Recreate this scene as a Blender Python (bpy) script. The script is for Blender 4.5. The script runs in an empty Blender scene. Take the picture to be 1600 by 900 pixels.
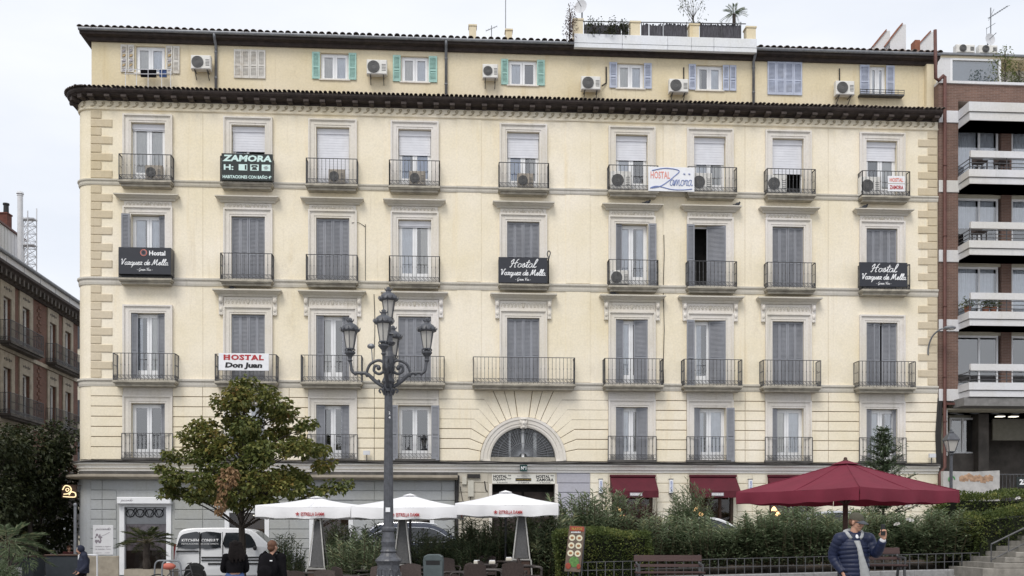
import bpy, bmesh, math, random
from math import sin, cos, pi, radians, sqrt, atan2, tan
from mathutils import Vector, Matrix

# ------------------------------------------------------------------ camera, sky, sun, exposure
SC = bpy.context.scene
COL = SC.collection
FPX, HOR, CAMZ = 1600.0, 835.0, 1.6          # focal length in photo pixels, horizon row, eye height
cam_d = bpy.data.cameras.new('camera')
cam = bpy.data.objects.new('camera', cam_d)
COL.objects.link(cam)
cam.location = (0, 0, CAMZ)
cam.rotation_euler = (radians(90), 0, 0)
cam_d.sensor_width = 36.0
cam_d.lens = 36.0
cam_d.shift_y = (HOR - 450.0) / 1600.0
cam_d.clip_end = 3000
SC.camera = cam

SUN_EL, SUN_AZ = radians(52), radians(200)   # soft light from behind the camera, high up
world = bpy.data.worlds.new('World')
SC.world = world
world.use_nodes = True
wn = world.node_tree
wn.nodes.clear()
w_out = wn.nodes.new('ShaderNodeOutputWorld')
w_bg = wn.nodes.new('ShaderNodeBackground')
w_sky = wn.nodes.new('ShaderNodeTexSky')
w_sky.sky_type = 'NISHITA'
w_sky.sun_disc = False
w_sky.sun_elevation = SUN_EL
w_sky.sun_rotation = SUN_AZ
w_sky.air_density = 1.0
w_sky.dust_density = 3.0
w_sky.ozone_density = 1.0
# closed cloud cover over the blue sky: a thin uneven grey-white veil
w_tc = wn.nodes.new('ShaderNodeTexCoord')
w_map = wn.nodes.new('ShaderNodeMapping')
w_map.inputs['Scale'].default_value = (1.0, 1.0, 3.0)
w_noise = wn.nodes.new('ShaderNodeTexNoise')
w_noise.inputs['Scale'].default_value = 2.2
w_noise.inputs['Detail'].default_value = 6
w_noise.inputs['Roughness'].default_value = 0.5
w_ramp = wn.nodes.new('ShaderNodeValToRGB')
w_ramp.color_ramp.elements[0].position = 0.38
w_ramp.color_ramp.elements[0].color = (7.2, 7.55, 8.2, 1)
w_ramp.color_ramp.elements[1].position = 0.62
w_ramp.color_ramp.elements[1].color = (8.5, 8.65, 8.95, 1)
w_mix = wn.nodes.new('ShaderNodeMix')
w_mix.data_type = 'RGBA'
w_mix.inputs[0].default_value = 0.9
wn.links.new(w_tc.outputs['Generated'], w_map.inputs['Vector'])
wn.links.new(w_map.outputs['Vector'], w_noise.inputs['Vector'])
wn.links.new(w_noise.outputs['Fac'], w_ramp.inputs['Fac'])
wn.links.new(w_sky.outputs['Color'], w_mix.inputs[6])
wn.links.new(w_ramp.outputs['Color'], w_mix.inputs[7])
wn.links.new(w_mix.outputs[2], w_bg.inputs['Color'])
w_bg.inputs['Strength'].default_value = 0.1
wn.links.new(w_bg.outputs['Background'], w_out.inputs['Surface'])

sun_d = bpy.data.lights.new('sun', 'SUN')
sun_d.energy = 1.5
sun_d.angle = radians(25)
sun_d.color = (1.0, 0.955, 0.885)
sun = bpy.data.objects.new('sun', sun_d)
COL.objects.link(sun)
_sd = Vector((sin(SUN_AZ) * cos(SUN_EL), cos(SUN_AZ) * cos(SUN_EL), sin(SUN_EL)))   # towards the sun
sun.rotation_euler = _sd.to_track_quat('Z', 'Y').to_euler()
sun.location = (0, -20, 60)

SC.view_settings.view_transform = 'Standard'
SC.view_settings.look = 'None'
SC.view_settings.gamma = 1.0
SC.view_settings.use_curve_mapping = False
SC.view_settings.exposure = 0.34
# ------------------------------------------------------------------ helpers
R = random.Random(7)
TH = math.atan(0.0624)                        # the facade recedes a little to the right
D0 = 40.0
CT, ST = cos(TH), sin(TH)

def fu(px, d=0.0):
    """photo column -> metres along the facade, on a plane d metres in front of it"""
    k = (px - 800.0) / FPX
    return (k * (D0 - d * CT) - d * ST) / (CT - k * ST)
def fz(px, py, d=0.0):
    u = fu(px, d)
    return CAMZ + (HOR - py) * (D0 + u * ST - d * CT) / FPX
def FW(u, d, z):
    """facade frame -> world"""
    return Vector((u * CT + d * ST, D0 + u * ST - d * CT, z))
def px_at(px, py, Y):
    """point on the photo ray at depth Y"""
    return Vector(((px - 800.0) / FPX * Y, Y, CAMZ + (HOR - py) * Y / FPX))
def gz(x, y):
    """the square rises to the right and a little towards the houses"""
    return 0.046 * max(-40, min(40, x)) + 0.04 * max(0.0, min(14.0, y - 24.0))

class MB:
    def __init__(s):
        s.v = []; s.f = []; s.m = []
    def add(s, vs, fs, m=0):
        o = len(s.v)
        s.v.extend([tuple(p) for p in vs])
        for f in fs:
            s.f.append([i + o for i in f]); s.m.append(m)
    def box(s, x0, x1, y0, y1, z0, z1, m=0):
        s.add([(x0,y0,z0),(x1,y0,z0),(x1,y1,z0),(x0,y1,z0),(x0,y0,z1),(x1,y0,z1),(x1,y1,z1),(x0,y1,z1)],
              [(0,3,2,1),(4,5,6,7),(0,1,5,4),(1,2,6,5),(2,3,7,6),(3,0,4,7)], m)
        return s
    def bbox(s, x0, x1, y0, y1, z0, z1, b=0.01, m=0):
        """box with its front (low y) edges bevelled"""
        s.add([(x0,y0+b,z0),(x1,y0+b,z0),(x1,y1,z0),(x0,y1,z0),(x0,y0+b,z1),(x1,y0+b,z1),(x1,y1,z1),(x0,y1,z1),
               (x0+b,y0,z0+b),(x1-b,y0,z0+b),(x1-b,y0,z1-b),(x0+b,y0,z1-b)],
              [(0,3,2,1),(4,5,6,7),(1,2,6,5),(2,3,7,6),(3,0,4,7),(8,9,10,11),(0,1,9,8),(1,5,10,9),(5,4,11,10),(4,0,8,11)], m)
        return s
    def obox(s, c, ax, ay, az, m=0):
        """box by centre and three half-axis vectors"""
        c, ax, ay, az = Vector(c), Vector(ax), Vector(ay), Vector(az)
        p = [c + i*ax + j*ay + k*az for k in (-1,1) for (i,j) in ((-1,-1),(1,-1),(1,1),(-1,1))]
        s.add(p, [(0,3,2,1),(4,5,6,7),(0,1,5,4),(1,2,6,5),(2,3,7,6),(3,0,4,7)], m)
        return s
    def bar(s, a, b, w, h=None, m=0, up=(0,0,1)):
        a, b = Vector(a), Vector(b); h = h or w
        d = b - a; L = d.length
        if L < 1e-6: return s
        d.normalize(); upv = Vector(up)
        if abs(d.dot(upv)) > 0.95: upv = Vector((1,0,0))
        x = d.cross(upv).normalized(); z = x.cross(d)
        return s.obox((a+b)/2, d*L/2, x*w/2, z*h/2, m)
    def prism(s, poly, y0, y1, m=0, flip=False):
        """polygon in x,z pushed along y (counter-clockwise seen from -y)"""
        n = len(poly)
        vs = [(p[0], y0, p[1]) for p in poly] + [(p[0], y1, p[1]) for p in poly]
        fs = [tuple(range(n)), tuple(range(2*n-1, n-1, -1))] + [(i, i+n, (i+1)%n+n, (i+1)%n) for i in range(n)]
        s.add(vs, fs, m); return s
    def tube(s, pts, r, n=6, m=0, cap=True, closed=False):
        pts = [Vector(p) for p in pts]; k = len(pts)
        rr = r if isinstance(r, (list, tuple)) else [r]*k
        tang = []
        for i in range(k):
            a = pts[(i-1) % k] if (closed or i > 0) else pts[i]
            b = pts[(i+1) % k] if (closed or i < k-1) else pts[i]
            t = b - a
            tang.append(t.normalized() if t.length > 1e-9 else Vector((0,0,1)))
        ref = Vector((0,0,1)) if abs(tang[0].z) < 0.9 else Vector((1,0,0))
        nx = tang[0].cross(ref).normalized()
        o = len(s.v)
        for i in range(k):
            t = tang[i]
            nx = nx - t * nx.dot(t)
            nx = nx.normalized() if nx.length > 1e-6 else t.orthogonal().normalized()
            ny = t.cross(nx)
            r1 = rr[i] if not isinstance(rr[i], (tuple, list)) else None
            for j in range(n):
                a = 2*pi*j/n
                if r1 is None: q = pts[i] + nx*cos(a)*rr[i][0] + ny*sin(a)*rr[i][1]
                else: q = pts[i] + (nx*cos(a) + ny*sin(a))*r1
                s.v.append(tuple(q))
        for i in range(k if closed else k-1):
            i2 = (i+1) % k
            for j in range(n):
                s.f.append([o+i*n+j, o+i*n+(j+1)%n, o+i2*n+(j+1)%n, o+i2*n+j]); s.m.append(m)
        if cap and not closed:
            s.f.append([o+j for j in range(n)][::-1]); s.m.append(m)
            s.f.append([o+(k-1)*n+j for j in range(n)]); s.m.append(m)
        return s
    def lathe(s, prof, n=16, c=(0,0,0), m=0, cap=True, sq=None):
        """(r,z) profile turned round the z axis"""
        o = len(s.v); k = len(prof)
        for (r, z) in prof:
            for j in range(n):
                a = 2*pi*(j+0.5)/n
                s.v.append((c[0]+r*cos(a), c[1]+r*sin(a), c[2]+z))
        for i in range(k-1):
            for j in range(n):
                s.f.append([o+i*n+j, o+i*n+(j+1)%n, o+(i+1)*n+(j+1)%n, o+(i+1)*n+j]); s.m.append(m)
        if cap:
            s.f.append([o+j for j in range(n)][::-1]); s.m.append(m)
            s.f.append([o+(k-1)*n+j for j in range(n)]); s.m.append(m)
        return s
    def ell(s, c, r, nu=12, nv=8, m=0, rot=None):
        o = len(s.v); c = Vector(c)
        def put(p):
            p = Vector(p)
            if rot is not None: p = rot @ p
            s.v.append(tuple(c + p))
        put((0,0,-r[2]))
        for i in range(1, nv):
            t = -pi/2 + pi*i/nv
            for j in range(nu):
                a = 2*pi*j/nu
                put((r[0]*cos(t)*cos(a), r[1]*cos(t)*sin(a), r[2]*sin(t)))
        put((0,0,r[2]))
        top = len(s.v)-1
        for j in range(nu):
            s.f.append([o, o+1+(j+1)%nu, o+1+j]); s.m.append(m)
            s.f.append([top, top-nu+j, top-nu+(j+1)%nu]); s.m.append(m)
        for i in range(nv-2):
            for j in range(nu):
                a = o+1+i*nu
                s.f.append([a+j, a+(j+1)%nu, a+nu+(j+1)%nu, a+nu+j]); s.m.append(m)
        return s
    def sweep(s, prof, path, m=0, closed_prof=True, caps=True):
        """profile (out, z) carried along a plan path of (x, y, nx, ny)"""
        o = len(s.v); n = len(prof); k = len(path)
        for (x, y, nx, ny) in path:
            for (d, z) in prof: s.v.append((x+nx*d, y+ny*d, z))
        for i in range(k-1):
            for j in range(n if closed_prof else n-1):
                s.f.append([o+i*n+j, o+(i+1)*n+j, o+(i+1)*n+(j+1)%n, o+i*n+(j+1)%n]); s.m.append(m)
        if caps and closed_prof:
            s.f.append([o+j for j in range(n)]); s.m.append(m)
            s.f.append([o+(k-1)*n+j for j in range(n)][::-1]); s.m.append(m)
        return s
    def mesh(s, name, mats, smooth=False, fixn=True):
        me = bpy.data.meshes.new(name)
        me.from_pydata(s.v, [], s.f)
        if not isinstance(mats, (list, tuple)): mats = [mats]
        for mm in mats: me.materials.append(M[mm] if isinstance(mm, str) else mm)
        if len(mats) > 1: me.polygons.foreach_set('material_index', s.m)
        if fixn:
            bm = bmesh.new(); bm.from_mesh(me)
            bmesh.ops.recalc_face_normals(bm, faces=bm.faces)
            bm.to_mesh(me); bm.free()
        if smooth:
            me.polygons.foreach_set('use_smooth', [True]*len(me.polygons))
        me.update()
        return me
    def build(s, name, mats, parent=None, loc=(0,0,0), rz=0.0, smooth=False, fixn=True):
        return link(name, s.mesh(name, mats, smooth, fixn), parent, loc, rz)

def link(name, data, parent=None, loc=(0,0,0), rz=0.0, scale=None):
    o = bpy.data.objects.new(name, data)
    COL.objects.link(o)
    o.location = loc
    if rz: o.rotation_euler = (0, 0, rz)
    if scale: o.scale = scale
    if parent is not None: o.parent = parent
    return o
def tag(o, label=None, cat=None, group=None, kind=None):
    if label: o['label'] = label
    if cat: o['category'] = cat
    if group: o['group'] = group
    if kind: o['kind'] = kind
    return o
def thing(name, label, cat, loc=(0,0,0), rz=0.0, group=None):
    return tag(link(name, None, None, loc, rz), label, cat, group)
KIDS = {}
def copy_tree(o, parent=None):
    c = o.copy(); COL.objects.link(c)
    c.parent = parent
    for ch in list(o.children): copy_tree(ch, c)
    return c
def baked(ob):
    """mesh of an object with its modifiers applied"""
    dg = bpy.context.evaluated_depsgraph_get()
    me = bpy.data.meshes.new_from_object(ob.evaluated_get(dg))
    return me
def remesh(mb, name, mats, voxel=0.012, smooth_it=3, parent=None, loc=(0,0,0), rz=0.0):
    """overlapping volumes grown together into one continuous skin"""
    ob = mb.build('tmp', mats)
    r = ob.modifiers.new('r', 'REMESH'); r.mode = 'VOXEL'; r.voxel_size = voxel; r.use_smooth_shade = True
    if smooth_it:
        sm = ob.modifiers.new('s', 'SMOOTH'); sm.factor = 0.5; sm.iterations = smooth_it
    me = baked(ob); me.name = name
    old = ob.data
    bpy.data.objects.remove(ob); bpy.data.meshes.remove(old)
    me.materials.clear()
    me.materials.append(M[mats] if isinstance(mats, str) else mats)
    me.polygons.foreach_set('use_smooth', [True]*len(me.polygons))
    return link(name, me, parent, loc, rz)

def smooth_path(pts, k=6, closed=False):
    """Catmull-Rom through the points"""
    P = [Vector(p) for p in pts]; n = len(P); out = []
    for i in range(n if closed else n-1):
        p0 = P[(i-1) % n] if (closed or i > 0) else P[0]
        p1, p2 = P[i], P[(i+1) % n]
        p3 = P[(i+2) % n] if (closed or i+2 < n) else P[-1]
        for j in range(k):
            t = j/k
            out.append(0.5*((2*p1) + (p2-p0)*t + (2*p0-5*p1+4*p2-p3)*t*t + (3*p1-p0-3*p2+p3)*t**3))
    if not closed: out.append(P[-1])
    return out

# ------------------------------------------------------------------ lettering
def text_mesh(s, height, width=None, shear=0.0, bold=0.0, depth=0.004, spacing=1.0, mat='ink_white'):
    cu = bpy.data.curves.new('lettering', 'FONT')
    cu.body = s; cu.size = 1.0; cu.shear = shear; cu.offset = bold; cu.space_character = spacing
    cu.align_x = 'LEFT'; cu.resolution_u = 2; cu.extrude = 0.5
    ob = bpy.data.objects.new('lettering', cu); COL.objects.link(ob)
    me = bpy.data.meshes.new_from_object(ob)
    bpy.data.objects.remove(ob); bpy.data.curves.remove(cu)
    xs = [v.co.x for v in me.vertices]; ys = [v.co.y for v in me.vertices]
    x0, x1, y0, y1 = min(xs), max(xs), min(ys), max(ys)
    sy = height/(y1-y0); sx = (width/(x1-x0)) if width else sy
    for v in me.vertices:
        x, y, z = v.co
        v.co = ((x-(x0+x1)/2)*sx, -z*depth, (y-(y0+y1)/2)*sy)
    me.materials.clear(); me.materials.append(M[mat])
    me.update()
    return me
def text(s, parent, loc, height, width=None, mat='ink_white', name='lettering', rz=0.0, **kw):
    me = text_mesh(s, height, width, mat=mat, **kw)
    return link(name, me, parent, loc, rz)

# running hand for the brush-script signs: strokes on a unit body (x-height 0.5)
SCRIPT = {
 'a': (.50, [[(.42,.42),(.28,.5),(.1,.38),(.05,.15),(.18,.0),(.34,.12),(.44,.48),(.4,.15),(.5,.0),(.6,.1)]]),
 'd': (.52, [[(.42,.42),(.28,.5),(.1,.38),(.05,.15),(.18,.0),(.34,.12),(.46,.5),(.58,1.0),(.46,.3),(.46,.05),(.56,.02),(.64,.12)]]),
 'e': (.44, [[(.0,.1),(.2,.2),(.38,.38),(.3,.52),(.14,.4),(.1,.15),(.22,.0),(.36,.04),(.5,.16)]]),
 'l': (.34, [[(.0,.1),(.25,.5),(.42,.95),(.34,1.08),(.22,.8),(.14,.3),(.18,.02),(.3,.02),(.42,.14)]]),
 'o': (.46, [[(.32,.48),(.14,.44),(.05,.18),(.16,.0),(.34,.08),(.4,.34),(.32,.48),(.4,.4),(.54,.44)]]),
 'q': (.52, [[(.42,.42),(.28,.5),(.1,.38),(.05,.15),(.18,.0),(.34,.12),(.46,.48),(.36,-.1),(.26,-.5),(.34,-.3),(.58,.1)]]),
 'r': (.40, [[(.02,.1),(.16,.5),(.2,.42),(.36,.48),(.28,.2),(.3,.02),(.46,.12)]]),
 's': (.38, [[(.0,.06),(.16,.3),(.26,.55),(.32,.3),(.26,.02),(.08,.04),(.24,.02),(.44,.14)]]),
 't': (.34, [[(.02,.1),(.22,.5),(.34,.95),(.22,.45),(.16,.06),(.28,.0),(.4,.14)],[(.06,.62),(.5,.68)]]),
 'u': (.54, [[(.02,.1),(.14,.5),(.08,.16),(.16,.0),(.32,.14),(.44,.5),(.4,.14),(.48,.0),(.6,.12)]]),
 'z': (.46, [[(.04,.42),(.2,.5),(.4,.46),(.2,.2),(.04,.02),(.24,.08),(.5,.02)]]),
 'm': (.78, [[(.0,.05),(.12,.5),(.1,.0),(.24,.42),(.36,.48),(.34,.0),(.5,.42),(.62,.48),(.6,.1),(.68,.0),(.82,.14)]]),
 'n': (.56, [[(.0,.05),(.12,.5),(.1,.0),(.26,.42),(.4,.48),(.38,.1),(.46,.0),(.6,.14)]]),
 'i': (.28, [[(.02,.1),(.16,.5),(.1,.12),(.2,.0),(.32,.12)],[(.22,.7),(.24,.74)]]),
 'c': (.42, [[(.38,.42),(.24,.5),(.08,.34),(.06,.12),(.2,.0),(.46,.14)]]),
 'p': (.52, [[(.06,.2),(.16,.5),(.0,-.5),(.12,.3),(.3,.5),(.42,.34),(.3,.04),(.14,.06),(.3,.02),(.54,.12)]]),
 'H': (.86, [[(.1,.62),(.2,.86),(.38,1.0),(.3,.5),(.14,.0),(.02,.06)],[(.9,1.05),(.74,.9),(.6,.4),(.56,.0),(.72,.06)],[(.12,.44),(.4,.5),(.86,.62)]]),
 'V': (.66, [[(.0,.86),(.14,1.0),(.2,.7),(.24,.02),(.4,.4),(.62,1.02),(.78,.98)]]),
 'M': (1.06, [[(.0,.1),(.1,.0),(.26,.5),(.4,1.0),(.42,.4),(.44,.1),(.62,.6),(.84,1.02),(.8,.4),(.86,.0),(1.04,.14)]]),
 'G': (.74, [[(.62,.9),(.42,1.0),(.14,.7),(.06,.3),(.24,.0),(.5,.2),(.56,.44),(.5,-.1),(.3,-.3),(.2,-.1),(.74,.2)]]),
 'D': (.78, [[(.2,.95),(.14,.4),(.1,.02),(.34,.0),(.64,.3),(.6,.8),(.3,1.02),(.04,.9)]]),
 'J': (.6, [[(.7,1.0),(.4,1.0),(.16,.86)],[(.5,1.0),(.4,.3),(.24,-.1),(.04,.0),(.2,.16)]]),
 'Z': (.8, [[(.1,.86),(.4,.98),(.78,.94),(.4,.5),(.02,.02),(.4,.06),(.86,-.04)]]),
 '-': (.3, [[(.02,.3),(.24,.3)]]), '.': (.2, [[(.02,.02),(.06,.04)]]), ' ': (.3, []),
}
def script_mesh(s, width, height, thick, mat, lean=0.18):
    """height = cap height in metres; strokes as flat-ish round ribbons"""
    runs = []; x = 0.0
    for ch in s:
        adv, strokes = SCRIPT[ch]
        for st in strokes: runs.append([(x+a+lean*b, b) for a, b in st])
        x += adv
    sx = width/x
    mb = MB()
    for st in runs:
        p = smooth_path([((a*sx)-width/2, 0, b*height) for a, b in st], 4)
        mb.tube(p, thick, 5)
    me = mb.mesh('lettering', mat, True)
    return me
# ------------------------------------------------------------------ materials (all procedural)
M = {}
def srgb(r, g, b):
    f = lambda c: (c/255/12.92) if c/255 <= 0.04045 else ((c/255+0.055)/1.055)**2.4
    return (f(r), f(g), f(b), 1.0)
def new_mat(name):
    m = bpy.data.materials.new(name); m.use_nodes = True
    nt = m.node_tree
    return m, nt, nt.nodes['Principled BSDF']
def N(nt, t, **kw):
    n = nt.nodes.new(t)
    for k, v in kw.items():
        if k in n.inputs: n.inputs[k].default_value = v
        else: setattr(n, k, v)
    return n
def plain(name, col, rough=0.6, var=0.12, scale=6.0, bump=0.0, bscale=None, metal=0.0, spec=0.4, stretch=(1,1,1), dirt=0.0, dirtcol=(0.05,0.045,0.04,1)):
    """base colour broken up by two noises, fine relief, optional dirt patches"""
    m, nt, b = new_mat(name)
    tc = N(nt, 'ShaderNodeTexCoord'); mp = N(nt, 'ShaderNodeMapping'); mp.inputs['Scale'].default_value = stretch
    geo = N(nt, 'ShaderNodeNewGeometry')
    nt.links.new(geo.outputs['Position'], mp.inputs['Vector'])
    n1 = N(nt, 'ShaderNodeTexNoise', Scale=scale, Detail=5.0, Roughness=0.6)
    nt.links.new(mp.outputs['Vector'], n1.inputs['Vector'])
    mr = N(nt, 'ShaderNodeMapRange'); mr.inputs['From Min'].default_value = 0.3; mr.inputs['From Max'].default_value = 0.7
    mr.inputs['To Min'].default_value = 1-var; mr.inputs['To Max'].default_value = 1+var
    nt.links.new(n1.outputs['Fac'], mr.inputs['Value'])
    mul = N(nt, 'ShaderNodeMix', data_type='RGBA', blend_type='MULTIPLY'); mul.inputs[0].default_value = 1.0
    mul.inputs[6].default_value = col
    cmb = N(nt, 'ShaderNodeCombineColor')
    for i in range(3): nt.links.new(mr.outputs['Result'], cmb.inputs[i])
    nt.links.new(cmb.outputs['Color'], mul.inputs[7])
    last = mul.outputs[2]
    if dirt > 0:
        n2 = N(nt, 'ShaderNodeTexNoise', Scale=scale*0.45, Detail=8.0, Roughness=0.7)
        nt.links.new(mp.outputs['Vector'], n2.inputs['Vector'])
        r2 = N(nt, 'ShaderNodeMapRange'); r2.inputs['From Min'].default_value = 0.5; r2.inputs['From Max'].default_value = 0.75
        r2.inputs['To Max'].default_value = dirt
        nt.links.new(n2.outputs['Fac'], r2.inputs['Value'])
        mx = N(nt, 'ShaderNodeMix', data_type='RGBA'); mx.inputs[7].default_value = dirtcol
        nt.links.new(r2.outputs['Result'], mx.inputs[0]); nt.links.new(last, mx.inputs[6]); last = mx.outputs[2]
    nt.links.new(last, b.inputs['Base Color'])
    b.inputs['Roughness'].default_value = rough; b.inputs['Metallic'].default_value = metal
    b.inputs['Specular IOR Level'].default_value = spec
    if bump > 0:
        nb = N(nt, 'ShaderNodeTexNoise', Scale=bscale or scale*6, Detail=4.0)
        nt.links.new(mp.outputs['Vector'], nb.inputs['Vector'])
        bp = N(nt, 'ShaderNodeBump', Strength=bump, Distance=0.02)
        nt.links.new(nb.outputs['Fac'], bp.inputs['Height']); nt.links.new(bp.outputs['Normal'], b.inputs['Normal'])
    M[name] = m
    return m, nt, b
def stucco(name, col, stain=(0.42,0.30,0.16,1), amount=0.5):
    """painted render: broad fading, rain streaks in ochre and grey, fine grain"""
    m, nt, b = new_mat(name)
    geo = N(nt, 'ShaderNodeNewGeometry')
    def noise(sc, det, rough, stretch):
        mp = N(nt, 'ShaderNodeMapping'); mp.inputs['Scale'].default_value = stretch
        nt.links.new(geo.outputs['Position'], mp.inputs['Vector'])
        n = N(nt, 'ShaderNodeTexNoise', Scale=sc, Detail=det, Roughness=rough)
        nt.links.new(mp.outputs['Vector'], n.inputs['Vector'])
        return n.outputs['Fac']
    def rng(v, a, c, lo, hi):
        r = N(nt, 'ShaderNodeMapRange'); r.inputs['From Min'].default_value = a; r.inputs['From Max'].default_value = c
        r.inputs['To Min'].default_value = lo; r.inputs['To Max'].default_value = hi
        nt.links.new(v, r.inputs['Value']); return r.outputs['Result']
    broad = rng(noise(0.35, 6, 0.6, (1,1,1)), 0.3, 0.7, 0.0, 1.0)
    mx = N(nt, 'ShaderNodeMix', data_type='RGBA'); nt.links.new(broad, mx.inputs[0])
    mx.inputs[6].default_value = (col[0]*0.94, col[1]*0.92, col[2]*0.86, 1); mx.inputs[7].default_value = (min(1,col[0]*1.05), min(1,col[1]*1.06), min(1,col[2]*1.13), 1)
    last = mx.outputs[2]
    streak = rng(noise(1.3, 6, 0.65, (1.6,1.6,0.16)), 0.56, 0.8, 0.0, amount)
    m2 = N(nt, 'ShaderNodeMix', data_type='RGBA'); nt.links.new(streak, m2.inputs[0]); nt.links.new(last, m2.inputs[6])
    m2.inputs[7].default_value = (col[0]*stain[0]*1.9, col[1]*stain[1]*2.3, col[2]*stain[2]*3.0, 1); last = m2.outputs[2]
    fine_st = rng(noise(1.0, 5, 0.6, (7,7,0.28)), 0.60, 0.80, 0.0, amount*0.7)
    m2b = N(nt, 'ShaderNodeMix', data_type='RGBA'); nt.links.new(fine_st, m2b.inputs[0]); nt.links.new(last, m2b.inputs[6])
    m2b.inputs[7].default_value = (col[0]*0.66, col[1]*0.60, col[2]*0.50, 1); last = m2b.outputs[2]
    grime = rng(noise(0.9, 8, 0.72, (1,1,0.55)), 0.6, 0.82, 0.0, amount*0.8)
    m3 = N(nt, 'ShaderNodeMix', data_type='RGBA'); nt.links.new(grime, m3.inputs[0]); nt.links.new(last, m3.inputs[6])
    m3.inputs[7].default_value = (col[0]*0.55, col[1]*0.50, col[2]*0.44, 1); last = m3.outputs[2]
    fine = rng(noise(14, 4, 0.6, (1,1,1)), 0.3, 0.7, 0.94, 1.06)
    cmb = N(nt, 'ShaderNodeCombineColor')
    for i in range(3): nt.links.new(fine, cmb.inputs[i])
    m4 = N(nt, 'ShaderNodeMix', data_type='RGBA', blend_type='MULTIPLY'); m4.inputs[0].default_value = 1.0
    nt.links.new(last, m4.inputs[6]); nt.links.new(cmb.outputs['Color'], m4.inputs[7])
    nt.links.new(m4.outputs[2], b.inputs['Base Color'])
    b.inputs['Roughness'].default_value = 0.85; b.inputs['Specular IOR Level'].default_value = 0.25
    nb = N(nt, 'ShaderNodeTexNoise', Scale=22.0, Detail=5.0); nt.links.new(geo.outputs['Position'], nb.inputs['Vector'])
    nb2 = N(nt, 'ShaderNodeTexNoise', Scale=1.6, Detail=3.0); nt.links.new(geo.outputs['Position'], nb2.inputs['Vector'])
    ad = N(nt, 'ShaderNodeMath', operation='ADD'); nt.links.new(nb.outputs['Fac'], ad.inputs[0]); nt.links.new(nb2.outputs['Fac'], ad.inputs[1])
    bp = N(nt, 'ShaderNodeBump', Strength=0.22, Distance=0.03); nt.links.new(ad.outputs[0], bp.inputs['Height'])
    nt.links.new(bp.outputs['Normal'], b.inputs['Normal'])
    M[name] = m
stucco('cream', (0.845, 0.772, 0.615), stain=(0.46,0.34,0.2,1), amount=0.5)
stucco('cornice_white', (0.80, 0.785, 0.745), stain=(0.36,0.32,0.26,1), amount=0.45)
stucco('ground_beige', (0.55, 0.515, 0.44), amount=0.4)
stucco('attic_cream', (0.72, 0.635, 0.455), amount=0.6)
stucco('ground_cream', (0.81, 0.76, 0.63), amount=0.4)
stucco('ground_grey', (0.40, 0.415, 0.415), stain=(0.4,0.36,0.3,1), amount=0.6)
stucco('lavender_grey', (0.42, 0.42, 0.46), stain=(0.4,0.36,0.3,1), amount=0.3)
stucco('trim_stone', (0.73, 0.695, 0.635), stain=(0.36,0.30,0.22,1), amount=0.75)
stucco('band_stone', (0.60, 0.57, 0.50), stain=(0.34,0.28,0.2,1), amount=0.8)
stucco('quoin_stone', (0.61, 0.53, 0.39), amount=0.35)
stucco('concrete_white', (0.66, 0.66, 0.66), stain=(0.36,0.32,0.26,1), amount=0.5)
stucco('parapet_white', (0.74, 0.76, 0.78), stain=(0.36,0.32,0.28,1), amount=0.3)
plain('groove', (0.20, 0.14, 0.08, 1), 0.95, 0.2)
plain('relief', (0.60, 0.56, 0.48, 1), 0.9, 0.15, bump=0.2)
plain('scroll_tan', (0.50, 0.435, 0.31, 1), 0.9, 0.15, bump=0.2)
plain('slab_stone', (0.40, 0.37, 0.31, 1), 0.9, 0.25, 4, bump=0.3, dirt=0.5)
plain('ledge_dark', (0.10, 0.095, 0.09, 1), 0.9, 0.3, 3, bump=0.3)
plain('eave_wood', (0.038, 0.028, 0.025, 1), 0.75, 0.4, 5)
plain('bracket_wood', (0.060, 0.047, 0.042, 1), 0.8, 0.3, 9)
plain('tile', (0.16, 0.13, 0.115, 1), 0.9, 0.45, 5, bump=0.4, dirt=0.5, dirtcol=(0.07,0.075,0.06,1))
plain('iron', (0.070, 0.071, 0.076, 1), 0.55, 0.3, 9, spec=0.5)
plain('lamp_iron', (0.066, 0.070, 0.082, 1), 0.42, 0.35, 12, bump=0.25, bscale=40, spec=0.6)
plain('zinc', (0.22, 0.23, 0.25, 1), 0.5, 0.2, 6, metal=0.4)
plain('pipe_red', (0.115, 0.05, 0.042, 1), 0.6, 0.2, 6)
plain('pvc_white', (0.80, 0.81, 0.83, 1), 0.4, 0.05, 3)
plain('blind_white', (0.70, 0.71, 0.76, 1), 0.5, 0.06, 3)
plain('shutter_grey', (0.255, 0.265, 0.295, 1), 0.6, 0.16, 2.5, stretch=(1,1,0.3), dirt=0.35, dirtcol=(0.33,0.325,0.33,1))
plain('shutter_turquoise', (0.34, 0.54, 0.49, 1), 0.6, 0.12, 4)
plain('shutter_blue', (0.45, 0.49, 0.60, 1), 0.6, 0.12, 4, dirt=0.3, dirtcol=(0.5,0.5,0.5,1))
plain('shutter_white', (0.62, 0.60, 0.56, 1), 0.7, 0.15, 5, dirt=0.6, dirtcol=(0.40,0.31,0.2,1))
plain('shutter_paint', (0.45, 0.33, 0.18, 1), 0.8, 0.3, 20)
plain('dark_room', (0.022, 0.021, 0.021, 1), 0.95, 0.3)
plain('curtain', (0.84, 0.87, 0.92, 1), 0.9, 0.08, 4)
plain('curtain_warm', (0.80, 0.77, 0.70, 1), 0.9, 0.08, 4)
plain('curtain_blue', (0.50, 0.60, 0.78, 1), 0.9, 0.08, 4)
plain('ac_white', (0.72, 0.71, 0.68, 1), 0.45, 0.08, 5, dirt=0.25, dirtcol=(0.35,0.31,0.25,1))
plain('ac_tan', (0.36, 0.32, 0.27, 1), 0.55, 0.15, 7)
plain('ac_grille', (0.12, 0.12, 0.12, 1), 0.6, 0.1)
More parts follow.
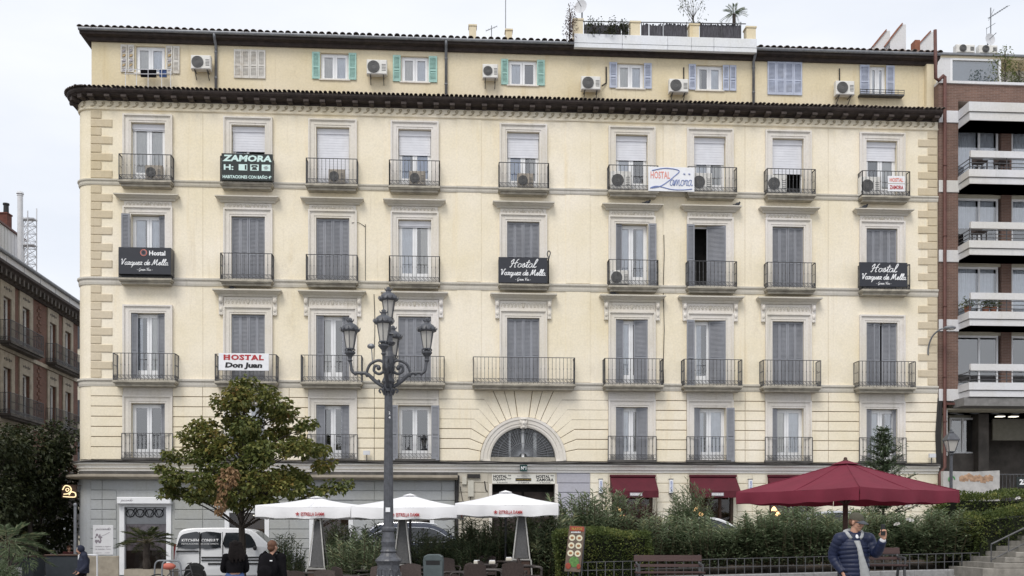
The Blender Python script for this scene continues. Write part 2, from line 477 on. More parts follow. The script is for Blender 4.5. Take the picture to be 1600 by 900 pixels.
plain('sign_black', (0.012, 0.018, 0.017, 1), 0.35, 0.1, spec=0.5)
plain('sign_slate', (0.022, 0.024, 0.033, 1), 0.4, 0.12, spec=0.5)
plain('sign_white', (0.80, 0.81, 0.84, 1), 0.4, 0.05)
plain('sign_cream', (0.74, 0.73, 0.67, 1), 0.5, 0.08, 8, dirt=0.15)
plain('sign_green', (0.01, 0.05, 0.045, 1), 0.4, 0.05)
plain('ink_white', (0.85, 0.86, 0.88, 1), 0.5, 0.02)
plain('ink_mint', (0.62, 0.80, 0.77, 1), 0.5, 0.02)
plain('ink_red', (0.42, 0.03, 0.035, 1), 0.5, 0.05)
plain('ink_pink', (0.75, 0.27, 0.22, 1), 0.5, 0.05)
plain('ink_blue', (0.22, 0.28, 0.52, 1), 0.5, 0.05)
plain('ink_black', (0.015, 0.015, 0.018, 1), 0.5, 0.02)
plain('ink_grey', (0.35, 0.33, 0.36, 1), 0.6, 0.05)
plain('ink_gold', (0.45, 0.33, 0.08, 1), 0.5, 0.1)
plain('ring_grey', (0.25, 0.22, 0.25, 1), 0.5, 0.1)
plain('awning_red', (0.088, 0.010, 0.020, 1), 0.8, 0.12, 3, bump=0.1)
plain('parasol_red', (0.18, 0.022, 0.043, 1), 0.85, 0.12, 2, bump=0.5, bscale=4, dirt=0.2, dirtcol=(0.14,0.03,0.045,1))
plain('parasol_white', (0.88, 0.88, 0.90, 1), 0.8, 0.04, 2, bump=0.5, bscale=4, dirt=0.12, dirtcol=(0.5,0.47,0.42,1))
plain('wood_dark', (0.065, 0.036, 0.026, 1), 0.6, 0.25, 6, stretch=(0.4,3,3))
plain('wood_brown', (0.16, 0.075, 0.03, 1), 0.6, 0.3, 4)
plain('bench_wood', (0.058, 0.030, 0.028, 1), 0.6, 0.22, 6, stretch=(0.3,4,4), bump=0.15)
plain('brick_red', (0.12, 0.045, 0.035, 1), 0.9, 0.3, 3)
plain('brick_brown', (0.17, 0.085, 0.062, 1), 0.9, 0.3, 3)
plain('mortar', (0.33, 0.29, 0.24, 1), 0.95, 0.2)
plain('stone_buff', (0.36, 0.32, 0.26, 1), 0.9, 0.2, 3, dirt=0.4, dirtcol=(0.12,0.1,0.08,1))
plain('stone_dark', (0.09, 0.08, 0.072, 1), 0.8, 0.45, 1.6, dirt=0.5)
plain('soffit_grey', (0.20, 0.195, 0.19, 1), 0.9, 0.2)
plain('asphalt', (0.05, 0.05, 0.052, 1), 0.9, 0.25, 8, bump=0.3)
plain('paving', (0.24, 0.23, 0.22, 1), 0.9, 0.2, 2.5, bump=0.2, dirt=0.3)
plain('granite', (0.27, 0.27, 0.275, 1), 0.85, 0.22, 9, bump=0.2, dirt=0.3)
plain('step_stone', (0.25, 0.235, 0.21, 1), 0.9, 0.25, 4, bump=0.25, dirt=0.4)
plain('soil', (0.06, 0.042, 0.03, 1), 0.95, 0.4, 6, bump=0.5)
plain('bark', (0.055, 0.045, 0.038, 1), 0.95, 0.4, 14, bump=0.6, stretch=(1,1,0.3))
plain('stem', (0.10, 0.085, 0.05, 1), 0.9, 0.3, 10)
plain('car_white', (0.74, 0.75, 0.77, 1), 0.22, 0.02, spec=0.5)
plain('car_grey', (0.055, 0.062, 0.085, 1), 0.22, 0.03, metal=0.35, spec=0.6)
plain('car_silver', (0.52, 0.54, 0.57, 1), 0.25, 0.03, metal=0.3)
plain('car_glass', (0.018, 0.021, 0.025, 1), 0.06, 0.05, spec=0.7)
plain('car_trim', (0.02, 0.02, 0.021, 1), 0.6, 0.1)
plain('chrome', (0.7, 0.71, 0.73, 1), 0.2, 0.03, metal=0.9)
plain('rubber', (0.018, 0.018, 0.019, 1), 0.85, 0.15)
plain('alloy', (0.42, 0.43, 0.45, 1), 0.35, 0.1, metal=0.6)
plain('lamp_red', (0.25, 0.012, 0.015, 1), 0.25, 0.1)
plain('wicker', (0.055, 0.040, 0.036, 1), 0.75, 0.3, 30, bump=0.4, bscale=60)
plain('table_dark', (0.06, 0.05, 0.047, 1), 0.5, 0.2, 10)
plain('cushion', (0.62, 0.58, 0.50, 1), 0.9, 0.08)
plain('heater_steel', (0.42, 0.41, 0.39, 1), 0.45, 0.15, 8, metal=0.5)
plain('heater_mesh', (0.085, 0.085, 0.087, 1), 0.6, 0.2, 20)
plain('bin_green', (0.075, 0.095, 0.100, 1), 0.55, 0.15, 5)
plain('skip_dark', (0.035, 0.042, 0.05, 1), 0.55, 0.2, 4)
plain('board_brown', (0.13, 0.095, 0.07, 1), 0.5, 0.15, 8)
plain('plate', (0.70, 0.66, 0.50, 1), 0.4, 0.05)
plain('food', (0.32, 0.16, 0.07, 1), 0.6, 0.4, 30)
plain('food_green', (0.10, 0.22, 0.06, 1), 0.6, 0.4, 20)
plain('food_red', (0.30, 0.06, 0.035, 1), 0.5, 0.3, 20)
plain('poster_white', (0.70, 0.70, 0.72, 1), 0.5, 0.04)
plain('poster_pattern', (0.42, 0.33, 0.36, 1), 0.6, 0.5, 5)
plain('skin', (0.48, 0.27, 0.19, 1), 0.55, 0.08, 14)
plain('jacket_navy', (0.009, 0.015, 0.046, 1), 0.5, 0.2, 5, spec=0.35)
plain('hood_grey', (0.35, 0.36, 0.365, 1), 0.95, 0.1, 20, bump=0.2)
plain('cap_olive', (0.070, 0.066, 0.048, 1), 0.9, 0.15, 30)
plain('cap_brim', (0.075, 0.080, 0.092, 1), 0.9, 0.12, 30)
plain('cloth_black', (0.008, 0.0075, 0.009, 1), 0.95, 0.3, 5, spec=0.08)
plain('cloth_navy', (0.014, 0.018, 0.038, 1), 0.8, 0.25, 5)
plain('leaf_maroon', (0.12, 0.035, 0.035, 1), 0.9, 0.2, 8)
plain('denim', (0.05, 0.085, 0.20, 1), 0.9, 0.25, 9)
plain('hair_black', (0.008, 0.006, 0.006, 1), 0.8, 0.5, 18, spec=0.15)
plain('hair_brown', (0.10, 0.045, 0.024, 1), 0.6, 0.3, 20)
plain('phone_black', (0.01, 0.01, 0.011, 1), 0.2, 0.05)
plain('terracotta', (0.26, 0.11, 0.07, 1), 0.85, 0.2)
plain('metal_white', (0.62, 0.63, 0.66, 1), 0.5, 0.08)
plain('pigeon', (0.055, 0.058, 0.068, 1), 0.7, 0.3, 30)
plain('cable', (0.03, 0.028, 0.028, 1), 0.7, 0.1)
plain('box_cream', (0.55, 0.53, 0.46, 1), 0.6, 0.1)
plain('reed', (0.085, 0.083, 0.095, 1), 0.95, 0.6, 9, stretch=(6,6,0.4), bump=0.5)
plain('penthouse_glass', (0.30, 0.36, 0.42, 1), 0.1, 0.05)
plain('leather_orange', (0.50, 0.14, 0.10, 1), 0.6, 0.1)
plain('lawn_floor', (0.05, 0.055, 0.03, 1), 0.95, 0.4, 5)
plain('graffiti_wall', (0.42, 0.41, 0.40, 1), 0.8, 0.2, 3)
plain('graffiti_rust', (0.36, 0.23, 0.15, 1), 0.8, 0.5, 7)
plain('graffiti_green', (0.08, 0.28, 0.10, 1), 0.8, 0.3, 7)
plain('plaster_dim', (0.26, 0.25, 0.21, 1), 0.9, 0.1)
plain('plaster_beige', (0.50, 0.47, 0.38, 1), 0.9, 0.1)

def glassy(name, tint, base_refl=0.1, rough=0.02):
    m, nt, b = new_mat(name)
    out = nt.nodes['Material Output']; nt.nodes.remove(b)
    tr = N(nt, 'ShaderNodeBsdfTransparent'); tr.inputs['Color'].default_value = tint
    gl = N(nt, 'ShaderNodeBsdfGlossy'); gl.inputs['Roughness'].default_value = rough
    fr = N(nt, 'ShaderNodeFresnel'); fr.inputs['IOR'].default_value = 1.5
    ad = N(nt, 'ShaderNodeMath', operation='ADD'); ad.inputs[1].default_value = base_refl
    nt.links.new(fr.outputs['Fac'], ad.inputs[0])
    mx = N(nt, 'ShaderNodeMixShader')
    nt.links.new(ad.outputs[0], mx.inputs[0]); nt.links.new(tr.outputs[0], mx.inputs[1]); nt.links.new(gl.outputs[0], mx.inputs[2])
    nt.links.new(mx.outputs[0], out.inputs['Surface'])
    M[name] = m
glassy('pane', (0.95, 0.975, 1.0, 1), 0.26)
glassy('shop_pane', (0.75, 0.76, 0.76, 1), 0.04)
def frosted(name, col):
    m, nt, b = new_mat(name)
    b.inputs['Base Color'].default_value = col; b.inputs['Roughness'].default_value = 0.3
    b.inputs['Transmission Weight'].default_value = 0.35
    M[name] = m
frosted('lantern_glass', (0.70, 0.68, 0.64, 1))
def glow(name, col, st):
    m, nt, b = new_mat(name)
    b.inputs['Base Color'].default_value = col
    b.inputs['Emission Color'].default_value = col; b.inputs['Emission Strength'].default_value = st
    M[name] = m
glow('lit_warm', (1.0, 0.62, 0.28, 1), 3.0)
glow('lit_white', (1.0, 0.93, 0.78, 1), 1.6)
glow('neon_cream', (1.0, 0.80, 0.46, 1), 0.75)

def leafy(name, cols, rough=0.55, spec=0.35, trans=0.25):
    """leaf colour picked leaf by leaf from a ramp by the 'rnd' attribute"""
    m, nt, b = new_mat(name)
    at = N(nt, 'ShaderNodeAttribute'); at.attribute_name = 'rnd'
    rp = N(nt, 'ShaderNodeValToRGB'); cr = rp.color_ramp
    while len(cr.elements) < len(cols): cr.elements.new(0.5)
    for e, (p, c) in zip(cr.elements, cols):
        e.position = p; e.color = (c[0], c[1], c[2], 1)
    nt.links.new(at.outputs['Fac'], rp.inputs['Fac'])
    nt.links.new(rp.outputs['Color'], b.inputs['Base Color'])
    b.inputs['Roughness'].default_value = rough; b.inputs['Specular IOR Level'].default_value = spec
    if trans > 0:
        out = nt.nodes['Material Output']
        tl = N(nt, 'ShaderNodeBsdfTranslucent'); nt.links.new(rp.outputs['Color'], tl.inputs['Color'])
        mx = N(nt, 'ShaderNodeMixShader'); mx.inputs[0].default_value = trans
        nt.links.new(b.outputs[0], mx.inputs[1]); nt.links.new(tl.outputs[0], mx.inputs[2]); nt.links.new(mx.outputs[0], out.inputs['Surface'])
    M[name] = m
leafy('leaf_linden', [(0,(0.056,0.080,0.024)),(0.42,(0.125,0.145,0.04)),(0.70,(0.21,0.205,0.058)),(0.92,(0.25,0.20,0.055)),(1,(0.24,0.15,0.05))])
leafy('leaf_dead', [(0,(0.15,0.085,0.045)),(0.5,(0.27,0.165,0.085)),(1,(0.36,0.24,0.13))])
leafy('leaf_oleander', [(0,(0.075,0.115,0.06)),(0.45,(0.16,0.205,0.115)),(0.8,(0.27,0.315,0.20)),(1,(0.38,0.37,0.20))], trans=0.38)
leafy('leaf_hedge', [(0,(0.06,0.088,0.026)),(0.5,(0.13,0.165,0.048)),(0.85,(0.23,0.24,0.075)),(1,(0.31,0.30,0.09))], trans=0.33)
leafy('leaf_dark', [(0,(0.018,0.026,0.011)),(0.6,(0.042,0.052,0.02)),(1,(0.09,0.085,0.03))])
leafy('leaf_fir', [(0,(0.055,0.085,0.048)),(0.6,(0.115,0.155,0.085)),(1,(0.20,0.23,0.12))])
leafy('leaf_palm', [(0,(0.05,0.07,0.03)),(0.6,(0.10,0.12,0.05)),(1,(0.2,0.19,0.1))])
leafy('leaf_red', [(0,(0.04,0.014,0.016)),(0.6,(0.08,0.03,0.03)),(1,(0.12,0.07,0.04))])
leafy('petal_white', [(0,(0.7,0.68,0.66)),(1,(0.8,0.78,0.76))], trans=0.1)

def brickwork(name, c1, c2, mortar, sx=0.25, sz=0.065):
    """brick courses too small in the photo to pick apart: coordinates run along the wall"""
    m, nt, b = new_mat(name)
    tc = N(nt, 'ShaderNodeTexCoord')
    sep = N(nt, 'ShaderNodeSeparateXYZ'); nt.links.new(tc.outputs['Object'], sep.inputs[0])
    ad = N(nt, 'ShaderNodeMath', operation='ADD'); nt.links.new(sep.outputs['X'], ad.inputs[0]); nt.links.new(sep.outputs['Y'], ad.inputs[1])
    cb = N(nt, 'ShaderNodeCombineXYZ'); nt.links.new(ad.outputs[0], cb.inputs[0]); nt.links.new(sep.outputs['Z'], cb.inputs[1])
    br = N(nt, 'ShaderNodeTexBrick'); nt.links.new(cb.outputs[0], br.inputs['Vector'])
    br.inputs['Scale'].default_value = 1.0; br.inputs['Brick Width'].default_value = sx; br.inputs['Row Height'].default_value = sz
    br.inputs['Mortar Size'].default_value = 0.006; br.inputs['Color1'].default_value = c1; br.inputs['Color2'].default_value = c2; br.inputs['Mortar'].default_value = mortar
    ns = N(nt, 'ShaderNodeTexNoise', Scale=1.2, Detail=6.0); nt.links.new(tc.outputs['Object'], ns.inputs['Vector'])
    mr = N(nt, 'ShaderNodeMapRange'); mr.inputs['To Min'].default_value = 0.7; mr.inputs['To Max'].default_value = 1.3; nt.links.new(ns.outputs['Fac'], mr.inputs['Value'])
    hs = N(nt, 'ShaderNodeHueSaturation'); nt.links.new(mr.outputs['Result'], hs.inputs['Value']); nt.links.new(br.outputs['Color'], hs.inputs['Color'])
    nt.links.new(hs.outputs['Color'], b.inputs['Base Color']); b.inputs['Roughness'].default_value = 0.9
    bp = N(nt, 'ShaderNodeBump', Strength=0.5, Distance=0.01); nt.links.new(br.outputs['Fac'], bp.inputs['Height']); bp.invert = True
    nt.links.new(bp.outputs['Normal'], b.inputs['Normal'])
    M[name] = m
brickwork('brickwork_red', (0.155,0.068,0.048,1), (0.115,0.05,0.038,1), (0.20,0.155,0.12,1))
brickwork('brickwork_brown', (0.185,0.108,0.084,1), (0.135,0.078,0.062,1), (0.24,0.19,0.16,1))

def add_translucency(name, col, f):
    nt = M[name].node_tree; b = nt.nodes['Principled BSDF']; out = nt.nodes['Material Output']
    tl = N(nt, 'ShaderNodeBsdfTranslucent'); tl.inputs['Color'].default_value = col
    mx = N(nt, 'ShaderNodeMixShader'); mx.inputs[0].default_value = f
    nt.links.new(b.outputs[0], mx.inputs[1]); nt.links.new(tl.outputs[0], mx.inputs[2]); nt.links.new(mx.outputs[0], out.inputs['Surface'])
add_translucency('parasol_white', (0.9,0.9,0.91,1), 0.10)
add_translucency('parasol_red', (0.24,0.02,0.04,1), 0.15)
# ------------------------------------------------------------------ ground
def ground_sheet(name, xs, ys, mat, dz=0.0, kind='structure', label=None):
    mb = MB(); n = len(xs)
    for y in ys:
        for x in xs: mb.v.append((x, y, gz(x, y) + dz))
    for j in range(len(ys)-1):
        for i in range(n-1):
            mb.f.append([j*n+i, j*n+i+1, (j+1)*n+i+1, (j+1)*n+i]); mb.m.append(0)
    o = mb.build(name, mat, fixn=False)
    tag(o, label, None, None, kind)
    return o
ground_sheet('ground', [-900,-300,-100,-40,-20,0,20,40,100,300,900], [-300,-60,0,12,24,30,38,60,120,400,900], 'paving', -0.03, label='grey paved square sloping gently up to the right')
ground_sheet('road', [-60,-40,-20,-10,0,10,20,40,60], [32.0,34,36,36.6], 'asphalt', -0.005, label='asphalt street in front of the house')
def kerb_strip(name, y0, y1, x0, x1, h, mat, label):
    mb = MB(); k = 60
    top = []
    for i in range(k+1):
        x = x0 + (x1-x0)*i/k
        for (y, dz) in ((y0,-0.2),(y0,h),(y1,h),(y1,-0.2)): mb.v.append((x, y, gz(x,(y0+y1)/2)+dz))
    for i in range(k):
        for j in range(3): mb.f.append([i*4+j, i*4+j+1, i*4+5+j, i*4+4+j]); mb.m.append(0)
    return tag(mb.build(name, mat), label, None, None, 'structure')
kerb_strip('pavement', 36.6, 41.5, -19, 30, 0.12, 'paving', 'raised pavement along the foot of the cream house')
ground_sheet('side_street', [-30,-24,-18], [38,41,50,60,75,95], 'asphalt', 0.004, label='narrow side street left of the cream house')

# ------------------------------------------------------------------ the cream apartment house
BR = thing('apartment_building', 'long cream five storey house with stone quoins, grey shutters and iron balconies', 'building', FW(0,0,0), TH)
C = [fu(p) for p in (231.5, 388, 520, 648, 817.5, 987, 1109, 1231, 1377.5)]
UL, UR = fu(142), fu(1465)
RR = 0.58
FLZ = {4: (15.0, 17.33), 3: (11.3, 13.82), 2: (7.42, 10.06), 1: (4.46, 6.61)}
OW = 0.635
PATH = [(UR, 0, 0, -1), (UL, 0, 0, -1)] + [(UL - RR*sin(t), RR - RR*cos(t), -sin(t), -cos(t)) for t in [radians(a) for a in (15,30,45,60,75,90)]] + [(UL-RR, 14.0, -1, 0)]
EDGE = UL - RR

def wall_grid(u0, u1, z0, z1, holes, depth=0.3, y=0.0):
    us = sorted(set([u0, u1] + [h[0] for h in holes] + [h[1] for h in holes]))
    zs = sorted(set([z0, z1] + [h[2] for h in holes] + [h[3] for h in holes]))
    us = [u for u in us if u0-1e-6 <= u <= u1+1e-6]; zs = [z for z in zs if z0-1e-6 <= z <= z1+1e-6]
    mb = MB(); idx = {}
    def vid(i, j):
        if (i, j) not in idx:
            idx[(i,j)] = len(mb.v); mb.v.append((us[i], y, zs[j]))
        return idx[(i,j)]
    for i in range(len(us)-1):
        for j in range(len(zs)-1):
            cu, cz = (us[i]+us[i+1])/2, (zs[j]+zs[j+1])/2
            if any(h[0] < cu < h[1] and h[2] < cz < h[3] for h in holes): continue
            mb.f.append([vid(i,j), vid(i+1,j), vid(i+1,j+1), vid(i,j+1)]); mb.m.append(0)
    for (a, b, c, d) in holes:
        mb.add([(a,y,c),(a,y+depth,c),(a,y+depth,d),(a,y,d)], [(0,1,2,3)])
        mb.add([(b,y,c),(b,y,d),(b,y+depth,d),(b,y+depth,c)], [(0,1,2,3)])
        mb.add([(a,y,d),(a,y+depth,d),(b,y+depth,d),(b,y,d)], [(0,1,2,3)])
        mb.add([(a,y,c),(b,y,c),(b,y+depth,c),(a,y+depth,c)], [(0,1,2,3)])
    return mb
holes = []
for f, (za, zb) in FLZ.items():
    for i, c in enumerate(C):
        if f == 1 and i == 4: continue
        holes.append((c-OW, c+OW, za, zb))
AC0, AZ0, ARI, ARO = C[4], 4.50, 1.28, 1.68            # arch centre, springing, radii
holes.append((AC0-1.7, AC0+1.7, 4.40, 6.2))
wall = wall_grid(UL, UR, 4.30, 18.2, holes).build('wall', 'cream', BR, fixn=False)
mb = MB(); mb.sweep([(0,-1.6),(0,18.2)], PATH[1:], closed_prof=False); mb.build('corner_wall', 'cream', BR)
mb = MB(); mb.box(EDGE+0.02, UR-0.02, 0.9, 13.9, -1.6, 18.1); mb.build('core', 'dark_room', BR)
mb = MB(); mb.box(EDGE, UR, 13.92, 14.1, -1.6, 20.6); mb.box(UR-0.3, UR-0.004, 0.31, 13.9, -1.6, 20.6); mb.build('rear_wall', 'attic_cream', BR)
# arch spandrel
mb = MB(); K = 24
arc = [(AC0 - 1.5*cos(pi*t/K), AZ0 + 1.5*sin(pi*t/K)) for t in range(K+1)]
rect = []
for t in range(K+1):
    a = pi*t/K; cx, sz_ = -cos(a), sin(a)
    k = min(1.7/abs(cx) if abs(cx) > 1e-6 else 9, 1.7/sz_ if sz_ > 1e-6 else 9)
    rect.append((AC0 + cx*k, AZ0 + sz_*k))
for t in range(K):
    mb.add([(arc[t][0],0,arc[t][1]),(rect[t][0],0,rect[t][1]),(rect[t+1][0],0,rect[t+1][1]),(arc[t+1][0],0,arc[t+1][1])],[(0,1,2,3)])
mb.build('arch_spandrel', 'cream', BR)

# string courses, frieze, ground-floor cornice
def band(name, prof, mat, path=PATH, parent=BR):
    mb = MB(); mb.sweep(prof, path); return mb.build(name, mat, parent)
band('string_course', [(0,14.92),(0.03,14.92),(0.05,14.98),(0.05,15.04),(0.09,15.09),(0.09,15.14),(0,15.16)], 'band_stone')
band('string_course', [(0,11.12),(0.03,11.12),(0.05,11.2),(0.05,11.28),(0.10,11.34),(0.10,11.40),(0,11.43)], 'band_stone')
band('string_course', [(0,7.25),(0.03,7.25),(0.05,7.33),(0.05,7.42),(0.10,7.47),(0.10,7.53),(0,7.56)], 'band_stone')
fr = band('frieze', [(0,17.78),(0.05,17.78),(0.07,17.81),(0.07,17.84),(0.03,17.86),(0.03,18.12),(0,18.12)], 'cream')
# running-dog scroll, one wave after another
sc = MB()
wv = smooth_path([(-0.15,-0.018,-0.085),(-0.05,-0.018,-0.07),(0.03,-0.018,0.0),(0.05,-0.018,0.07),(0.0,-0.018,0.085),(-0.04,-0.018,0.05),(-0.02,-0.018,0.01),(0.01,-0.018,0.03)], 3)
sc.tube([(p[0]*1.05,p[1],p[2]) for p in wv], [0.020]*8+[0.016]*(len(wv)-8), 4)
wave_me = sc.mesh('scroll_wave', 'scroll_tan', True)
u = UL + 0.16; k = 0
while u < UR - 0.1:
    o = link('scroll_wave', wave_me, fr, (u, -0.03, 17.99)); u += 0.3125
for t in (25, 65):
    a = radians(t); o = link('scroll_wave', wave_me, fr, (UL-(RR+0.03)*sin(a), RR-(RR+0.03)*cos(a), 17.99), -a)
g1 = band('cornice', [(0,4.02),(0.05,4.02),(0.05,4.10),(0.12,4.13),(0.12,4.24),(0.22,4.27),(0.22,4.33),(0,4.33)], 'cornice_white')
band('cornice_lead', [(0,4.335),(0.27,4.335),(0.27,4.375),(0,4.44)], 'ledge_dark')
# the lower dark shelf over the grey shopfronts
sp = [(fu(715), 0, 0, -1)] + PATH[1:]
band('shop_ledge', [(0,3.70),(0.42,3.74),(0.5,3.78),(0.5,3.86),(0.08,3.90),(0,3.90)], 'stone_buff', sp)
band('ledge_backing', [(0,3.905),(0.045,3.905),(0.045,4.015),(0,4.015)], 'ledge_dark', sp)

# main eaves: boarded soffit, brackets, tile edge
ev = band('eaves', [(0,18.13),(0.05,18.13),(0.07,18.20),(0.34,18.22),(0.39,18.27),(0.44,18.30),(0.48,18.36),(0.48,18.44),(0.43,18.47),(-0.6,18.62),(-0.6,18.5),(0,18.45)], 'eave_wood')
bm_ = MB().prism([(-0.09,-0.02),(0.09,-0.02),(0.09,0.12),(-0.09,0.12)], -0.37, -0.02).mesh('bracket', 'bracket_wood')
u = UL + 0.1
while u < UR - 0.2:
    link('bracket', bm_, ev, (u, 0, 18.13)); u += 0.62
for t in (20, 50, 80):
    a = radians(t); link('bracket', bm_, ev, (UL-RR*sin(a), RR-RR*cos(a), 18.13), -a)
# light reveals of the bracket ends
bl = MB().prism([(-0.10,-0.07),(0.10,-0.07),(0.10,0.01),(-0.10,0.01)], -0.43, -0.372).mesh('bracket_cap', 'bracket_wood')
u = UL + 0.1
while u < UR - 0.2:
    link('bracket_cap', bl, ev, (u, 0, 18.20)); u += 0.62
def half_tile(r, L, rise, n=6):
    """barrel tile running back from the eave"""
    mb = MB(); t = 0.014
    for (y, z) in ((-L/2, 0), (L/2, rise)):
        for k in range(n+1):
            a = pi*k/n; mb.v.append((r*cos(a), y, z + r*sin(a)*0.8))
        for k in range(n+1):
            a = pi*k/n; mb.v.append(((r-t)*cos(a), y, z + (r-t)*sin(a)*0.8))
    m2 = 2*(n+1)
    for k in range(n):
        mb.f += [[k, k+1, m2+k+1, m2+k], [n+1+k, m2+n+1+k, m2+n+2+k, n+2+k], [k, n+1+k, n+2+k, k+1]]; mb.m += [0,0,0]
    return mb
# small tile rows on the lower eave (about 4 px each): one mass
tl = MB(); ht = half_tile(0.07, 0.55, 0.10)
u = EDGE + 0.2
while u < UR:
    jit = R.uniform(-0.012, 0.012); zj = R.uniform(-0.01, 0.012)
    tl.add([(x+u+jit, y-0.28, z+18.45+zj) for (x,y,z) in ht.v], ht.f)
    u += 0.172
for t in range(8, 92, 7):
    a = radians(t); bx_, by_ = UL-(RR+0.28)*sin(a), RR-(RR+0.28)*cos(a)
    tl.add([(bx_ + x*cos(-a) - y*sin(-a), by_ + x*sin(-a) + y*cos(-a), z+18.45) for (x,y,z) in ht.v], ht.f)
tag(tl.build('eave_tiles', 'tile', ev), None, None, None, 'stuff')
# lean-to strip of roof between the eave and the attic wall
mb = MB(); mb.sweep([(0.40,18.475),(-0.62,18.70)], PATH, closed_prof=False); mb.build('eave_roof', 'tile', BR)

# attic storey
AY = 0.55
AU0, AU1 = fu(143, -AY), fu(1463, -AY)
def au(px): return fu(px, -AY)
def az(px, py): return fz(px, py, -AY)
attic_w = [  # opening px rect, left shutters, right shutters, material
 (212, 258, 72, 114), (367, 414, 79, 122), (501, 545, 83, 124), (627, 670, 88, 128), (794, 839, 94, 133),
 (964, 1006, 99, 138), (1088, 1129, 102, 141), (1200, 1252, 98, 148), (1359, 1384, 103, 149)]
ah = [(au(a), au(b), az((a+b)/2, d), az((a+b)/2, c)) for (a,b,c,d) in attic_w]
attic = wall_grid(AU0, AU1, 18.3, 20.75, ah, 0.2, AY).build('attic_wall', 'attic_cream', BR, fixn=False)
mb = MB(); mb.add([(AU0,AY,18.3),(AU0,14,18.3),(AU0,14,20.75),(AU0,AY,20.75)],[(0,1,2,3)])
mb.add([(AU1,AY,18.3),(AU1,14,18.3),(AU1,14,20.75),(AU1,AY,20.75)],[(0,1,2,3)]); mb.build('attic_side', 'attic_cream', BR)
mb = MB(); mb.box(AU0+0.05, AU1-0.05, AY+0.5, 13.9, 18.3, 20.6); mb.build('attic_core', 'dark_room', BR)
APATH = [(AU1, AY, 0, -1), (AU0, AY, 0, -1), (AU0, 14, -1, 0)]
aev = MB(); e = [(0,20.62),(0.10,20.62),(0.14,20.74),(0.34,20.78),(0.36,20.96),(0.0,21.0)]
aev.sweep(e, [(AU1,AY,0,-1),(AU0,AY,-1,-1),(AU0,14,-1,0)])
aev = aev.build('attic_eaves', 'eave_wood', BR)
gut = MB(); gut.tube([(AU0-0.36,AY-0.40,20.93),(AU1,AY-0.40,20.93)], 0.065, 8); gut.build('gutter', 'zinc', aev)
rf = MB()
rf.add([(AU0-0.4,AY-0.36,20.97),(AU1,AY-0.36,20.97),(AU1-2.5,7.2,23.0),(AU0+2.5,7.2,23.0),(AU1,14.3,20.97),(AU0-0.4,14.3,20.97)],
       [(0,1,2,3),(3,2,4,5),(0,3,5),(1,4,2)])
roof = rf.build('roof', 'tile', BR)
tm = [half_tile(0.105, 0.9, 0.27).mesh('roof_tile', 'tile', True), half_tile(0.11, 0.86, 0.26, 5).mesh('roof_tile', 'tile', True)]
TERR0, TERR1 = fu(897, -0.1), fu(1182, -0.1)
u = AU0 - 0.3; k = 0
while u < AU1:
    if not (TERR0+0.1 < u < TERR1-0.1):
        o = link('roof_tile', tm[k % 2], roof, (u + R.uniform(-.012,.012), AY-0.02 + R.uniform(-.02,.02), 20.985 + R.uniform(-.008,.012))); k += 1
    u += 0.262
# downpipes of the attic
for px in (333, 697, 1183):
    mb = MB(); uu = fu(px, 0.0); mb.tube([(uu,AY-0.40,20.9),(uu,AY-0.32,20.75),(uu,AY-0.07,20.55),(uu,AY-0.07,18.7)], 0.055, 8)
    for z in (20.3, 19.3): mb.tube([(uu,AY-0.07,z),(uu,AY-0.07,z+0.05)], 0.068, 8)
    mb.build('downpipe', 'zinc', BR, smooth=True)

# ---- quoins
ql = {}
for w in (0.80, 0.39): ql[w] = MB().bbox(0, w, -0.035, 0.0, 0, 0.285, 0.014).mesh('quoin', 'quoin_stone')
qr = {}
for w in (0.78, 0.39): qr[w] = MB().bbox(-w, 0, -0.035, 0.0, 0, 0.285, 0.014).mesh('quoin', 'quoin_stone')
for (za, zb, first) in ((15.17, 17.76, 0), (11.44, 14.90, 1), (7.57, 11.10, 1)):
    n = int(round((zb-za)/0.315)); p = (zb-za)/n
    for k in range(n):
        w = 0.39 if (k + first) % 2 else 0.80
        link('quoin', ql[w], wall, (UL, 0, za + k*p + 0.012))
        w = 0.39 if (k + first) % 2 else 0.78
        link('quoin', qr[w], wall, (UR-0.02, 0, za + k*p + 0.012))
# ---- flat pilaster strips beside the middle bay and joint lines
for (a, b) in ((714, 752), (884, 922)):
    for (za, zb) in ((7.57,11.11),(11.44,14.91),(15.17,17.77)):
        mb = MB().bbox(fu(a), fu(b), -0.022, 0, za, zb, 0.008); mb.build('pilaster_strip', 'cream', wall)
for px in (317, 1036, 1164, 1294):
    for (za, zb) in ((7.57,11.11),(11.44,14.91),(15.17,17.77)):
        mb = MB().box(fu(px)-0.008, fu(px)+0.008, -0.004, 0, za, zb); mb.build('joint', 'quoin_stone', wall)

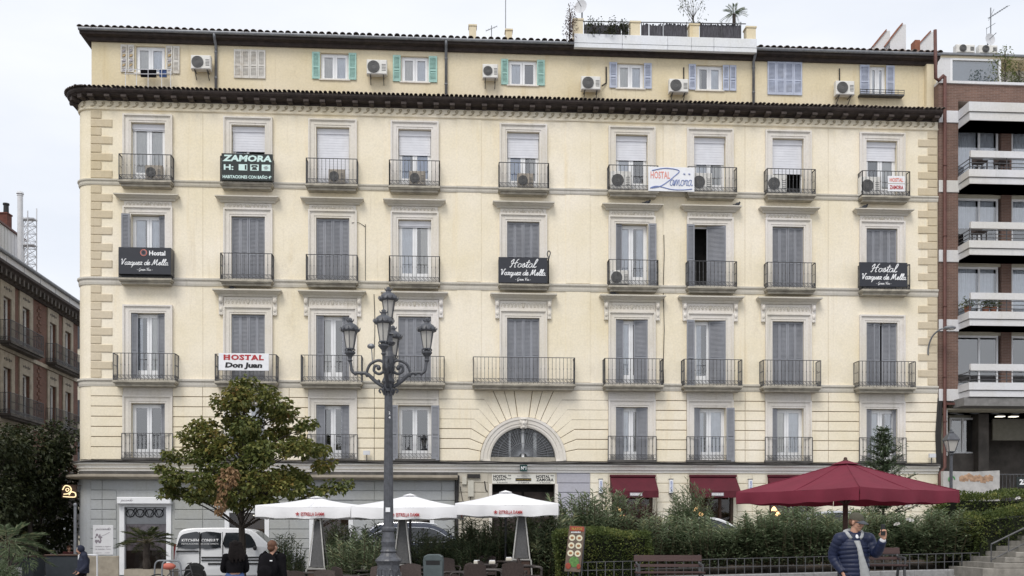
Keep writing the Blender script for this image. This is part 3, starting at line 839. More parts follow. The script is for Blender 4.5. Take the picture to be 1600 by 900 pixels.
# ---- rusticated first floor
mb = MB()
segs = [UL] + sum([[c-0.93, c+0.93] for i, c in enumerate(C) if i != 4], []) + [UR]
segs = [(segs[2*i], segs[2*i+1]) for i in range(len(segs)//2)]
for (a, b) in segs: mb.box(a, b, -0.006, 0.0, 4.45, 7.24)
arch_seg = (C[3]+0.93, C[5]-0.93)
JZ = [7.245] + [6.87 - 0.387*j for j in range(6)] + [4.45]
joint_b = []
mb = MB()
blocks = {}
def stone(poly, name='stone'):
    """one rusticated stone: bevelled face proud of the wall"""
    cx = sum(p[0] for p in poly)/len(poly); cz = sum(p[1] for p in poly)/len(poly)
    b = MB(); n = len(poly)
    outer = [(p[0], 0.0, p[1]) for p in poly]; front = [(p[0], -0.026, p[1]) for p in poly]
    ins = []
    for p in poly:
        dx, dz = cx-p[0], cz-p[1]
        ins.append((p[0] + (0.012 if dx > 0 else -0.012), -0.036, p[1] + (0.012 if dz > 0 else -0.012)))
    b.add(outer + front + ins, [tuple(range(2*n, 3*n))] + [(i, (i+1)%n, n+(i+1)%n, n+i) for i in range(n)] + [(n+i, n+(i+1)%n, 2*n+(i+1)%n, 2*n+i) for i in range(n)])
    return b
VJ = [fu(p) for p in (317, 452, 585, 714, 922, 1164, 1294)]
G = 0.014
for (a, b) in segs:
    if abs(a - arch_seg[0]) < 1e-6: continue
    cuts = [a] + [v for v in VJ if a+0.25 < v < b-0.25] + [b]
    for q in range(len(cuts)-1):
        for j in range(len(JZ)-1):
            z1, z0 = JZ[j], JZ[j+1]
            stone([(cuts[q]+0.008, z0+G), (cuts[q+1]-0.008, z0+G), (cuts[q+1]-0.008, z1-G), (cuts[q]+0.008, z1-G)]).build('stone', 'cream', wall)
# stones round the arch: radial near the ring, then bending level
rad = ARO + 0.01
angs = [radians(t) for t in (11.5, 21.5, 31, 40, 49, 57.5)]     # joints that bend level
top_ang = [radians(t) for t in (66.5, 74.5, 82.5)]
for s in (-1, 1):
    edge = arch_seg[0] if s < 0 else arch_seg[1]
    pts = []
    JL = JZ[1:7][::-1]                                          # 4.935 ... 6.87
    prev = None
    lines = [[(AC0+s*rad, 4.45), (AC0+s*rad*1.08, 4.45), (edge, 4.45)]]
    for a, z in zip(angs, JL):
        p0 = (AC0 + s*rad*cos(a), AZ0 + rad*sin(a))
        xk = AC0 + s*max((z-AZ0)/tan(a), rad*cos(a)+0.25)
        lines.append([p0, (xk, z), (edge, z)])
    tops = []
    for a in top_ang:
        p0 = (AC0 + s*rad*cos(a), AZ0 + rad*sin(a)); tops.append([p0, (AC0 + s*(7.245-AZ0)/tan(a), 7.245)])
    for q in range(len(lines)-1):
        l0, l1 = lines[q], lines[q+1]
        poly = [(l0[0][0]+s*0.01, l0[0][1]+G), (l0[1][0], l0[1][1]+G), (l0[2][0]-s*0.008, l0[2][1]+G), (l1[2][0]-s*0.008, l1[2][1]-G), (l1[1][0], l1[1][1]-G), (l1[0][0]+s*0.01, l1[0][1]-G)]
        if s < 0: poly = poly[::-1]
        stone(poly).build('stone', 'cream', wall)
    l = lines[-1]; t0 = tops[0]
    poly = [(l[0][0]+s*0.0, l[0][1]+G), (l[1][0], l[1][1]+G), (l[2][0]-s*0.008, l[2][1]+G), (edge-s*0.008, 7.231), (t0[1][0]+s*G, 7.231), (t0[0][0]+s*G, t0[0][1])]
    stone(poly if s > 0 else poly[::-1]).build('stone', 'cream', wall)
    for q in range(2):
        t0, t1 = tops[q], tops[q+1]
        poly = [(t1[0][0]+s*G, t1[0][1]+0.01), (t0[0][0]-s*G, t0[0][1]+0.01), (t0[1][0]-s*G, 7.231), (t1[1][0]+s*G, 7.231)]
        stone(poly if s > 0 else poly[::-1]).build('stone', 'cream', wall)
a = top_ang[2]
stone([(AC0-rad*cos(a)+G, AZ0+rad*sin(a)+0.01), (AC0+rad*cos(a)-G, AZ0+rad*sin(a)+0.01), (AC0+(7.245-AZ0)/tan(a)-G, 7.231), (AC0-(7.245-AZ0)/tan(a)+G, 7.231)]).build('stone', 'cream', wall)
mb = MB()
for (a, b) in segs:
    if abs(a - arch_seg[0]) > 1e-6: mb.box(a, b, -0.006, -0.001, 4.45, 7.24)
    else:
        for s in (-1, 1):
            e_ = arch_seg[0] if s < 0 else arch_seg[1]
            mb.box(min(e_, AC0+s*1.72), max(e_, AC0+s*1.72), -0.006, -0.001, 4.45, 7.24)
        mb.box(AC0-1.72, AC0+1.72, -0.006, -0.001, 6.22, 7.24)
        for t in range(K):
            mb.add([(arc[t][0],-0.005,arc[t][1]),(rect[t][0],-0.005,rect[t][1]),(rect[t+1][0],-0.005,rect[t+1][1]),(arc[t+1][0],-0.005,arc[t+1][1])],[(0,1,2,3)])
mb.build('joint_mortar', 'groove', wall)['kind'] = 'stuff'

# ---- arch: ring, mask keystone, fan grille, window behind
ring = MB(); K2 = 40
prof = [(ARI, 0.25), (ARI, -0.03), (ARI+0.06, -0.06), (ARI+0.13, -0.06), (ARI+0.15, -0.085), (ARI+0.28, -0.095), (ARI+0.30, -0.125), (ARO, -0.13), (ARO, 0.0)]
for t in range(K2+1):
    a = pi*t/K2
    for (r, y) in prof: ring.v.append((AC0 - r*cos(a), y, AZ0 + r*sin(a)))
n = len(prof)
for t in range(K2):
    for j in range(n-1): ring.f.append([t*n+j, t*n+j+1, (t+1)*n+j+1, (t+1)*n+j]); ring.m.append(0)
arch = ring.build('arch', 'trim_stone', BR)
mb = MB()
for s in (-1,1): mb.box(min(AC0+s*ARI,AC0+s*ARO), max(AC0+s*ARI,AC0+s*ARO), -0.10, 0.25, 4.445, AZ0-0.002)
mb.build('arch_foot', 'trim_stone', arch)
key = MB()
key.prism([(-0.11,0),(0.11,0),(0.16,0.42),(-0.16,0.42)], -0.17, 0.0)
key.ell((0,-0.18,0.2),(0.10,0.09,0.15),10,8); key.ell((0,-0.26,0.19),(0.03,0.04,0.05)); key.ell((0,-0.2,0.36),(0.14,0.08,0.06))
key.ell((-0.1,-0.17,0.25),(0.05,0.06,0.1)); key.ell((0.1,-0.17,0.25),(0.05,0.06,0.1)); key.ell((0,-0.2,0.06),(0.07,0.06,0.06))
key.build('keystone_mask', 'trim_stone', arch, (AC0, 0, AZ0+ARI-0.05), smooth=False)
fan = MB()
fan.box(AC0-1.27, AC0+1.27, 0.02, 0.16, 4.445, 4.62)
sill = fan.build('arch_sill', 'slab_stone', arch)
fan = MB()
for t in range(31):
    a = pi*(t+0.5)/31
    fan.bar((AC0-0.16*cos(a), 0.1, 4.66+0.12*sin(a)), (AC0-1.27*cos(a), 0.1, 4.52+1.26*sin(a)), 0.018)
for r in (0.16, 0.55, 0.98):
    fan.tube([(AC0-r*cos(pi*t/20), 0.1, 4.64+r*sin(pi*t/20)*0.97) for t in range(21)], 0.010, 4)
fan.build('fan_grille', 'zinc', arch)
gl = MB()
gl.add([(AC0-1.28*cos(pi*t/24), 0.2, 4.46+1.32*sin(pi*t/24)) for t in range(25)], [tuple(range(25))]); gl.build('pane', 'shop_pane', arch)
fm = MB()
fm.box(AC0-0.05, AC0+0.05, 0.15, 0.19, 4.6, 5.78); fm.box(AC0-0.55, AC0-0.47, 0.24, 0.28, 4.6, 5.6); fm.box(AC0+0.42, AC0+0.54, 0.24, 0.28, 4.6, 5.6)
fm.build('window_frame', 'pvc_white', arch)

# ---- windows, surrounds, shutters, blinds
SHUT = {}
def shutter_mesh(w, h, mat='shutter_grey'):
    key = (round(w,2), round(h,2), mat)
    if key in SHUT: return SHUT[key]
    mb = MB(); st = min(0.055, w*0.2); t = 0.018
    mb.box(0, st, -t, t, 0, h); mb.box(w-st, w, -t, t, 0, h)
    for (a, b) in ((0, 0.09), (h*0.42, h*0.42+0.07), (h-0.08, h)): mb.box(st, w-st, -t*0.9, t*0.9, a, b)
    z = 0.1
    while z < h-0.1:
        if not (h*0.42-0.04 < z < h*0.42+0.08):
            mb.add([(st,-0.012,z),(w-st,-0.012,z),(w-st,0.012,z+0.045),(st,0.012,z+0.045)], [(0,1,2,3)])
        z += 0.05
    mb.add([(st,0.014,0.05),(w-st,0.014,0.05),(w-st,0.014,h-0.05),(st,0.014,h-0.05)], [(0,1,2,3)])
    SHUT[key] = mb.mesh('shutter', mat, fixn=False)
    return SHUT[key]
CURT = {}
def curtain_mesh(w, h, mat):
    key = (round(w,2), round(h,2), mat)
    if key in CURT: return CURT[key]
    mb = MB(); n = 40
    for i in range(n+1):
        x = w*i/n; y = 0.02*sin(i*1.9) + 0.012*sin(i*0.7)
        mb.v += [(x, y, 0), (x, y, h)]
    for i in range(n): mb.f.append([2*i, 2*i+2, 2*i+3, 2*i+1]); mb.m.append(0)
    CURT[key] = mb.mesh('curtain', mat, True, fixn=False)
    return CURT[key]
def surround(par, c, w, za, zb, aw=0.295, d0=0.0):
    mb = MB(); steps = [(0.0, 0.07, 0.045), (0.07, 0.20, 0.065), (0.20, aw-0.06, 0.085), (aw-0.06, aw, 0.125)]
    for (p, q, d) in steps:
        for s in (-1, 1):
            a, b = sorted((c+s*(w+p), c+s*(w+q))); mb.box(a, b, -d, 0.0, za, zb+q)
        mb.box(c-w-p, c+w+p, -d, 0.0, zb+p, zb+q)
    return mb.build('surround', 'trim_stone', par)
HOODS = {}
def hood(par, c, half, z, h=0.22, d=0.34):
    key = (round(half,2), round(h,2), round(d,2))
    if key not in HOODS:
        mb = MB(); prof = [(0.06,0),(0.10,0.0),(0.14,h*0.3),(0.20,h*0.42),(d-0.06,h*0.7),(d,h*0.78),(d,h),(0.0,h)]
        k = len(prof)
        for (dd, zz) in prof:
            e = max(0.0, dd-0.06)*0.72
            mb.v += [(-half+0.2-e, 0, zz), (-half+0.2-e, -dd, zz), (half-0.2+e, -dd, zz), (half-0.2+e, 0, zz)]
        for i in range(k-1):
            for j in range(3): mb.f.append([i*4+j, i*4+j+1, i*4+5+j, i*4+4+j]); mb.m.append(0)
        mb.f += [[0,1,2,3], [4*(k-1)+3,4*(k-1)+2,4*(k-1)+1,4*(k-1)]]; mb.m += [0,0]
        HOODS[key] = mb.mesh('hood', 'band_stone')
    return link('hood', HOODS[key], par, (c, 0, z))
ORN = {}
def ornament(par, c, w, z, h):
    key = (round(w,2), round(h,2))
    if key not in ORN:
        mb = MB(); rr = random.Random(3); n = int(w/0.14)
        for i in range(n):
            x = -w/2 + w*(i+0.5)/n; s = 1 if x < 0 else -1
            p = smooth_path([(x-s*0.07,0,-h*0.3),(x-s*0.02,0,h*0.28),(x+s*0.05,0,h*0.22),(x+s*0.04,0,-h*0.1),(x,0,-h*0.05)], 3)
            mb.tube(p, 0.014, 4)
            mb.ell((x+s*0.05, 0, -h*0.28), (0.03, 0.02, 0.025), 6, 4)
        mb.ell((0,-0.01,0),(0.055,0.03,h*0.42),8,6)
        ORN[key] = mb.mesh('ornament', 'relief', True)
    return link('ornament', ORN[key], par, (c, -0.05, z))
con = MB()
con.prism([(-0.075,0),(0.075,0),(0.085,0.7),(-0.085,0.7)], -0.10, 0.0)
con.ell((0,-0.12,0.55),(0.08,0.10,0.13),8,6); con.ell((0,-0.09,0.2),(0.065,0.06,0.10),8,6); con.ell((0,-0.06,0.03),(0.05,0.06,0.06),8,6)
console_me = con.mesh('console', 'trim_stone')

def leaf_pair(par, c, w, za, zb, curtain='curtain', dark=None, y=0.2, panel=0.5):
    """white double door: frame, two leaves each with a pane over a solid foot panel"""
    mb = MB(); fw = 0.055
    mb.box(c-w, c-w+fw, y, y+0.08, za, zb); mb.box(c+w-fw, c+w, y, y+0.08, za, zb); mb.box(c-w+fw, c+w-fw, y, y+0.08, zb-fw, zb)
    mb.box(c-w+fw, c+w-fw, y, y+0.08, za, za+0.05)
    win = mb.build('window', 'pvc_white', par)
    for s in (-1, 1):
        x0, x1 = (c-w+fw, c-0.004) if s < 0 else (c+0.004, c+w-fw)
        z0, z1 = za+0.055, zb-fw-0.004
        if dark == s: continue
        lf = MB(); q = 0.085
        lf.box(x0, x0+q, y-0.02, y+0.045, z0, z1); lf.box(x1-q, x1, y-0.02, y+0.045, z0, z1)
        lf.box(x0+q, x1-q, y-0.02, y+0.045, z1-q, z1); lf.box(x0+q, x1-q, y-0.018, y+0.04, z0, z0+panel)
        lf.build('window_leaf', 'pvc_white', win)
        pn = MB(); pn.add([(x0+q, y+0.01, z0+panel), (x1-q, y+0.01, z0+panel), (x1-q, y+0.01, z1-q), (x0+q, y+0.01, z1-q)], [(0,1,2,3)])
        pn.build('pane', 'pane', win, fixn=False)
        if curtain:
            q_ = R.random(); cm = curtain if R.random() < 0.65 else 'curtain_warm'
            cw = (x1-x0) * (1.0 if q_ < 0.62 else R.uniform(0.5, 0.75))
            if q_ < 0.92: link('curtain', curtain_mesh(round(cw,1), z1-z0, cm), win, (x0 if s < 0 else x1-cw, y+0.075, z0))
    return win
def plain_window(par):
    return par
def blind(win, c, w, zb, drop, y=0.14):
    mb = MB(); mb.box(c-w, c+w, y-0.03, y+0.05, zb-0.2, zb)
    z = zb-0.2; k = 0
    while z > zb-drop:
        mb.prism([(c-w+0.02, z-0.048), (c+w-0.02, z-0.048), (c+w-0.02, z), (c-w+0.02, z)], y + (0.004 if k % 2 else 0.0), y+0.02); z -= 0.05; k += 1
    return mb.build('roller_blind', 'blind_white', win)
def shut(win, c, za, zb, x0, x1, y=0.04, rz=0.0, mat='shutter_grey'):
    return link('shutter', shutter_mesh(x1-x0, zb-za-0.03, mat), win, (x0, y, za+0.015), rz)

WSPEC = {
 4: [dict(blind=.22), dict(blind=.92, dark=1, cur='curtain_blue'), dict(blind=2.3), dict(blind=.95, cur='curtain_blue'), dict(blind=.95, cur='curtain_blue'), dict(blind=.95), dict(blind=1.05), dict(blind=1.35, dark=1, cur=None), dict(blind=.72)],
 3: [dict(out='L', pan=[(.80,1)]), dict(closed=1), dict(closed=1), dict(blind=.24), dict(closed=1), dict(pan=[(0,.2)], out='R'), dict(out='L', pan=[(.42,1)], dark=-1), dict(closed=1), dict(closed=1)],
 2: [dict(pan=[(0,.18),(.76,1)]), dict(closed=1), dict(pan=[(0,.22),(.78,1)]), dict(closed=1), dict(closed=1), dict(pan=[(0,.24),(.58,1)]), dict(out='L', pan=[(.5,1)]), dict(closed=1), dict(pan=[(0,.24),(.24,.46),(.54,.78),(.78,1)], dark=1)],
 1: [dict(cur=None, pan=[(.86,1)]), dict(pan=[(0,.25),(.75,1)]), dict(pan=[(0,.26),(.75,1)], cur=None), dict(out='LR', cur=None), None, dict(pan=[(0,.25),(.66,1)]), dict(pan=[(0,.2)], out='R'), dict(pan=[(0,.17)]), dict(pan=[(0,.19),(.9,1)])],
}
for f in (4, 3, 2, 1):
    za, zb = FLZ[f]
    for i, c in enumerate(C):
        sp_ = WSPEC[f][i]
        if sp_ is None: continue
        cur = sp_.get('cur', 'curtain')
        if f == 1 and i in (0, 2, 3): cur = None
        win = leaf_pair(BR, c, OW-0.002, za, zb - (0.0 if f == 4 else 0.02), cur, sp_.get('dark'), panel=0.42 if f != 1 else 0.36)
        surround(win, c, OW, za, zb)
        if sp_.get('blind'): blind(win, c, OW-0.01, zb-0.02, sp_['blind'])
        if sp_.get('closed'):
            w = OW*2/4
            for k in range(4):
                r = 0.10 if k % 2 == 0 else -0.10
                x = c-OW + k*w; y = 0.06 + (0.0 if k % 2 == 0 else 0.033)
                o = link('shutter', shutter_mesh(w-0.004, zb-za-0.03), win, (x+0.002, y, za+0.015), r)
        for (a, b) in sp_.get('pan', []):
            x0 = c-OW + 2*OW*a; x1 = c-OW + 2*OW*b
            wide = (x1-x0)/cos(0.25)
            if a < 0.4: o = link('shutter', shutter_mesh(wide, zb-za-0.03), win, (x0+0.003, 0.02, za+0.015), 0.2)
            else: o = link('shutter', shutter_mesh(wide, zb-za-0.03), win, (x0, 0.12, za+0.015), -0.2)
        if 'L' in sp_.get('out', ''): shut(win, c, za, zb, c-OW-0.32, c-OW-0.01, -0.16, 0.08)
        if 'R' in sp_.get('out', ''): shut(win, c, za, zb, c+OW+0.01, c+OW+0.32, -0.13, -0.08)
        if f == 3:
            pm = MB().bbox(c-0.9, c+0.9, -0.05, 0, zb+0.30, zb+0.50, 0.012); pm.build('frieze_panel', 'trim_stone', win)
            ornament(win, c, 1.6, zb+0.40, 0.15); hood(win, c, 1.2, zb+0.505, 0.20, 0.34)
        if f == 2 and 0 < i < 8:
            pm = MB().bbox(c-0.93, c+0.93, -0.05, 0, zb+0.30, zb+0.66, 0.012); pm.build('frieze_panel', 'trim_stone', win)
            ornament(win, c, 1.72, zb+0.48, 0.24); hood(win, c, 1.28, zb+0.665, 0.23, 0.36)
            for s in (-1, 1): link('console', console_me, win, (c+s*1.02, 0, zb-0.04))
        if f == 1:
            pm = MB().bbox(c-0.93, c+0.93, -0.04, 0, zb+0.30, 7.24, 0.01); pm.build('head_panel', 'trim_stone', win)

# ---- balconies
RAIL = {}
def rail_mesh(w, d, h, gap=0.145, scroll=True):
    key = (round(w,2), round(d,2), round(h,2), gap)
    if key in RAIL: return RAIL[key]
    mb = MB(); hw = w/2
    sides = [((-hw,-d),(hw,-d))] + ([((-hw,-d),(-hw,0)), ((hw,-d),(hw,0))] if d > 0.12 else [])
    for (a, b) in sides:
        A, B = Vector((a[0],a[1],0)), Vector((b[0],b[1],0)); L = (B-A).length
        for (z, t, tz) in ((h, 0.035, 0.022), (0.20, 0.014, 0.014), (0.05, 0.02, 0.016)):
            mb.bar(A+Vector((0,0,z)), B+Vector((0,0,z)), t, tz)
        n = max(2, int(round(L/gap)))
        for k in range(n+1):
            p = A + (B-A)*k/n; r = 0.008
            mb.bar(p+Vector((0,0,0.0)), p+Vector((0,0,h)), 0.016 if 0 < k < n else 0.03, up=(0,1,0))
            mb.bar(p+Vector((0,0,h*0.55)), p+Vector((0,0,h*0.55+0.05)), 0.026, up=(0,1,0))
            if scroll and k < n:
                q = A + (B-A)*(k+0.5)/n; t = (B-A)/L*gap*0.36
                pts = [q + t*cos(2*pi*j/8) + Vector((0,0,0.125+0.058*sin(2*pi*j/8))) for j in range(8)]
                mb.tube(pts, 0.008, 3, closed=True)
                pts = [q - t*1.2 + Vector((0,0,0.06)), q + Vector((0,0,0.125)), q + t*1.2 + Vector((0,0,0.19))]
                mb.tube(pts, 0.007, 3)
    RAIL[key] = mb.mesh('railing', 'iron', fixn=False)
    return RAIL[key]
def balcony(c, w, d, z, h):
    mb = MB()
    mb.box(c-w/2-0.03, c+w/2+0.03, -d-0.05, 0.0, z-0.075, z)
    mb.box(c-w/2, c+w/2, -d, 0.0, z-0.12, z-0.077)
    mb.box(c-w/2+0.05, c+w/2-0.05, -d+0.07, 0.0, z-0.21, z-0.122)
    b = mb.build('balcony', 'slab_stone', BR)
    link('railing', rail_mesh(w, d, h), b, (c, 0, z))
    return b
for i, c in enumerate(C):
    balcony(c, 1.92, 0.42, 14.99, 0.98)
    balcony(c, 1.92, 0.42, 11.29, 1.0)
    balcony(c, 2.28 if i != 4 else 3.92, 0.52, 7.41, 1.02)
    if i != 4:
        mb = MB().box(c-0.97, c+0.97, -0.16, 0.0, 4.445, 4.53); b = mb.build('balcony', 'ledge_dark', BR)
        link('railing', rail_mesh(1.9, 0.12, 0.92), b, (c, 0, 4.53))

# ---- attic windows
def attic_window(k, mat, left, right, closed=False, rail=False):
    a, b, z0, z1 = ah[k]; c = (a+b)/2; w = (b-a)/2
    if closed:
        mb = MB().box(a, b, AY+0.06, AY+0.1, z0, z1); win = mb.build('window', mat, BR)
        n = 4; ww = (b-a+0.06)/n
        for q in range(n): link('shutter', shutter_mesh(ww-0.006, z1-z0+0.04, mat), win, (a-0.03+q*ww, AY-0.03, z0-0.02))
        return win
    win = leaf_pair(BR, c, w, z0, z1, 'curtain', None, AY+0.1, 0.02)
    mb = MB().box(a-0.06, b+0.06, AY-0.05, AY+0.1, z0-0.05, z0-0.001); mb.build('sill', 'trim_stone', win)
    for (p, q) in left + right:
        x0, x1 = au(p), au(q)
        link('shutter', shutter_mesh(x1-x0, z1-z0+0.02, mat), win, (x0, AY-0.035, z0-0.01))
    if rail:
        mb = MB(); zz = z0-0.05
        mb.box(a-0.5, b+0.65, AY-0.28, AY, zz-0.06, zz)
        for zq in (0.06, 0.16): mb.bar((a-0.5,AY-0.27,zz+zq), (b+0.65,AY-0.27,zz+zq), 0.02)
        for q in range(8): mb.bar((a-0.5+q*(b-a+1.15)/7,AY-0.27,zz), (a-0.5+q*(b-a+1.15)/7,AY-0.27,zz+0.18), 0.015)
        mb.build('window_rail', 'iron', win)
    return win
w0 = attic_window(0, 'shutter_white', [(189,199),(200,210)], [(260,270),(271,281)])
# faded painted figures on the first pair of shutters
for sx in (190.5, 201.5, 261.5):
    for q in range(5):
        x = au(sx); z = az(sx, 80+q*7.5)
        mb = MB(); p = [(x+0.02,0,z-0.06),(x+0.1+0.03*((q*7)%3),0,z-0.03),(x+0.17,0,z+0.05),(x+0.06,0,z+0.04)]
        mb.add([(a_[0], AY-0.061, a_[2]) for a_ in p], [(0,1,2,3)]); mb.build('painted_figure', 'shutter_paint' if q % 2 else 'ink_grey', w0)
mb = MB()
for zq in (114, 121): mb.bar((au(198),AY-0.3,az(198,zq)), (au(272),AY-0.3,az(272,zq)), 0.02)
for px in (200, 217, 235, 256, 270): mb.bar((au(px),AY-0.3,az(px,113)), (au(px),AY-0.3,18.62), 0.02)
mb.bar((au(200),AY-0.3,az(200,116)),(au(200),AY,az(200,116)),0.02); mb.bar((au(270),AY-0.3,az(270,116)),(au(270),AY,az(270,116)),0.02)
mb.build('drying_rack', 'metal_white', w0)
mb = MB().box(au(223), au(247), AY-0.28, AY-0.22, az(235,125), az(235,114)); mb.build('hung_cloth', 'cloth_black', w0)
mb = MB().box(au(252), au(263), AY-0.27, AY-0.22, az(257,125), az(257,113)); mb.build('hung_cloth', 'denim', w0)
attic_window(1, 'shutter_white', [], [], closed=True)
attic_window(2, 'shutter_turquoise', [(488,500)], [(545,557)])
attic_window(3, 'shutter_turquoise', [(614,626)], [(670,683)])
attic_window(4, 'shutter_turquoise', [(783,794)], [(839,851)])
attic_window(5, 'shutter_blue', [(952,964)], [(1006,1018)])
attic_window(6, 'shutter_blue', [(1076,1087)], [(1129,1139),(1140,1150)])
attic_window(7, 'shutter_blue', [], [], closed=True)
attic_window(8, 'shutter_blue', [(1343,1358)], [(1384,1397)], rail=True)

# ---- roof terrace: white parapet, rendered piers, reed screens
TY = 0.15
def tu(px): return fu(px, -TY)
def tz(px, py): return fz(px, py, -TY)
mb = MB(); cutp = [897, 972, 1043, 1080, 1115, 1182]
par = None
for a, b in zip(cutp[:-1], cutp[1:]):
    o = MB().bbox(tu(a)+0.006, tu(b)-0.006, TY-0.06, TY+0.1, tz(1040,79), tz(1040,57.5), 0.01)
    if par is None: par = o.build('terrace_parapet', 'parapet_white', BR)
    else: o.build('parapet_panel', 'parapet_white', par)
MB().box(tu(897), tu(1182), TY+0.1, TY+4.0, 20.99, 21.15).build('terrace_floor', 'paving', par)
for px in (904, 993.5, 1086, 1175):
    zt = tz(px, 29 + (px-904)*0.045)
    MB().box(tu(px)-0.19, tu(px)+0.19, TY+0.11, TY+0.5, 21.152, zt).build('terrace_pier', 'attic_cream', par)
    MB().box(tu(px)-0.22, tu(px)+0.22, TY+0.08, TY+0.53, zt, zt+0.06).build('pier_cap', 'attic_cream', par)
for (a, b) in ((914,983),(1004,1038),(1040,1075),(1096,1160)):
    x0, x1 = tu(a), tu(b); z0 = 21.16; z1 = tz((a+b)/2, 31)
    mb = MB(); n = int((x1-x0)/0.035)
    for q in range(n):
        x = x0 + (x1-x0)*(q+0.5)/n; dz = R.uniform(-0.10, 0.0)
        if R.random() < 0.985: mb.box(x-0.019, x+0.019, TY+0.25+R.uniform(0,.02), TY+0.28, z0, z1+dz)
    s_ = mb.build('reed_screen', 'reed', par); s_['kind'] = 'stuff'
mb = MB(); mb.bar((tu(912),TY+0.22,tz(912,29)), (tu(1168),TY+0.22,tz(1168,33)), 0.03)
for px in (914,983,1004,1039,1075,1096,1130,1160): mb.bar((tu(px),TY+0.22,21.16),(tu(px),TY+0.22,tz(px,30)),0.03)
mb.build('terrace_rail', 'iron', par)
for (a, b, t) in ((733,744,40),(790,800,47)):
    zt = fz((a+b)/2, t, -1.5)
    mb = MB().box(fu(a,-1.5), fu(b,-1.5), 1.4, 1.75, 21.0, zt); mb.box(fu(a,-1.5)-0.03, fu(b,-1.5)+0.03, 1.37, 1.78, zt-0.06, zt); mb.build('chimney', 'attic_cream', roof)
# stepped party walls at the right end of the roof
for (x0, x1, pt, pb) in ((1362,1389,50,78),(1380,1414,40,78),(1430,1458,52,78)):
    p = [(fu(x0,-2.5), 21.0), (fu(x1,-2.5), 21.0), (fu(x1,-2.5), fz(x1,pt,-2.5)), (fu(x1-6,-2.5), fz(x1,pt,-2.5)), (fu(x0,-2.5), fz(x0,pb-2,-2.5))]
    pg_ = MB().prism(p, 2.4, 2.8).build('party_gable', 'concrete_white', roof)
    mb = MB(); mb.bar((p[4][0],2.6,p[4][1]+0.03),(p[3][0],2.6,p[3][1]+0.03),0.5,0.05); mb.build('gable_coping', 'terracotta', roof)
MB().box(fu(1428,-2.0), fu(1436,-2.0), 1.9, 2.3, 21.0, fz(1432,64,-2)).build('chimney', 'terracotta', roof)
# ------------------------------------------------------------------ ground floor of the cream house
GZ0, GZ1 = -1.6, 4.02
gaps = [(188, 267, 788), (357, 415, 799), (489, 546, 803), (614, 673, 803), (768, 868, 756), (956, 1020, 752), (1080, 1146, 752), (1202, 1268, 752)]
gh = []
for (a, b, t) in gaps: gh.append((fu(a), fu(b), gz(FW((fu(a)+fu(b))/2,0,0).x, 40)+0.14, fz((a+b)/2, t)))
zones = [(142, 715, 'ground_grey'), (715, 870, 'ground_beige'), (870, 922, 'lavender_grey'), (922, 1465, 'ground_cream')]
for (p, q, mt) in zones:
    u0, u1 = fu(p), fu(q)
    hs = [h for h in gh if u0-0.01 <= h[0] and h[1] <= u1+0.01]
    gw = wall_grid(u0, u1, GZ0, GZ1+0.3, hs, 0.4).build('street_wall', mt, BR, fixn=False)
    # coursed stones
    blockers = sorted([(h[0]-0.14, h[1]+0.14, h[3]+0.02) for h in hs])
    z = 3.66 if p < 715 else 3.98
    while z > -0.6:
        z0 = z - 0.372
        free = [(u0, u1)]
        for (a, b, zt) in blockers:
            if z0 < zt + 0.2:
                nf = []
                for (s, e) in free:
                    if b <= s or a >= e: nf.append((s, e))
                    else:
                        if a - s > 0.1: nf.append((s, a))
                        if e - b > 0.1: nf.append((b, e))
                free = nf
        for (s, e) in free:
            cuts = [s] + [v for v in [fu(x) for x in (160, 317, 452, 585, 690, 1048, 1175, 1300, 1390)] if s+0.3 < v < e-0.3] + [e]
            for a, b in zip(cuts[:-1], cuts[1:]):
                stone([(a+0.006, z0+0.012), (b-0.006, z0+0.012), (b-0.006, z-0.012), (a+0.006, z-0.012)]).build('stone', mt, gw)
        z = z0
mb = MB(); mb.sweep([(0.012,-1.6),(0.012,3.7)], PATH[1:], closed_prof=False); mb.build('corner_render', 'ground_grey', BR)
mb = MB(); mb.sweep([(0.0,-1.6),(0.05,-1.6),(0.05,0.75),(0.03,0.79),(0.0,0.79)], [(fu(186),0,0,-1)] + PATH[1:]); mb.build('plinth', 'stone_buff', BR)
# interior shells behind the shopfronts
for k, (a, b, z0, z1) in enumerate(gh):
    mt = ['poster_pattern', 'wood_brown', 'wood_brown', 'wood_brown', 'dark_room', 'wood_dark', 'wood_dark', 'wood_dark'][k]
    mb = MB(); mb.box(a-0.2, b+0.2, 0.82, 0.88, z0-0.3, z1+0.2); mb.build('shop_interior', mt, BR)
# boutique: white frame, patterned banners in the window, sign box
a, b, z0, z1 = gh[0]
mb = MB(); mb.box(a-0.02, a+0.16, -0.06, 0.3, z0, z1); mb.box(b-0.16, b+0.02, -0.06, 0.3, z0, z1); mb.box(a+0.16, b-0.16, -0.05, 0.3, z1-0.10, z1)
shopf = mb.build('shopfront', 'pvc_white', BR)
mb = MB().add([(a+0.16,0.1,z0),(b-0.16,0.1,z0),(b-0.16,0.1,z1-0.1),(a+0.16,0.1,z1-0.1)],[(0,1,2,3)])
p_ = MB(); p_.add([(a+0.16,0.1,z0),(b-0.16,0.1,z0),(b-0.16,0.1,z1-0.1),(a+0.16,0.1,z1-0.1)],[(0,1,2,3)]); p_.build('pane', 'shop_pane', shopf, fixn=False)
mb = MB()
for q in range(4):
    cx = a+0.35+q*0.36
    mb.tube([(cx+0.16*cos(t*pi/6),0.06,z1-0.34+0.15*sin(t*pi/6)) for t in range(12)], 0.018, 4, closed=True)
    mb.tube([(cx-0.16,0.06,z1-0.14),(cx,0.06,z1-0.5),(cx+0.18,0.06,z1-0.16)], 0.016, 4)
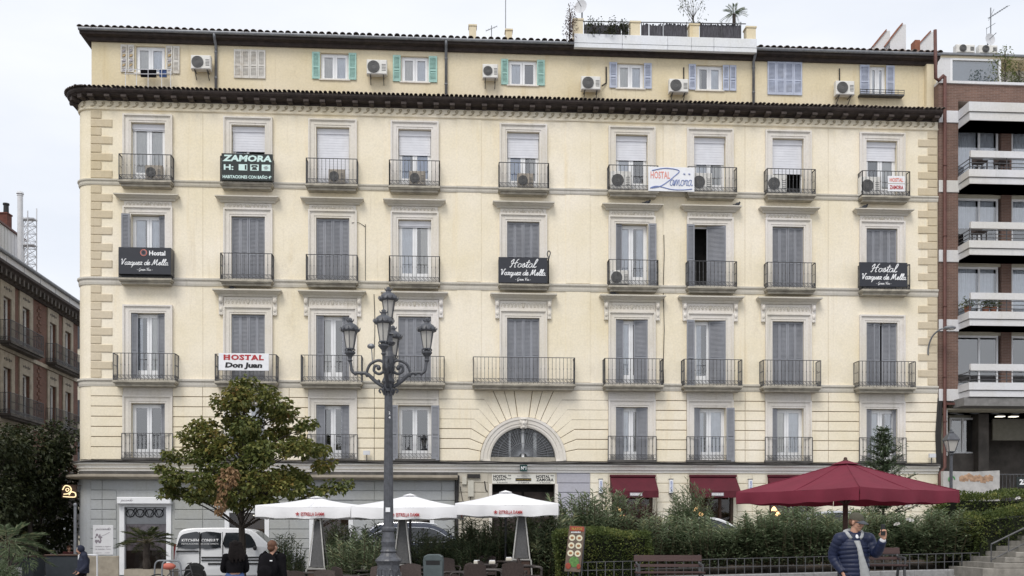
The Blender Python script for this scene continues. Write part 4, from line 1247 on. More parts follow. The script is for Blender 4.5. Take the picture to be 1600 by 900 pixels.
mb.build('window_scrolls', 'ink_black', shopf)
MB().box(a+0.17, b-0.17, 0.13, 0.15, z1-0.75, z1-0.12).build('banner', 'poster_white', shopf)
MB().box(a+0.17, b-0.17, 0.16, 0.18, z1-1.75, z1-0.77).build('banner', 'poster_pattern', shopf)
MB().box(a+0.17, b-0.17, 0.16, 0.18, z0+0.1, z1-1.77).build('display_dark', 'wood_dark', shopf)
mb = MB(); mb.bbox(a-0.06, b+0.06, -0.28, 0.0, z1+0.0, z1+0.27, 0.03); sb = mb.build('awning_box', 'pvc_white', shopf)
link('lettering', script_mesh('picardo', 0.42, 0.10, 0.006, 'ink_grey'), sb, (a+0.32, -0.283, z1+0.11))
# shop windows of the bar
for k in (1, 2, 3):
    a, b, z0, z1 = gh[k]
    mb = MB(); mb.box(a-0.14, a+0.03, -0.05, 0.3, z0, z1); mb.box(b-0.03, b+0.14, -0.05, 0.3, z0, z1); mb.box(a+0.03, b-0.03, 0.0, 0.3, z1-0.05, z1)
    s_ = mb.build('shopfront', 'pvc_white', BR)
    p_ = MB(); p_.add([(a,0.12,z0),(b,0.12,z0),(b,0.12,z1-0.05),(a,0.12,z1-0.05)],[(0,1,2,3)]); p_.build('pane', 'shop_pane', s_, fixn=False)
    for q in (0.3, 0.6): MB().box(a+(b-a)*q, a+(b-a)*q+0.12, 0.45, 0.52, z1-0.16, z1-0.13).build('ceiling_light', 'lit_white', s_)
# entrance passage
a, b, z0, z1 = gh[4]
for (p, q) in ((a-0.10, a+0.02), (b-0.02, b+0.10)): MB().box(p, q, -0.05, 0.4, z0, z1).build('door_jamb', 'trim_stone', BR)
for (p, q) in ((a+0.03, a+1.2), (b-1.2, b-0.03)): MB().box(p, q, 0.45, 0.5, z0, z1-0.3).build('door', 'eave_wood', BR)
sgb = MB().box(a+0.022, b-0.022, -0.02, 0.06, z1+0.005, fz(818,741)); 
za_, zb_ = z1+0.005, fz(818, 741)
eb = sgb.build('entrance_board', 'sign_cream', BR)
w3 = (b-a)/3; mid = (za_+zb_)/2
text('HOSTAL **', eb, (a+w3*0.5, -0.024, mid+0.10), 0.12, 0.70, 'ink_black', bold=0.04)
text('D.JUAN ***', eb, (a+w3*0.5, -0.024, mid-0.03), 0.12, 0.70, 'ink_black', bold=0.04)
text('3º PLANTA', eb, (a+w3*0.5, -0.024, mid-0.14), 0.05, 0.42, 'ink_black')
MB().box(a+w3+0.1, b-w3-0.12, -0.03, -0.022, mid-0.08, mid+0.03).build('gold_strip', 'ink_black', eb)
text('VAZQUEZ DE MELLA', eb, (a+w3*1.5, -0.034, mid-0.025), 0.06, 0.58, 'ink_gold', bold=0.01)
text('HOSTAL **', eb, (a+w3*1.5, -0.024, mid+0.11), 0.07, 0.5, 'ink_grey')
text('2º PLANTA', eb, (a+w3*1.5, -0.024, mid-0.14), 0.05, 0.42, 'ink_black')
text('HOSTAL **', eb, (b-w3*0.5, -0.024, mid+0.10), 0.12, 0.70, 'ink_black', bold=0.04)
text('ZAMORA', eb, (b-w3*0.5, -0.024, mid-0.03), 0.12, 0.68, 'ink_black', bold=0.04, spacing=1.1)
text('4º PLANTA', eb, (b-w3*0.5, -0.024, mid-0.14), 0.05, 0.42, 'ink_black')
nb_ = MB().bbox(AC0-0.14, AC0+0.14, -0.245, -0.222, 4.05, 4.31, 0.006).build('number_plate', 'sign_green', BR)
text('Nº1', nb_, (AC0, -0.249, 4.18), 0.13, 0.2, 'ink_white', bold=0.02)
# meter boxes and wiring between bar and entrance
mb = MB(); mb.box(fu(731), fu(740), -0.14, -0.037, fz(735,776), fz(735,751)); mb.build('meter_box', 'box_cream', BR)
mb = MB(); mb.box(fu(722), fu(729), -0.12, -0.037, fz(725,757), fz(725,745)); mb.build('meter_box', 'box_cream', BR)
mb = MB(); mb.box(fu(730), fu(750), -0.13, -0.037, fz(740,747), fz(740,741)); mb.build('wiring_bundle', 'cable', BR)
mb = MB(); mb.tube([(fu(716),-0.08,3.9),(fu(714),-0.08,2.5),(fu(715),-0.08,0.3)], 0.05, 6); mb.build('downpipe', 'cable', BR)
mb = MB(); mb.tube([(fu(712),-0.08,3.9),(fu(711),-0.08,2.5),(fu(711),-0.08,0.3)], 0.03, 6); mb.build('cable', 'cable', BR)
mb = MB()
mb.tube(smooth_path([(fu(735),-0.09,fz(735,776)),(fu(734),-0.07,fz(734,786)),(fu(724),-0.06,fz(724,784)),(fu(719),-0.06,fz(719,760))],5), 0.012, 4)
mb.tube(smooth_path([(fu(757),-0.09,fz(757,752)),(fu(759),-0.07,fz(759,765)),(fu(762),-0.06,fz(762,768))],5), 0.02, 4)
mb.build('cable', 'cable', BR)
# loose cables running down and along the facade
for (px, zt, zb_) in ((585, 10.9, 4.5), (1037, 13.4, 4.45)):
    mb = MB(); pts = [(fu(px)+0.02*sin(z*2.1), -0.02, z) for z in [zt-(zt-zb_)*t/12 for t in range(13)]]
    mb.tube(pts, 0.012, 4); mb.build('cable', 'cable', wall)
mb = MB(); x0, x1 = fu(130), fu(1460)
for off in (0.0, 0.05):
    mb.tube([(x0+(x1-x0)*t/40, -0.285-off*0.2, 4.36+off+0.03*sin(t*1.7+off*40)) for t in range(41)], 0.013, 4)
mb.build('cable', 'cable', wall)
mb = MB(); mb.tube([(fu(571),-0.02,13.6),(fu(571),-0.02,11.4)], 0.01, 4); mb.tube(smooth_path([(fu(550),-0.09,13.62),(fu(560),-0.03,13.66),(fu(571),-0.02,13.5)],5), 0.01, 4); mb.build('cable', 'cable', wall)
# burger bar doors with warm lamps inside
for k in (5, 6, 7):
    a, b, z0, z1 = gh[k]
    mb = MB(); mb.box(a, a+0.1, 0.05, 0.25, z0, z1); mb.box(b-0.1, b, 0.05, 0.25, z0, z1); mb.box(a+0.1, b-0.1, 0.05, 0.25, z1-0.12, z1); mb.box((a+b)/2+0.3, (a+b)/2+0.38, 0.05, 0.25, z0, z1-0.12)
    s_ = mb.build('shopfront', 'wood_dark', BR)
    p_ = MB(); p_.add([(a+.1,0.15,z0),(b-.1,0.15,z0),(b-.1,0.15,z1-0.1),(a+.1,0.15,z1-0.1)],[(0,1,2,3)]); p_.build('pane', 'shop_pane', s_, fixn=False)
    for (dx, dz) in ((0.35, 1.15), (0.52, 1.35), (0.30, 1.5))[:3 if k == 5 else 2]:
        mb = MB(); mb.lathe([(0.02,0.16),(0.06,0.12),(0.13,0.0),(0.12,-0.02)], 10, (a+dx, 0.5, z1-dz)); mb.build('pendant_lamp', 'lit_warm', s_)
        MB().bar((a+dx,0.5,z1-dz+0.15),(a+dx,0.5,z1-0.05),0.01).build('cord', 'cable', s_)
    MB().box(a+0.15, b-0.15, 0.6, 0.7, z1-1.75, z1-1.6).build('shelf', 'wood_brown', s_)
# ------------------------------------------------------------------ things fixed to or standing on the cream house
def on_house(name, label, cat, u, d, z, group=None):
    return thing(name, label, cat, FW(u, d, z), TH, group)
# ---- air conditioners
ACP = {}
def ac_meshes(w, h, dp, casing):
    key = (w, h, casing)
    if key in ACP: return ACP[key]
    body = MB().bbox(-w/2, w/2, -dp, 0, 0, h, 0.03)
    b = body.mesh('casing', casing)
    fx, r = -w*0.16, min(h*0.43, w*0.3)
    g = MB()
    g.lathe([(r,0),(r,0.02),(r-0.02,0.025),(0.03,0.02),(0.02,0.03)], 18)
    for q in (0.45, 0.7, 0.95): g.tube([(r*q*cos(2*pi*t/14), r*q*sin(2*pi*t/14), 0.035) for t in range(14)], 0.007, 3, closed=True)
    g.v = [(x+fx, -dp-z, y+h*0.5) for (x,y,z) in g.v]
    gm = g.mesh('fan_grille', 'ac_grille')
    v = MB()
    for k in range(5): v.box(w*0.24, w*0.44, -dp-0.008, -dp, h*(0.25+k*0.1), h*(0.25+k*0.1)+0.02)
    vm = v.mesh('vent_slots', 'ac_grille')
    br = MB()
    for s in (-1, 1):
        br.bar((s*w*0.32,-dp,-0.02),(s*w*0.32,0.14,-0.02),0.03); br.bar((s*w*0.32,-dp*0.9,-0.03),(s*w*0.32,0.14,-0.26),0.025)
    bm2 = br.mesh('wall_bracket', 'iron')
    ACP[key] = (b, gm, vm, bm2)
    return ACP[key]
def ac_unit(label, u, d, z, w=0.78, h=0.55, dp=0.28, casing='ac_white', wall_mount=True, group=None):
    t = on_house('air_conditioner', label, 'air conditioner', u, d, z, group)
    b, g, v, br = ac_meshes(w, h, dp, casing)
    link('casing', b, t); link('fan_grille', g, t); link('vent_slots', v, t)
    if wall_mount: link('wall_bracket', br, t)
    else: link('foot', MB().box(-w*0.4, w*0.4, -dp+0.02, -0.02, -0.06, -0.001).mesh('foot', 'iron'), t)
    return t
for (a, b, t, bt, lab) in ((299,330,87,109,'white air conditioner on the attic wall beside the leftmost downpipe'),
      (573,605,94,117,'white air conditioner on the attic wall between two turquoise-shuttered windows'),
      (754,778,101,123,'white air conditioner just left of the third turquoise-shuttered attic window'),
      (908,938,120,141,'white air conditioner low on the attic wall left of the first blue-shuttered window'),
      (1045,1075,124,145,'white air conditioner on the attic wall between two blue-shuttered windows'),
      (1305,1334,127,149,'white air conditioner left of the narrow blue-shuttered attic window at the right end')):
    w = fu(b,-AY+0.3)-fu(a,-AY+0.3); zz = fz(a, bt, -AY+0.3); h = fz(a, t, -AY+0.3)-zz
    ac_unit(lab, fu((a+b)/2, -AY+0.3), -AY+0.14, zz, round(w,2), round(h,2), 0.26, group='attic air conditioners')
mb = MB(); x = fu(947,-AY); mb.tube([(x,AY-0.03,az(947,105)),(x,AY-0.03,az(947,130)),(fu(940,-AY),AY-0.1,az(940,136))], 0.03, 6); mb.build('drain_hose', 'cable', BR)
mb = MB(); x = fu(1068,-AY); mb.tube([(x,AY-0.03,az(1068,106)),(x,AY-0.03,az(1068,124))], 0.025, 6); mb.build('drain_hose', 'cable', BR)
mb = MB(); x = fu(1311,-AY); mb.tube([(x,AY-0.05,az(1311,108)),(x,AY-0.05,az(1311,127))], 0.025, 6); mb.build('drain_hose', 'cable', BR)
ord_ = ['first', 'second', 'third', 'fourth', 'fifth', 'sixth', 'seventh', 'eighth', 'ninth']
for (i, px, cas) in ((0,240,'ac_tan'),(2,526,'ac_tan'),(3,652,'ac_tan'),(4,821,'ac_tan'),(5,970,'ac_white'),(6,1097,'ac_white'),(7,1214,'ac_white'),(8,1360,'ac_white')):
    big = cas == 'ac_white'
    ac_unit('%s air conditioner standing on the %s top-floor balcony from the left' % ('white' if big else 'small tan', ord_[i]), fu(px,0.3), 0.06, 15.06, 0.80 if big else 0.62, 0.72 if big else 0.55, 0.26, cas, False, 'air conditioners on the top-floor balconies')
ac_unit('white air conditioner on the third-storey balcony behind half-open shutters', fu(968,0.3), 0.06, 11.36, 0.74, 0.55, 0.26, 'ac_white', False)

# ---- hostel signs hung on the balcony railings
def panel(name, label, px0, px1, py0, py1, d, mat, depth=0.12, cat='sign', group=None):
    u0, u1 = fu(px0,d), fu(px1,d); pm = (px0+px1)/2
    z0, z1 = fz(pm,py1,d), fz(pm,py0,d)
    t = on_house(name, label, cat, (u0+u1)/2, d, z0, group)
    w, h = u1-u0, z1-z0
    MB().bbox(-w/2, w/2, 0.0, depth, 0, h, 0.008).build('board', mat, t)
    return t, w, h
t, w, h = panel('hostel_sign', 'black hostel sign with pale green lettering and pictograms on top-floor balcony', 346, 426, 240, 282, 0.58, 'sign_black')
text('ZAMORA', t, (0,-0.006,h*0.82), 0.25, w*0.96, 'ink_mint', shear=0.12, bold=0.045)
text('H:', t, (-w*0.36,-0.006,h*0.48), 0.21, 0.36, 'ink_mint', bold=0.03)
for k in range(3):
    x = -w*0.08 + k*w*0.225
    MB().box(x-0.16, x+0.16, -0.006, 0.001, h*0.37, h*0.60).build('pictogram_field', 'ink_mint', t)
mb = MB().box(0,0.001,0,0.001,0,0.001)
x = -w*0.08; MB().box(x+0.07, x+0.13, -0.011, -0.005, h*0.40, h*0.57).build('pictogram', 'sign_black', t)
x = -w*0.08+w*0.225
mb = MB(); mb.prism([(x-0.10,h*0.40),(x+0.10,h*0.40),(x+0.06,h*0.5),(x-0.06,h*0.5)], -0.011, -0.005); mb.prism([(x-0.13,h*0.51),(x-0.08,h*0.50),(x,h*0.54),(x+0.08,h*0.50),(x+0.13,h*0.51),(x+0.1,h*0.575),(x-0.1,h*0.575)], -0.011, -0.005); mb.build('pictogram', 'sign_black', t)
x = -w*0.08+w*0.45
mb = MB()
for k in range(3):
    a = pi*k/3; mb.bar((x-0.1*cos(a),-0.009,h*0.485-0.1*sin(a)), (x+0.1*cos(a),-0.009,h*0.485+0.1*sin(a)), 0.016, 0.006)
mb.tube([(x+0.055*cos(2*pi*q/10),-0.009,h*0.485+0.055*sin(2*pi*q/10)) for q in range(10)], 0.007, 3, closed=True)
mb.build('pictogram', 'ring_grey', t)
text('HABITACIONES CON BAÑO 4ª', t, (0,-0.006,h*0.14), 0.15, w*0.95, 'ink_mint', bold=0.03)
# slate signs with white brush lettering
t, w, h = panel('hostel_sign', 'slate hostel sign with small ring emblem on the leftmost balcony', 185, 267, 386.5, 428.5, 0.55, 'sign_slate', 0.5)
mb = MB(); rr = 0.115
mb.tube([(-w*0.02+rr*cos(2*pi*q/24),-0.004,h*0.80+rr*sin(2*pi*q/24)) for q in range(24)], 0.014, 4, closed=True); mb.build('ring_emblem', 'ink_pink', t)
mb = MB(); mb.tube([(-w*0.02+0.08*cos(2*pi*q/20),-0.004,h*0.80+0.08*sin(2*pi*q/20)) for q in range(20)], 0.012, 4, closed=True); mb.build('ring_emblem', 'ring_grey', t)
text('Hostal', t, (w*0.24,-0.006,h*0.79), 0.18, w*0.31, 'ink_white', bold=0.03)
link('lettering', script_mesh('Vazquez de Mella', w*0.90, 0.21, 0.016, 'ink_white'), t, (-0.02,-0.008,h*0.34))
link('lettering', script_mesh('- Gran Via -'.replace('V','V'), w*0.30, 0.10, 0.008, 'ink_white'), t, (0.0,-0.008,h*0.13))
for (lab, a, b, c, d_) in (('slate hostel sign with white script lettering on the middle balcony above the arch', 779, 855, 402, 442), ('slate hostel sign with white script lettering on the rightmost balcony', 1343, 1418, 410, 448)):
    t, w, h = panel('hostel_sign', lab, a, b, c, d_, 0.5, 'sign_slate', 0.06)
    link('lettering', script_mesh('Hostal', w*0.54, 0.30, 0.017, 'ink_white'), t, (-0.02,-0.008,h*0.60))
    link('lettering', script_mesh('Vazquez de Mella', w*0.92, 0.22, 0.018, 'ink_white'), t, (-0.01,-0.008,h*0.29))
    link('lettering', script_mesh('- Gran Via -', w*0.32, 0.10, 0.008, 'ink_white'), t, (0.0,-0.008,h*0.09))
ring = on_house('iron_hook', 'dark iron loop standing up beside the middle slate sign', 'hook', fu(857.5,0.45), 0.45, fz(857,404,0.45))
mb = MB(); mb.tube(smooth_path([(0,0,-0.02),(0.03,0,0.1),(0.06,0,0.22),(0.0,0,0.3),(-0.06,0,0.2),(-0.03,0,0.08),(0.02,0,0.02)],4), 0.022, 6); mb.build('loop', 'iron', ring)
t, w, h = panel('hostel_sign', 'white hostel sign with red and black lettering above the street tree', 341.5, 420, 552, 579, 0.60, 'sign_white', 0.03)
text('HOSTAL', t, (0,-0.006,h*0.76), 0.21, w*0.80, 'ink_red', bold=0.045, spacing=1.15)
mb = MB()
for k in range(6):
    x = -w*0.335 + k*w*0.134
    for zz in (0.655, 0.862): mb.box(x-0.055, x+0.055, -0.007, -0.003, h*zz-0.012, h*zz+0.012)
mb.build('serif', 'ink_red', t)
text('Don Juan', t, (0,-0.006,h*0.27), 0.26, w*0.74, 'ink_black', bold=0.05, shear=0.1)
t, w, h = panel('hostel_sign', 'white banner with red capitals and blue script strung between two balconies', 1013, 1085, 261, 299, 0.50, 'sign_white', 0.015)
text('HOSTAL', t, (-w*0.24,-0.006,h*0.66), 0.28, w*0.42, 'ink_pink', bold=0.01)
mb = MB()
mb.tube(smooth_path([(-w*0.42,-0.005,h*0.84),(-w*0.2,-0.005,h*0.93),(0.0,-0.005,h*0.93),(w*0.17,-0.005,h*0.84),(w*0.05,-0.005,h*0.6),(-w*0.12,-0.005,h*0.34),(-w*0.28,-0.005,h*0.17),(-w*0.46,-0.005,h*0.12),(-w*0.3,-0.005,h*0.20),(0.0,-0.005,h*0.08),(w*0.25,-0.005,h*0.07),(w*0.45,-0.005,h*0.11)],5), 0.02, 5)
mb.build('flourish', 'ink_blue', t)
link('lettering', script_mesh('amora', w*0.48, 0.46, 0.013, 'ink_blue', 0.1), t, (w*0.20,-0.008,h*0.24))
for s in (0.28, 0.39):
    mb = MB()
    for q in range(3):
        a = pi*q/3+0.3; mb.bar((w*s-0.05*cos(a),-0.005,h*0.72-0.05*sin(a)),(w*s+0.05*cos(a),-0.005,h*0.72+0.05*sin(a)),0.022,0.006)
    mb.build('star', 'ink_blue', t)
t, w, h = panel('hostel_sign', 'small white two-line hostel sign with red letters on the top right balcony', 1387.5, 1414, 275, 299, 0.47, 'sign_white', 0.03)
text('HOSTAL', t, (0,-0.006,h*0.74), 0.16, w*0.8, 'ink_pink', bold=0.03)
text('ZAMORA', t, (0,-0.006,h*0.26), 0.16, w*0.8, 'ink_red', bold=0.03)
MB().box(-w/2, w/2, -0.004, 0.0, h*0.48, h*0.52).build('divider', 'ac_tan', t)

# ---- burgundy awnings of the burger bar
for n_, (a, b, lab) in enumerate(((953,1023,'burgundy shop awning nearest the hostel entrance'),(1077,1149,'burgundy shop awning in the middle of the cream ground floor'),(1199,1271,'burgundy shop awning half hidden behind the burgundy parasol'))):
    u0, u1 = fu(a), fu(b); pm = (a+b)/2
    zt, zm = fz(pm,744.5), fz(pm,767,0.75); zl = fz(pm,777.5,0.75)
    t = on_house('shop_awning', lab, 'awning', (u0+u1)/2, 0.04, zl, 'burgundy shop awnings'); hw = (u1-u0)/2
    mb = MB(); n = 10
    for q in range(n+1):
        s = q/n; mb.v += [(-hw*(1-0.0*s), -0.72*s, zt-zl + (zm-zt)*s - 0.03*sin(pi*s)), (hw*(1-0.0*s), -0.72*s, zt-zl + (zm-zt)*s - 0.03*sin(pi*s))]
    for q in range(n): mb.f.append([2*q, 2*q+1, 2*q+3, 2*q+2]); mb.m.append(0)
    for s in (-1, 1): mb.add([(s*hw,0,zt-zl),(s*hw,-0.72,zm-zl),(s*hw,-0.72,zm-zl-0.05),(s*hw,0,zm-zl-0.05)],[(0,1,2,3)])
    mb.build('canopy', 'awning_red', t)
    mb = MB(); k = 24
    for q in range(k+1):
        x = -hw + 2*hw*q/k; mb.v += [(x,-0.725-0.012*sin(q*1.3),zm-zl),(x,-0.73-0.02*sin(q*1.3),0.0)]
    for q in range(k): mb.f.append([2*q,2*q+1,2*q+3,2*q+2]); mb.m.append(0)
    vl = mb.build('valance', 'awning_red', t, smooth=True)
    MB().box(-0.24, 0.24, -0.77, -0.755, 0.06, 0.19).build('name_patch', 'ink_grey', t)
    text('MUNDIBURGER', t, (0,-0.772,0.125), 0.08, 0.44, 'ink_white', bold=0.02)
    MB().box(-hw-0.02, hw+0.02, -0.1, 0.0, zt-zl-0.02, zt-zl+0.06).build('cassette', 'awning_red', t)
for (px, lab) in ((939,'narrow white box sign left of the first burgundy awning'),(1049,'narrow white box sign between the first two burgundy awnings'),(1173,'narrow white box sign left of the burgundy parasol peak')):
    t = on_house('box_sign', lab, 'sign', fu(px,0.2), 0.06, fz(px,771.5,0.2), 'narrow box signs')
    MB().bbox(-0.075, 0.075, -0.16, 0.0, 0.03, 0.56, 0.01).build('body', 'sign_white', t)
    MB().box(-0.08, 0.08, -0.165, 0.02, 0.0, 0.028).build('end_cap', 'iron', t); MB().box(-0.08, 0.08, -0.165, 0.02, 0.562, 0.59).build('end_cap', 'iron', t)
    me = text_mesh('BURGER', 0.08, 0.42, bold=0.02, mat='ink_blue')
    for v in me.vertices: v.co = (-v.co.z, v.co.y, v.co.x)
    link('lettering', me, t, (0,-0.164,0.30))
# poster by the corner
t, w, h = panel('poster', 'white poster with grey drawing on the grey corner pier', 145, 177, 820.5, 867, 0.05, 'poster_white', 0.012, 'poster')
link('lettering', script_mesh('picardo', w*0.72, 0.10, 0.007, 'ink_grey'), t, (0,-0.004,h*0.84))
mb = MB(); rr_ = random.Random(5)
for q in range(16):
    x, z = -w*0.22+rr_.uniform(-0.11,0.11), h*0.55+rr_.uniform(-0.17,0.15); mb.ell((x,-0.002,z),(rr_.uniform(.02,.05),0.003,rr_.uniform(.03,.06)),6,4)
mb.build('drawing', 'ring_grey', t)
mb = MB(); mb.tube([(-w*0.2,-0.003,h*0.6),(w*0.1,-0.003,h*0.68),(w*0.32,-0.003,h*0.76)],0.008,4); mb.build('drawing', 'ink_grey', t)
for k, z in enumerate((0.28, 0.20)): text('bisuteria y regalos' if k == 0 else 'tu cuentas - hora', t, (0,-0.004,h*z), 0.05, w*0.74, 'ink_grey', bold=0.02)
text('.com', t, (w*0.2,-0.004,h*0.07), 0.03, w*0.25, 'ink_grey'); text('@picardo', t, (-w*0.2,-0.004,h*0.07), 0.03, w*0.25, 'ink_grey')
# neon sign over the side street, seen past the corner
t = on_house('neon_sign', 'glowing cream neon sign shaped like a coiled figure at the street corner', 'neon sign', fu(107,0.0), 0.0, fz(107,777,0))
mb = MB()
mb.tube(smooth_path([(-0.22,0,0.28),(-0.12,0,0.44),(0.05,0,0.40),(0.10,0,0.26),(-0.02,0,0.14),(-0.18,0,0.12)],5), 0.022, 6)
mb.tube(smooth_path([(-0.10,0,0.30),(-0.02,0,0.34),(0.02,0,0.28),(-0.06,0,0.22)],4,True), 0.016, 6, closed=True)
mb.tube(smooth_path([(-0.2,0,0.03),(0.05,0,0.01),(0.25,0,0.02),(0.25,0,0.16),(0.1,0,0.2),(0.02,0,0.08)],5), 0.022, 6)
mb.build('neon_tube', 'neon_cream', t)
mb = MB(); mb.box(-0.27,0.28,0.05,0.07,-0.03,0.48); mb.bar((0.2,0.06,0.45),(0.62,0.25,0.45),0.03); mb.build('backboard', 'wood_dark', t)
# floodlights on the cornice
for (px, lab) in ((573,'small floodlight on the cornice left of the tall street lamp'),(1456,'small floodlight on the cornice at the right end of the house')):
    t = on_house('floodlight', lab, 'floodlight', fu(px,0.2), 0.18, 4.42, 'floodlights on the cornice')
    mb = MB(); mb.tube([(0,0,0),(0,0,0.24)], 0.02, 6); mb.build('stem', 'iron', t)
    MB().box(-0.13,0.13,-0.10,0.0,0.24,0.40).build('lamp_head', 'metal_white', t)
# wall lantern arm by the right edge
t = on_house('wall_street_light', 'curved grey street light arm on the right quoins', 'street light', fu(1449.5), 0.03, fz(1449,555))
mb = MB(); h_ = fz(1449,516,0.3)-fz(1449,555)
mb.tube(smooth_path([(0,0,0),(0.0,-0.05,0.35),(0.06,-0.25,h_*0.75),(0.22,-0.5,h_*0.97),(0.35,-0.62,h_)],5), 0.032, 6); mb.build('arm', 'zinc', t, smooth=True)
mb = MB(); mb.ell((0.50,-0.78,h_+0.0),(0.26,0.16,0.085),12,6); mb.build('lamp_head', 'zinc', t, smooth=True)
MB().ell((0.52,-0.8,h_-0.045),(0.17,0.12,0.05),10,5).build('lamp_bowl', 'lantern_glass', t, smooth=True)
# ---- pigeons on the window hoods
pg = MB()
pg.ell((0,0,0.09),(0.13,0.065,0.065),10,7, rot=Matrix.Rotation(radians(-18),3,'Y')); pg.ell((0.11,0,0.17),(0.042,0.038,0.042),8,6); pg.tube([(0.06,0,0.11),(0.09,0,0.14),(0.11,0,0.17)],[0.055,0.042,0.036],8)
pg.tube([(0.145,0,0.168),(0.175,0,0.16)],[0.012,0.003],5); pg.prism([(-0.24,0.03),(-0.08,0.06),(-0.08,0.1),(-0.24,0.05)],-0.035,0.035)
pg.tube([(0.0,0.02,0.04),(0.0,0.02,0.0)],0.007,4); pg.tube([(0.0,-0.02,0.04),(0.0,-0.02,0.0)],0.007,4)
pig_me = None
for (px, fl, lab, r) in ((361,2,'dark pigeon on the stone hood under the second slate-free balcony from the left',2.6),(1012,3,'dark pigeon on the stone hood right of the middle slate sign',0.3),(1153,3,'dark pigeon on the right end of the seventh third-storey hood',0.5),(958,2,'dark pigeon on the second-storey hood right of the wide balcony',2.8),(1352,3,'dark pigeon on the hood above the rightmost slate sign',0.2)):
    zb = FLZ[fl][1]; z = zb + (0.705 if fl == 3 else 0.895)
    t = on_house('pigeon', lab, 'pigeon', fu(px,0.25), 0.2, z, 'pigeons on the window hoods')
    if pig_me is None: pig_me = remesh(pg, 'body', 'pigeon', 0.012, 2, t); pig_me = pig_me.data
    else: link('body', pig_me, t)
    t.rotation_euler[2] = TH + r
# ---- roof gear
def antenna(label, px, py0, py1, d, arms):
    t = on_house('tv_antenna', label, 'antenna', fu(px,d), d, 21.1)
    h = fz(px,py0,d)-21.1
    mb = MB(); mb.bar((0,0,-0.3),(0,0,h),0.035)
    for (z, L, tilt) in arms:
        mb.bar((-L/2,0,h-z-tilt),(L/2,0,h-z+tilt),0.022)
        for q in range(5): x = -L/2+L*q/4; zz = h-z+tilt*(2*q/4-1); mb.bar((x,-0.12,zz-0.1),(x,0.12,zz+0.1),0.012)
    mb.build('mast', 'zinc', t); return t
antenna('tall thin mast antenna on the roof beside the right small chimney', 790, -6, 45, -2.0, [])
antenna('small yagi antenna on the roof between the two small chimneys', 768, 40, 62, -2.0, [(0.12,0.45,0.1)])
def dish(label, px, py, r, d, base_z, rz=0.3):
    c = fz(px,py,d)
    t = on_house('satellite_dish', label, 'satellite dish', fu(px,d), d, base_z)
    mb = MB(); h = c-base_z
    mb.tube([(0,0.1,-0.1),(0,0.1,h)],0.03,6); mb.tube([(0,0.1,h),(0,-0.4,h+0.1)],0.015,5); mb.build('mast','zinc',t)
    mb = MB(); n = 18
    ringv = [[(r*q*cos(2*pi*k/n), 0.16*r*(1-q*q)+0.05-0.1, h+r*q*sin(2*pi*k/n)) for k in range(n)] for q in (1.0,0.7,0.35)]
    for ring_ in ringv: mb.v += ring_
    mb.v.append((0,0.16*r-0.05,h))
    for a in range(2):
        for k in range(n): mb.f.append([a*n+k,a*n+(k+1)%n,(a+1)*n+(k+1)%n,(a+1)*n+k]); mb.m.append(0)
    for k in range(n): mb.f.append([2*n+k,2*n+(k+1)%n,3*n]); mb.m.append(0)
    mb.build('reflector_or_glint','metal_white',t,smooth=True)
    t.rotation_euler[2] = TH+rz
    return t
dish('pale satellite dish above the left terrace pier', 908, 11, 0.26, -0.5, 21.9, -0.5)
# ------------------------------------------------------------------ brick and concrete apartment block on the right
RB = thing('brick_apartment_block', 'brown brick apartment block with white balconies and recessed ground floor', 'building', FW(0,0,0), TH)
RU0, RU1 = UR+0.01, UR+12.0
FLR = [7.56, 10.35, 13.13, 15.92]                # balcony slab tops
P1, W0, W1, P2a, P2b = fu(1496), fu(1498), fu(1569), fu(1571), fu(1587)
def rbx(name, mat, *a, par=RB): return MB().box(*a).build(name, mat, par)
TOPZ = fz(1530,133)
rbx('pier', 'brickwork_brown', RU0, P1, -0.06, 0.6, 7.0, TOPZ)
rbx('brick_band', 'brickwork_brown', P1, RU1, -0.05, 0.6, fz(1540,160), TOPZ)
rbx('pier', 'brickwork_brown', P2a, P2b, 0.30, 0.8, 7.0, fz(1540,160)-0.003)
rbx('pier', 'brickwork_brown', P2b+2.6, P2b+3.2, 0.30, 0.8, 7.0, fz(1540,160)-0.003)
rbx('core', 'plaster_beige', P1+0.002, RU1, 0.82, 13.5, 6.6, TOPZ)
rbx('flank', 'brickwork_brown', RU0+0.3, RU1, 13.5, 13.7, -1, TOPZ+2.5)
for zt in [15.92+2.79] + FLR[::-1]:
    MB().bbox(RU0+0.003, P1+0.02, -0.10, 0.5, zt-0.62, zt-0.14, 0.012).build('floor_band', 'concrete_white', RB)
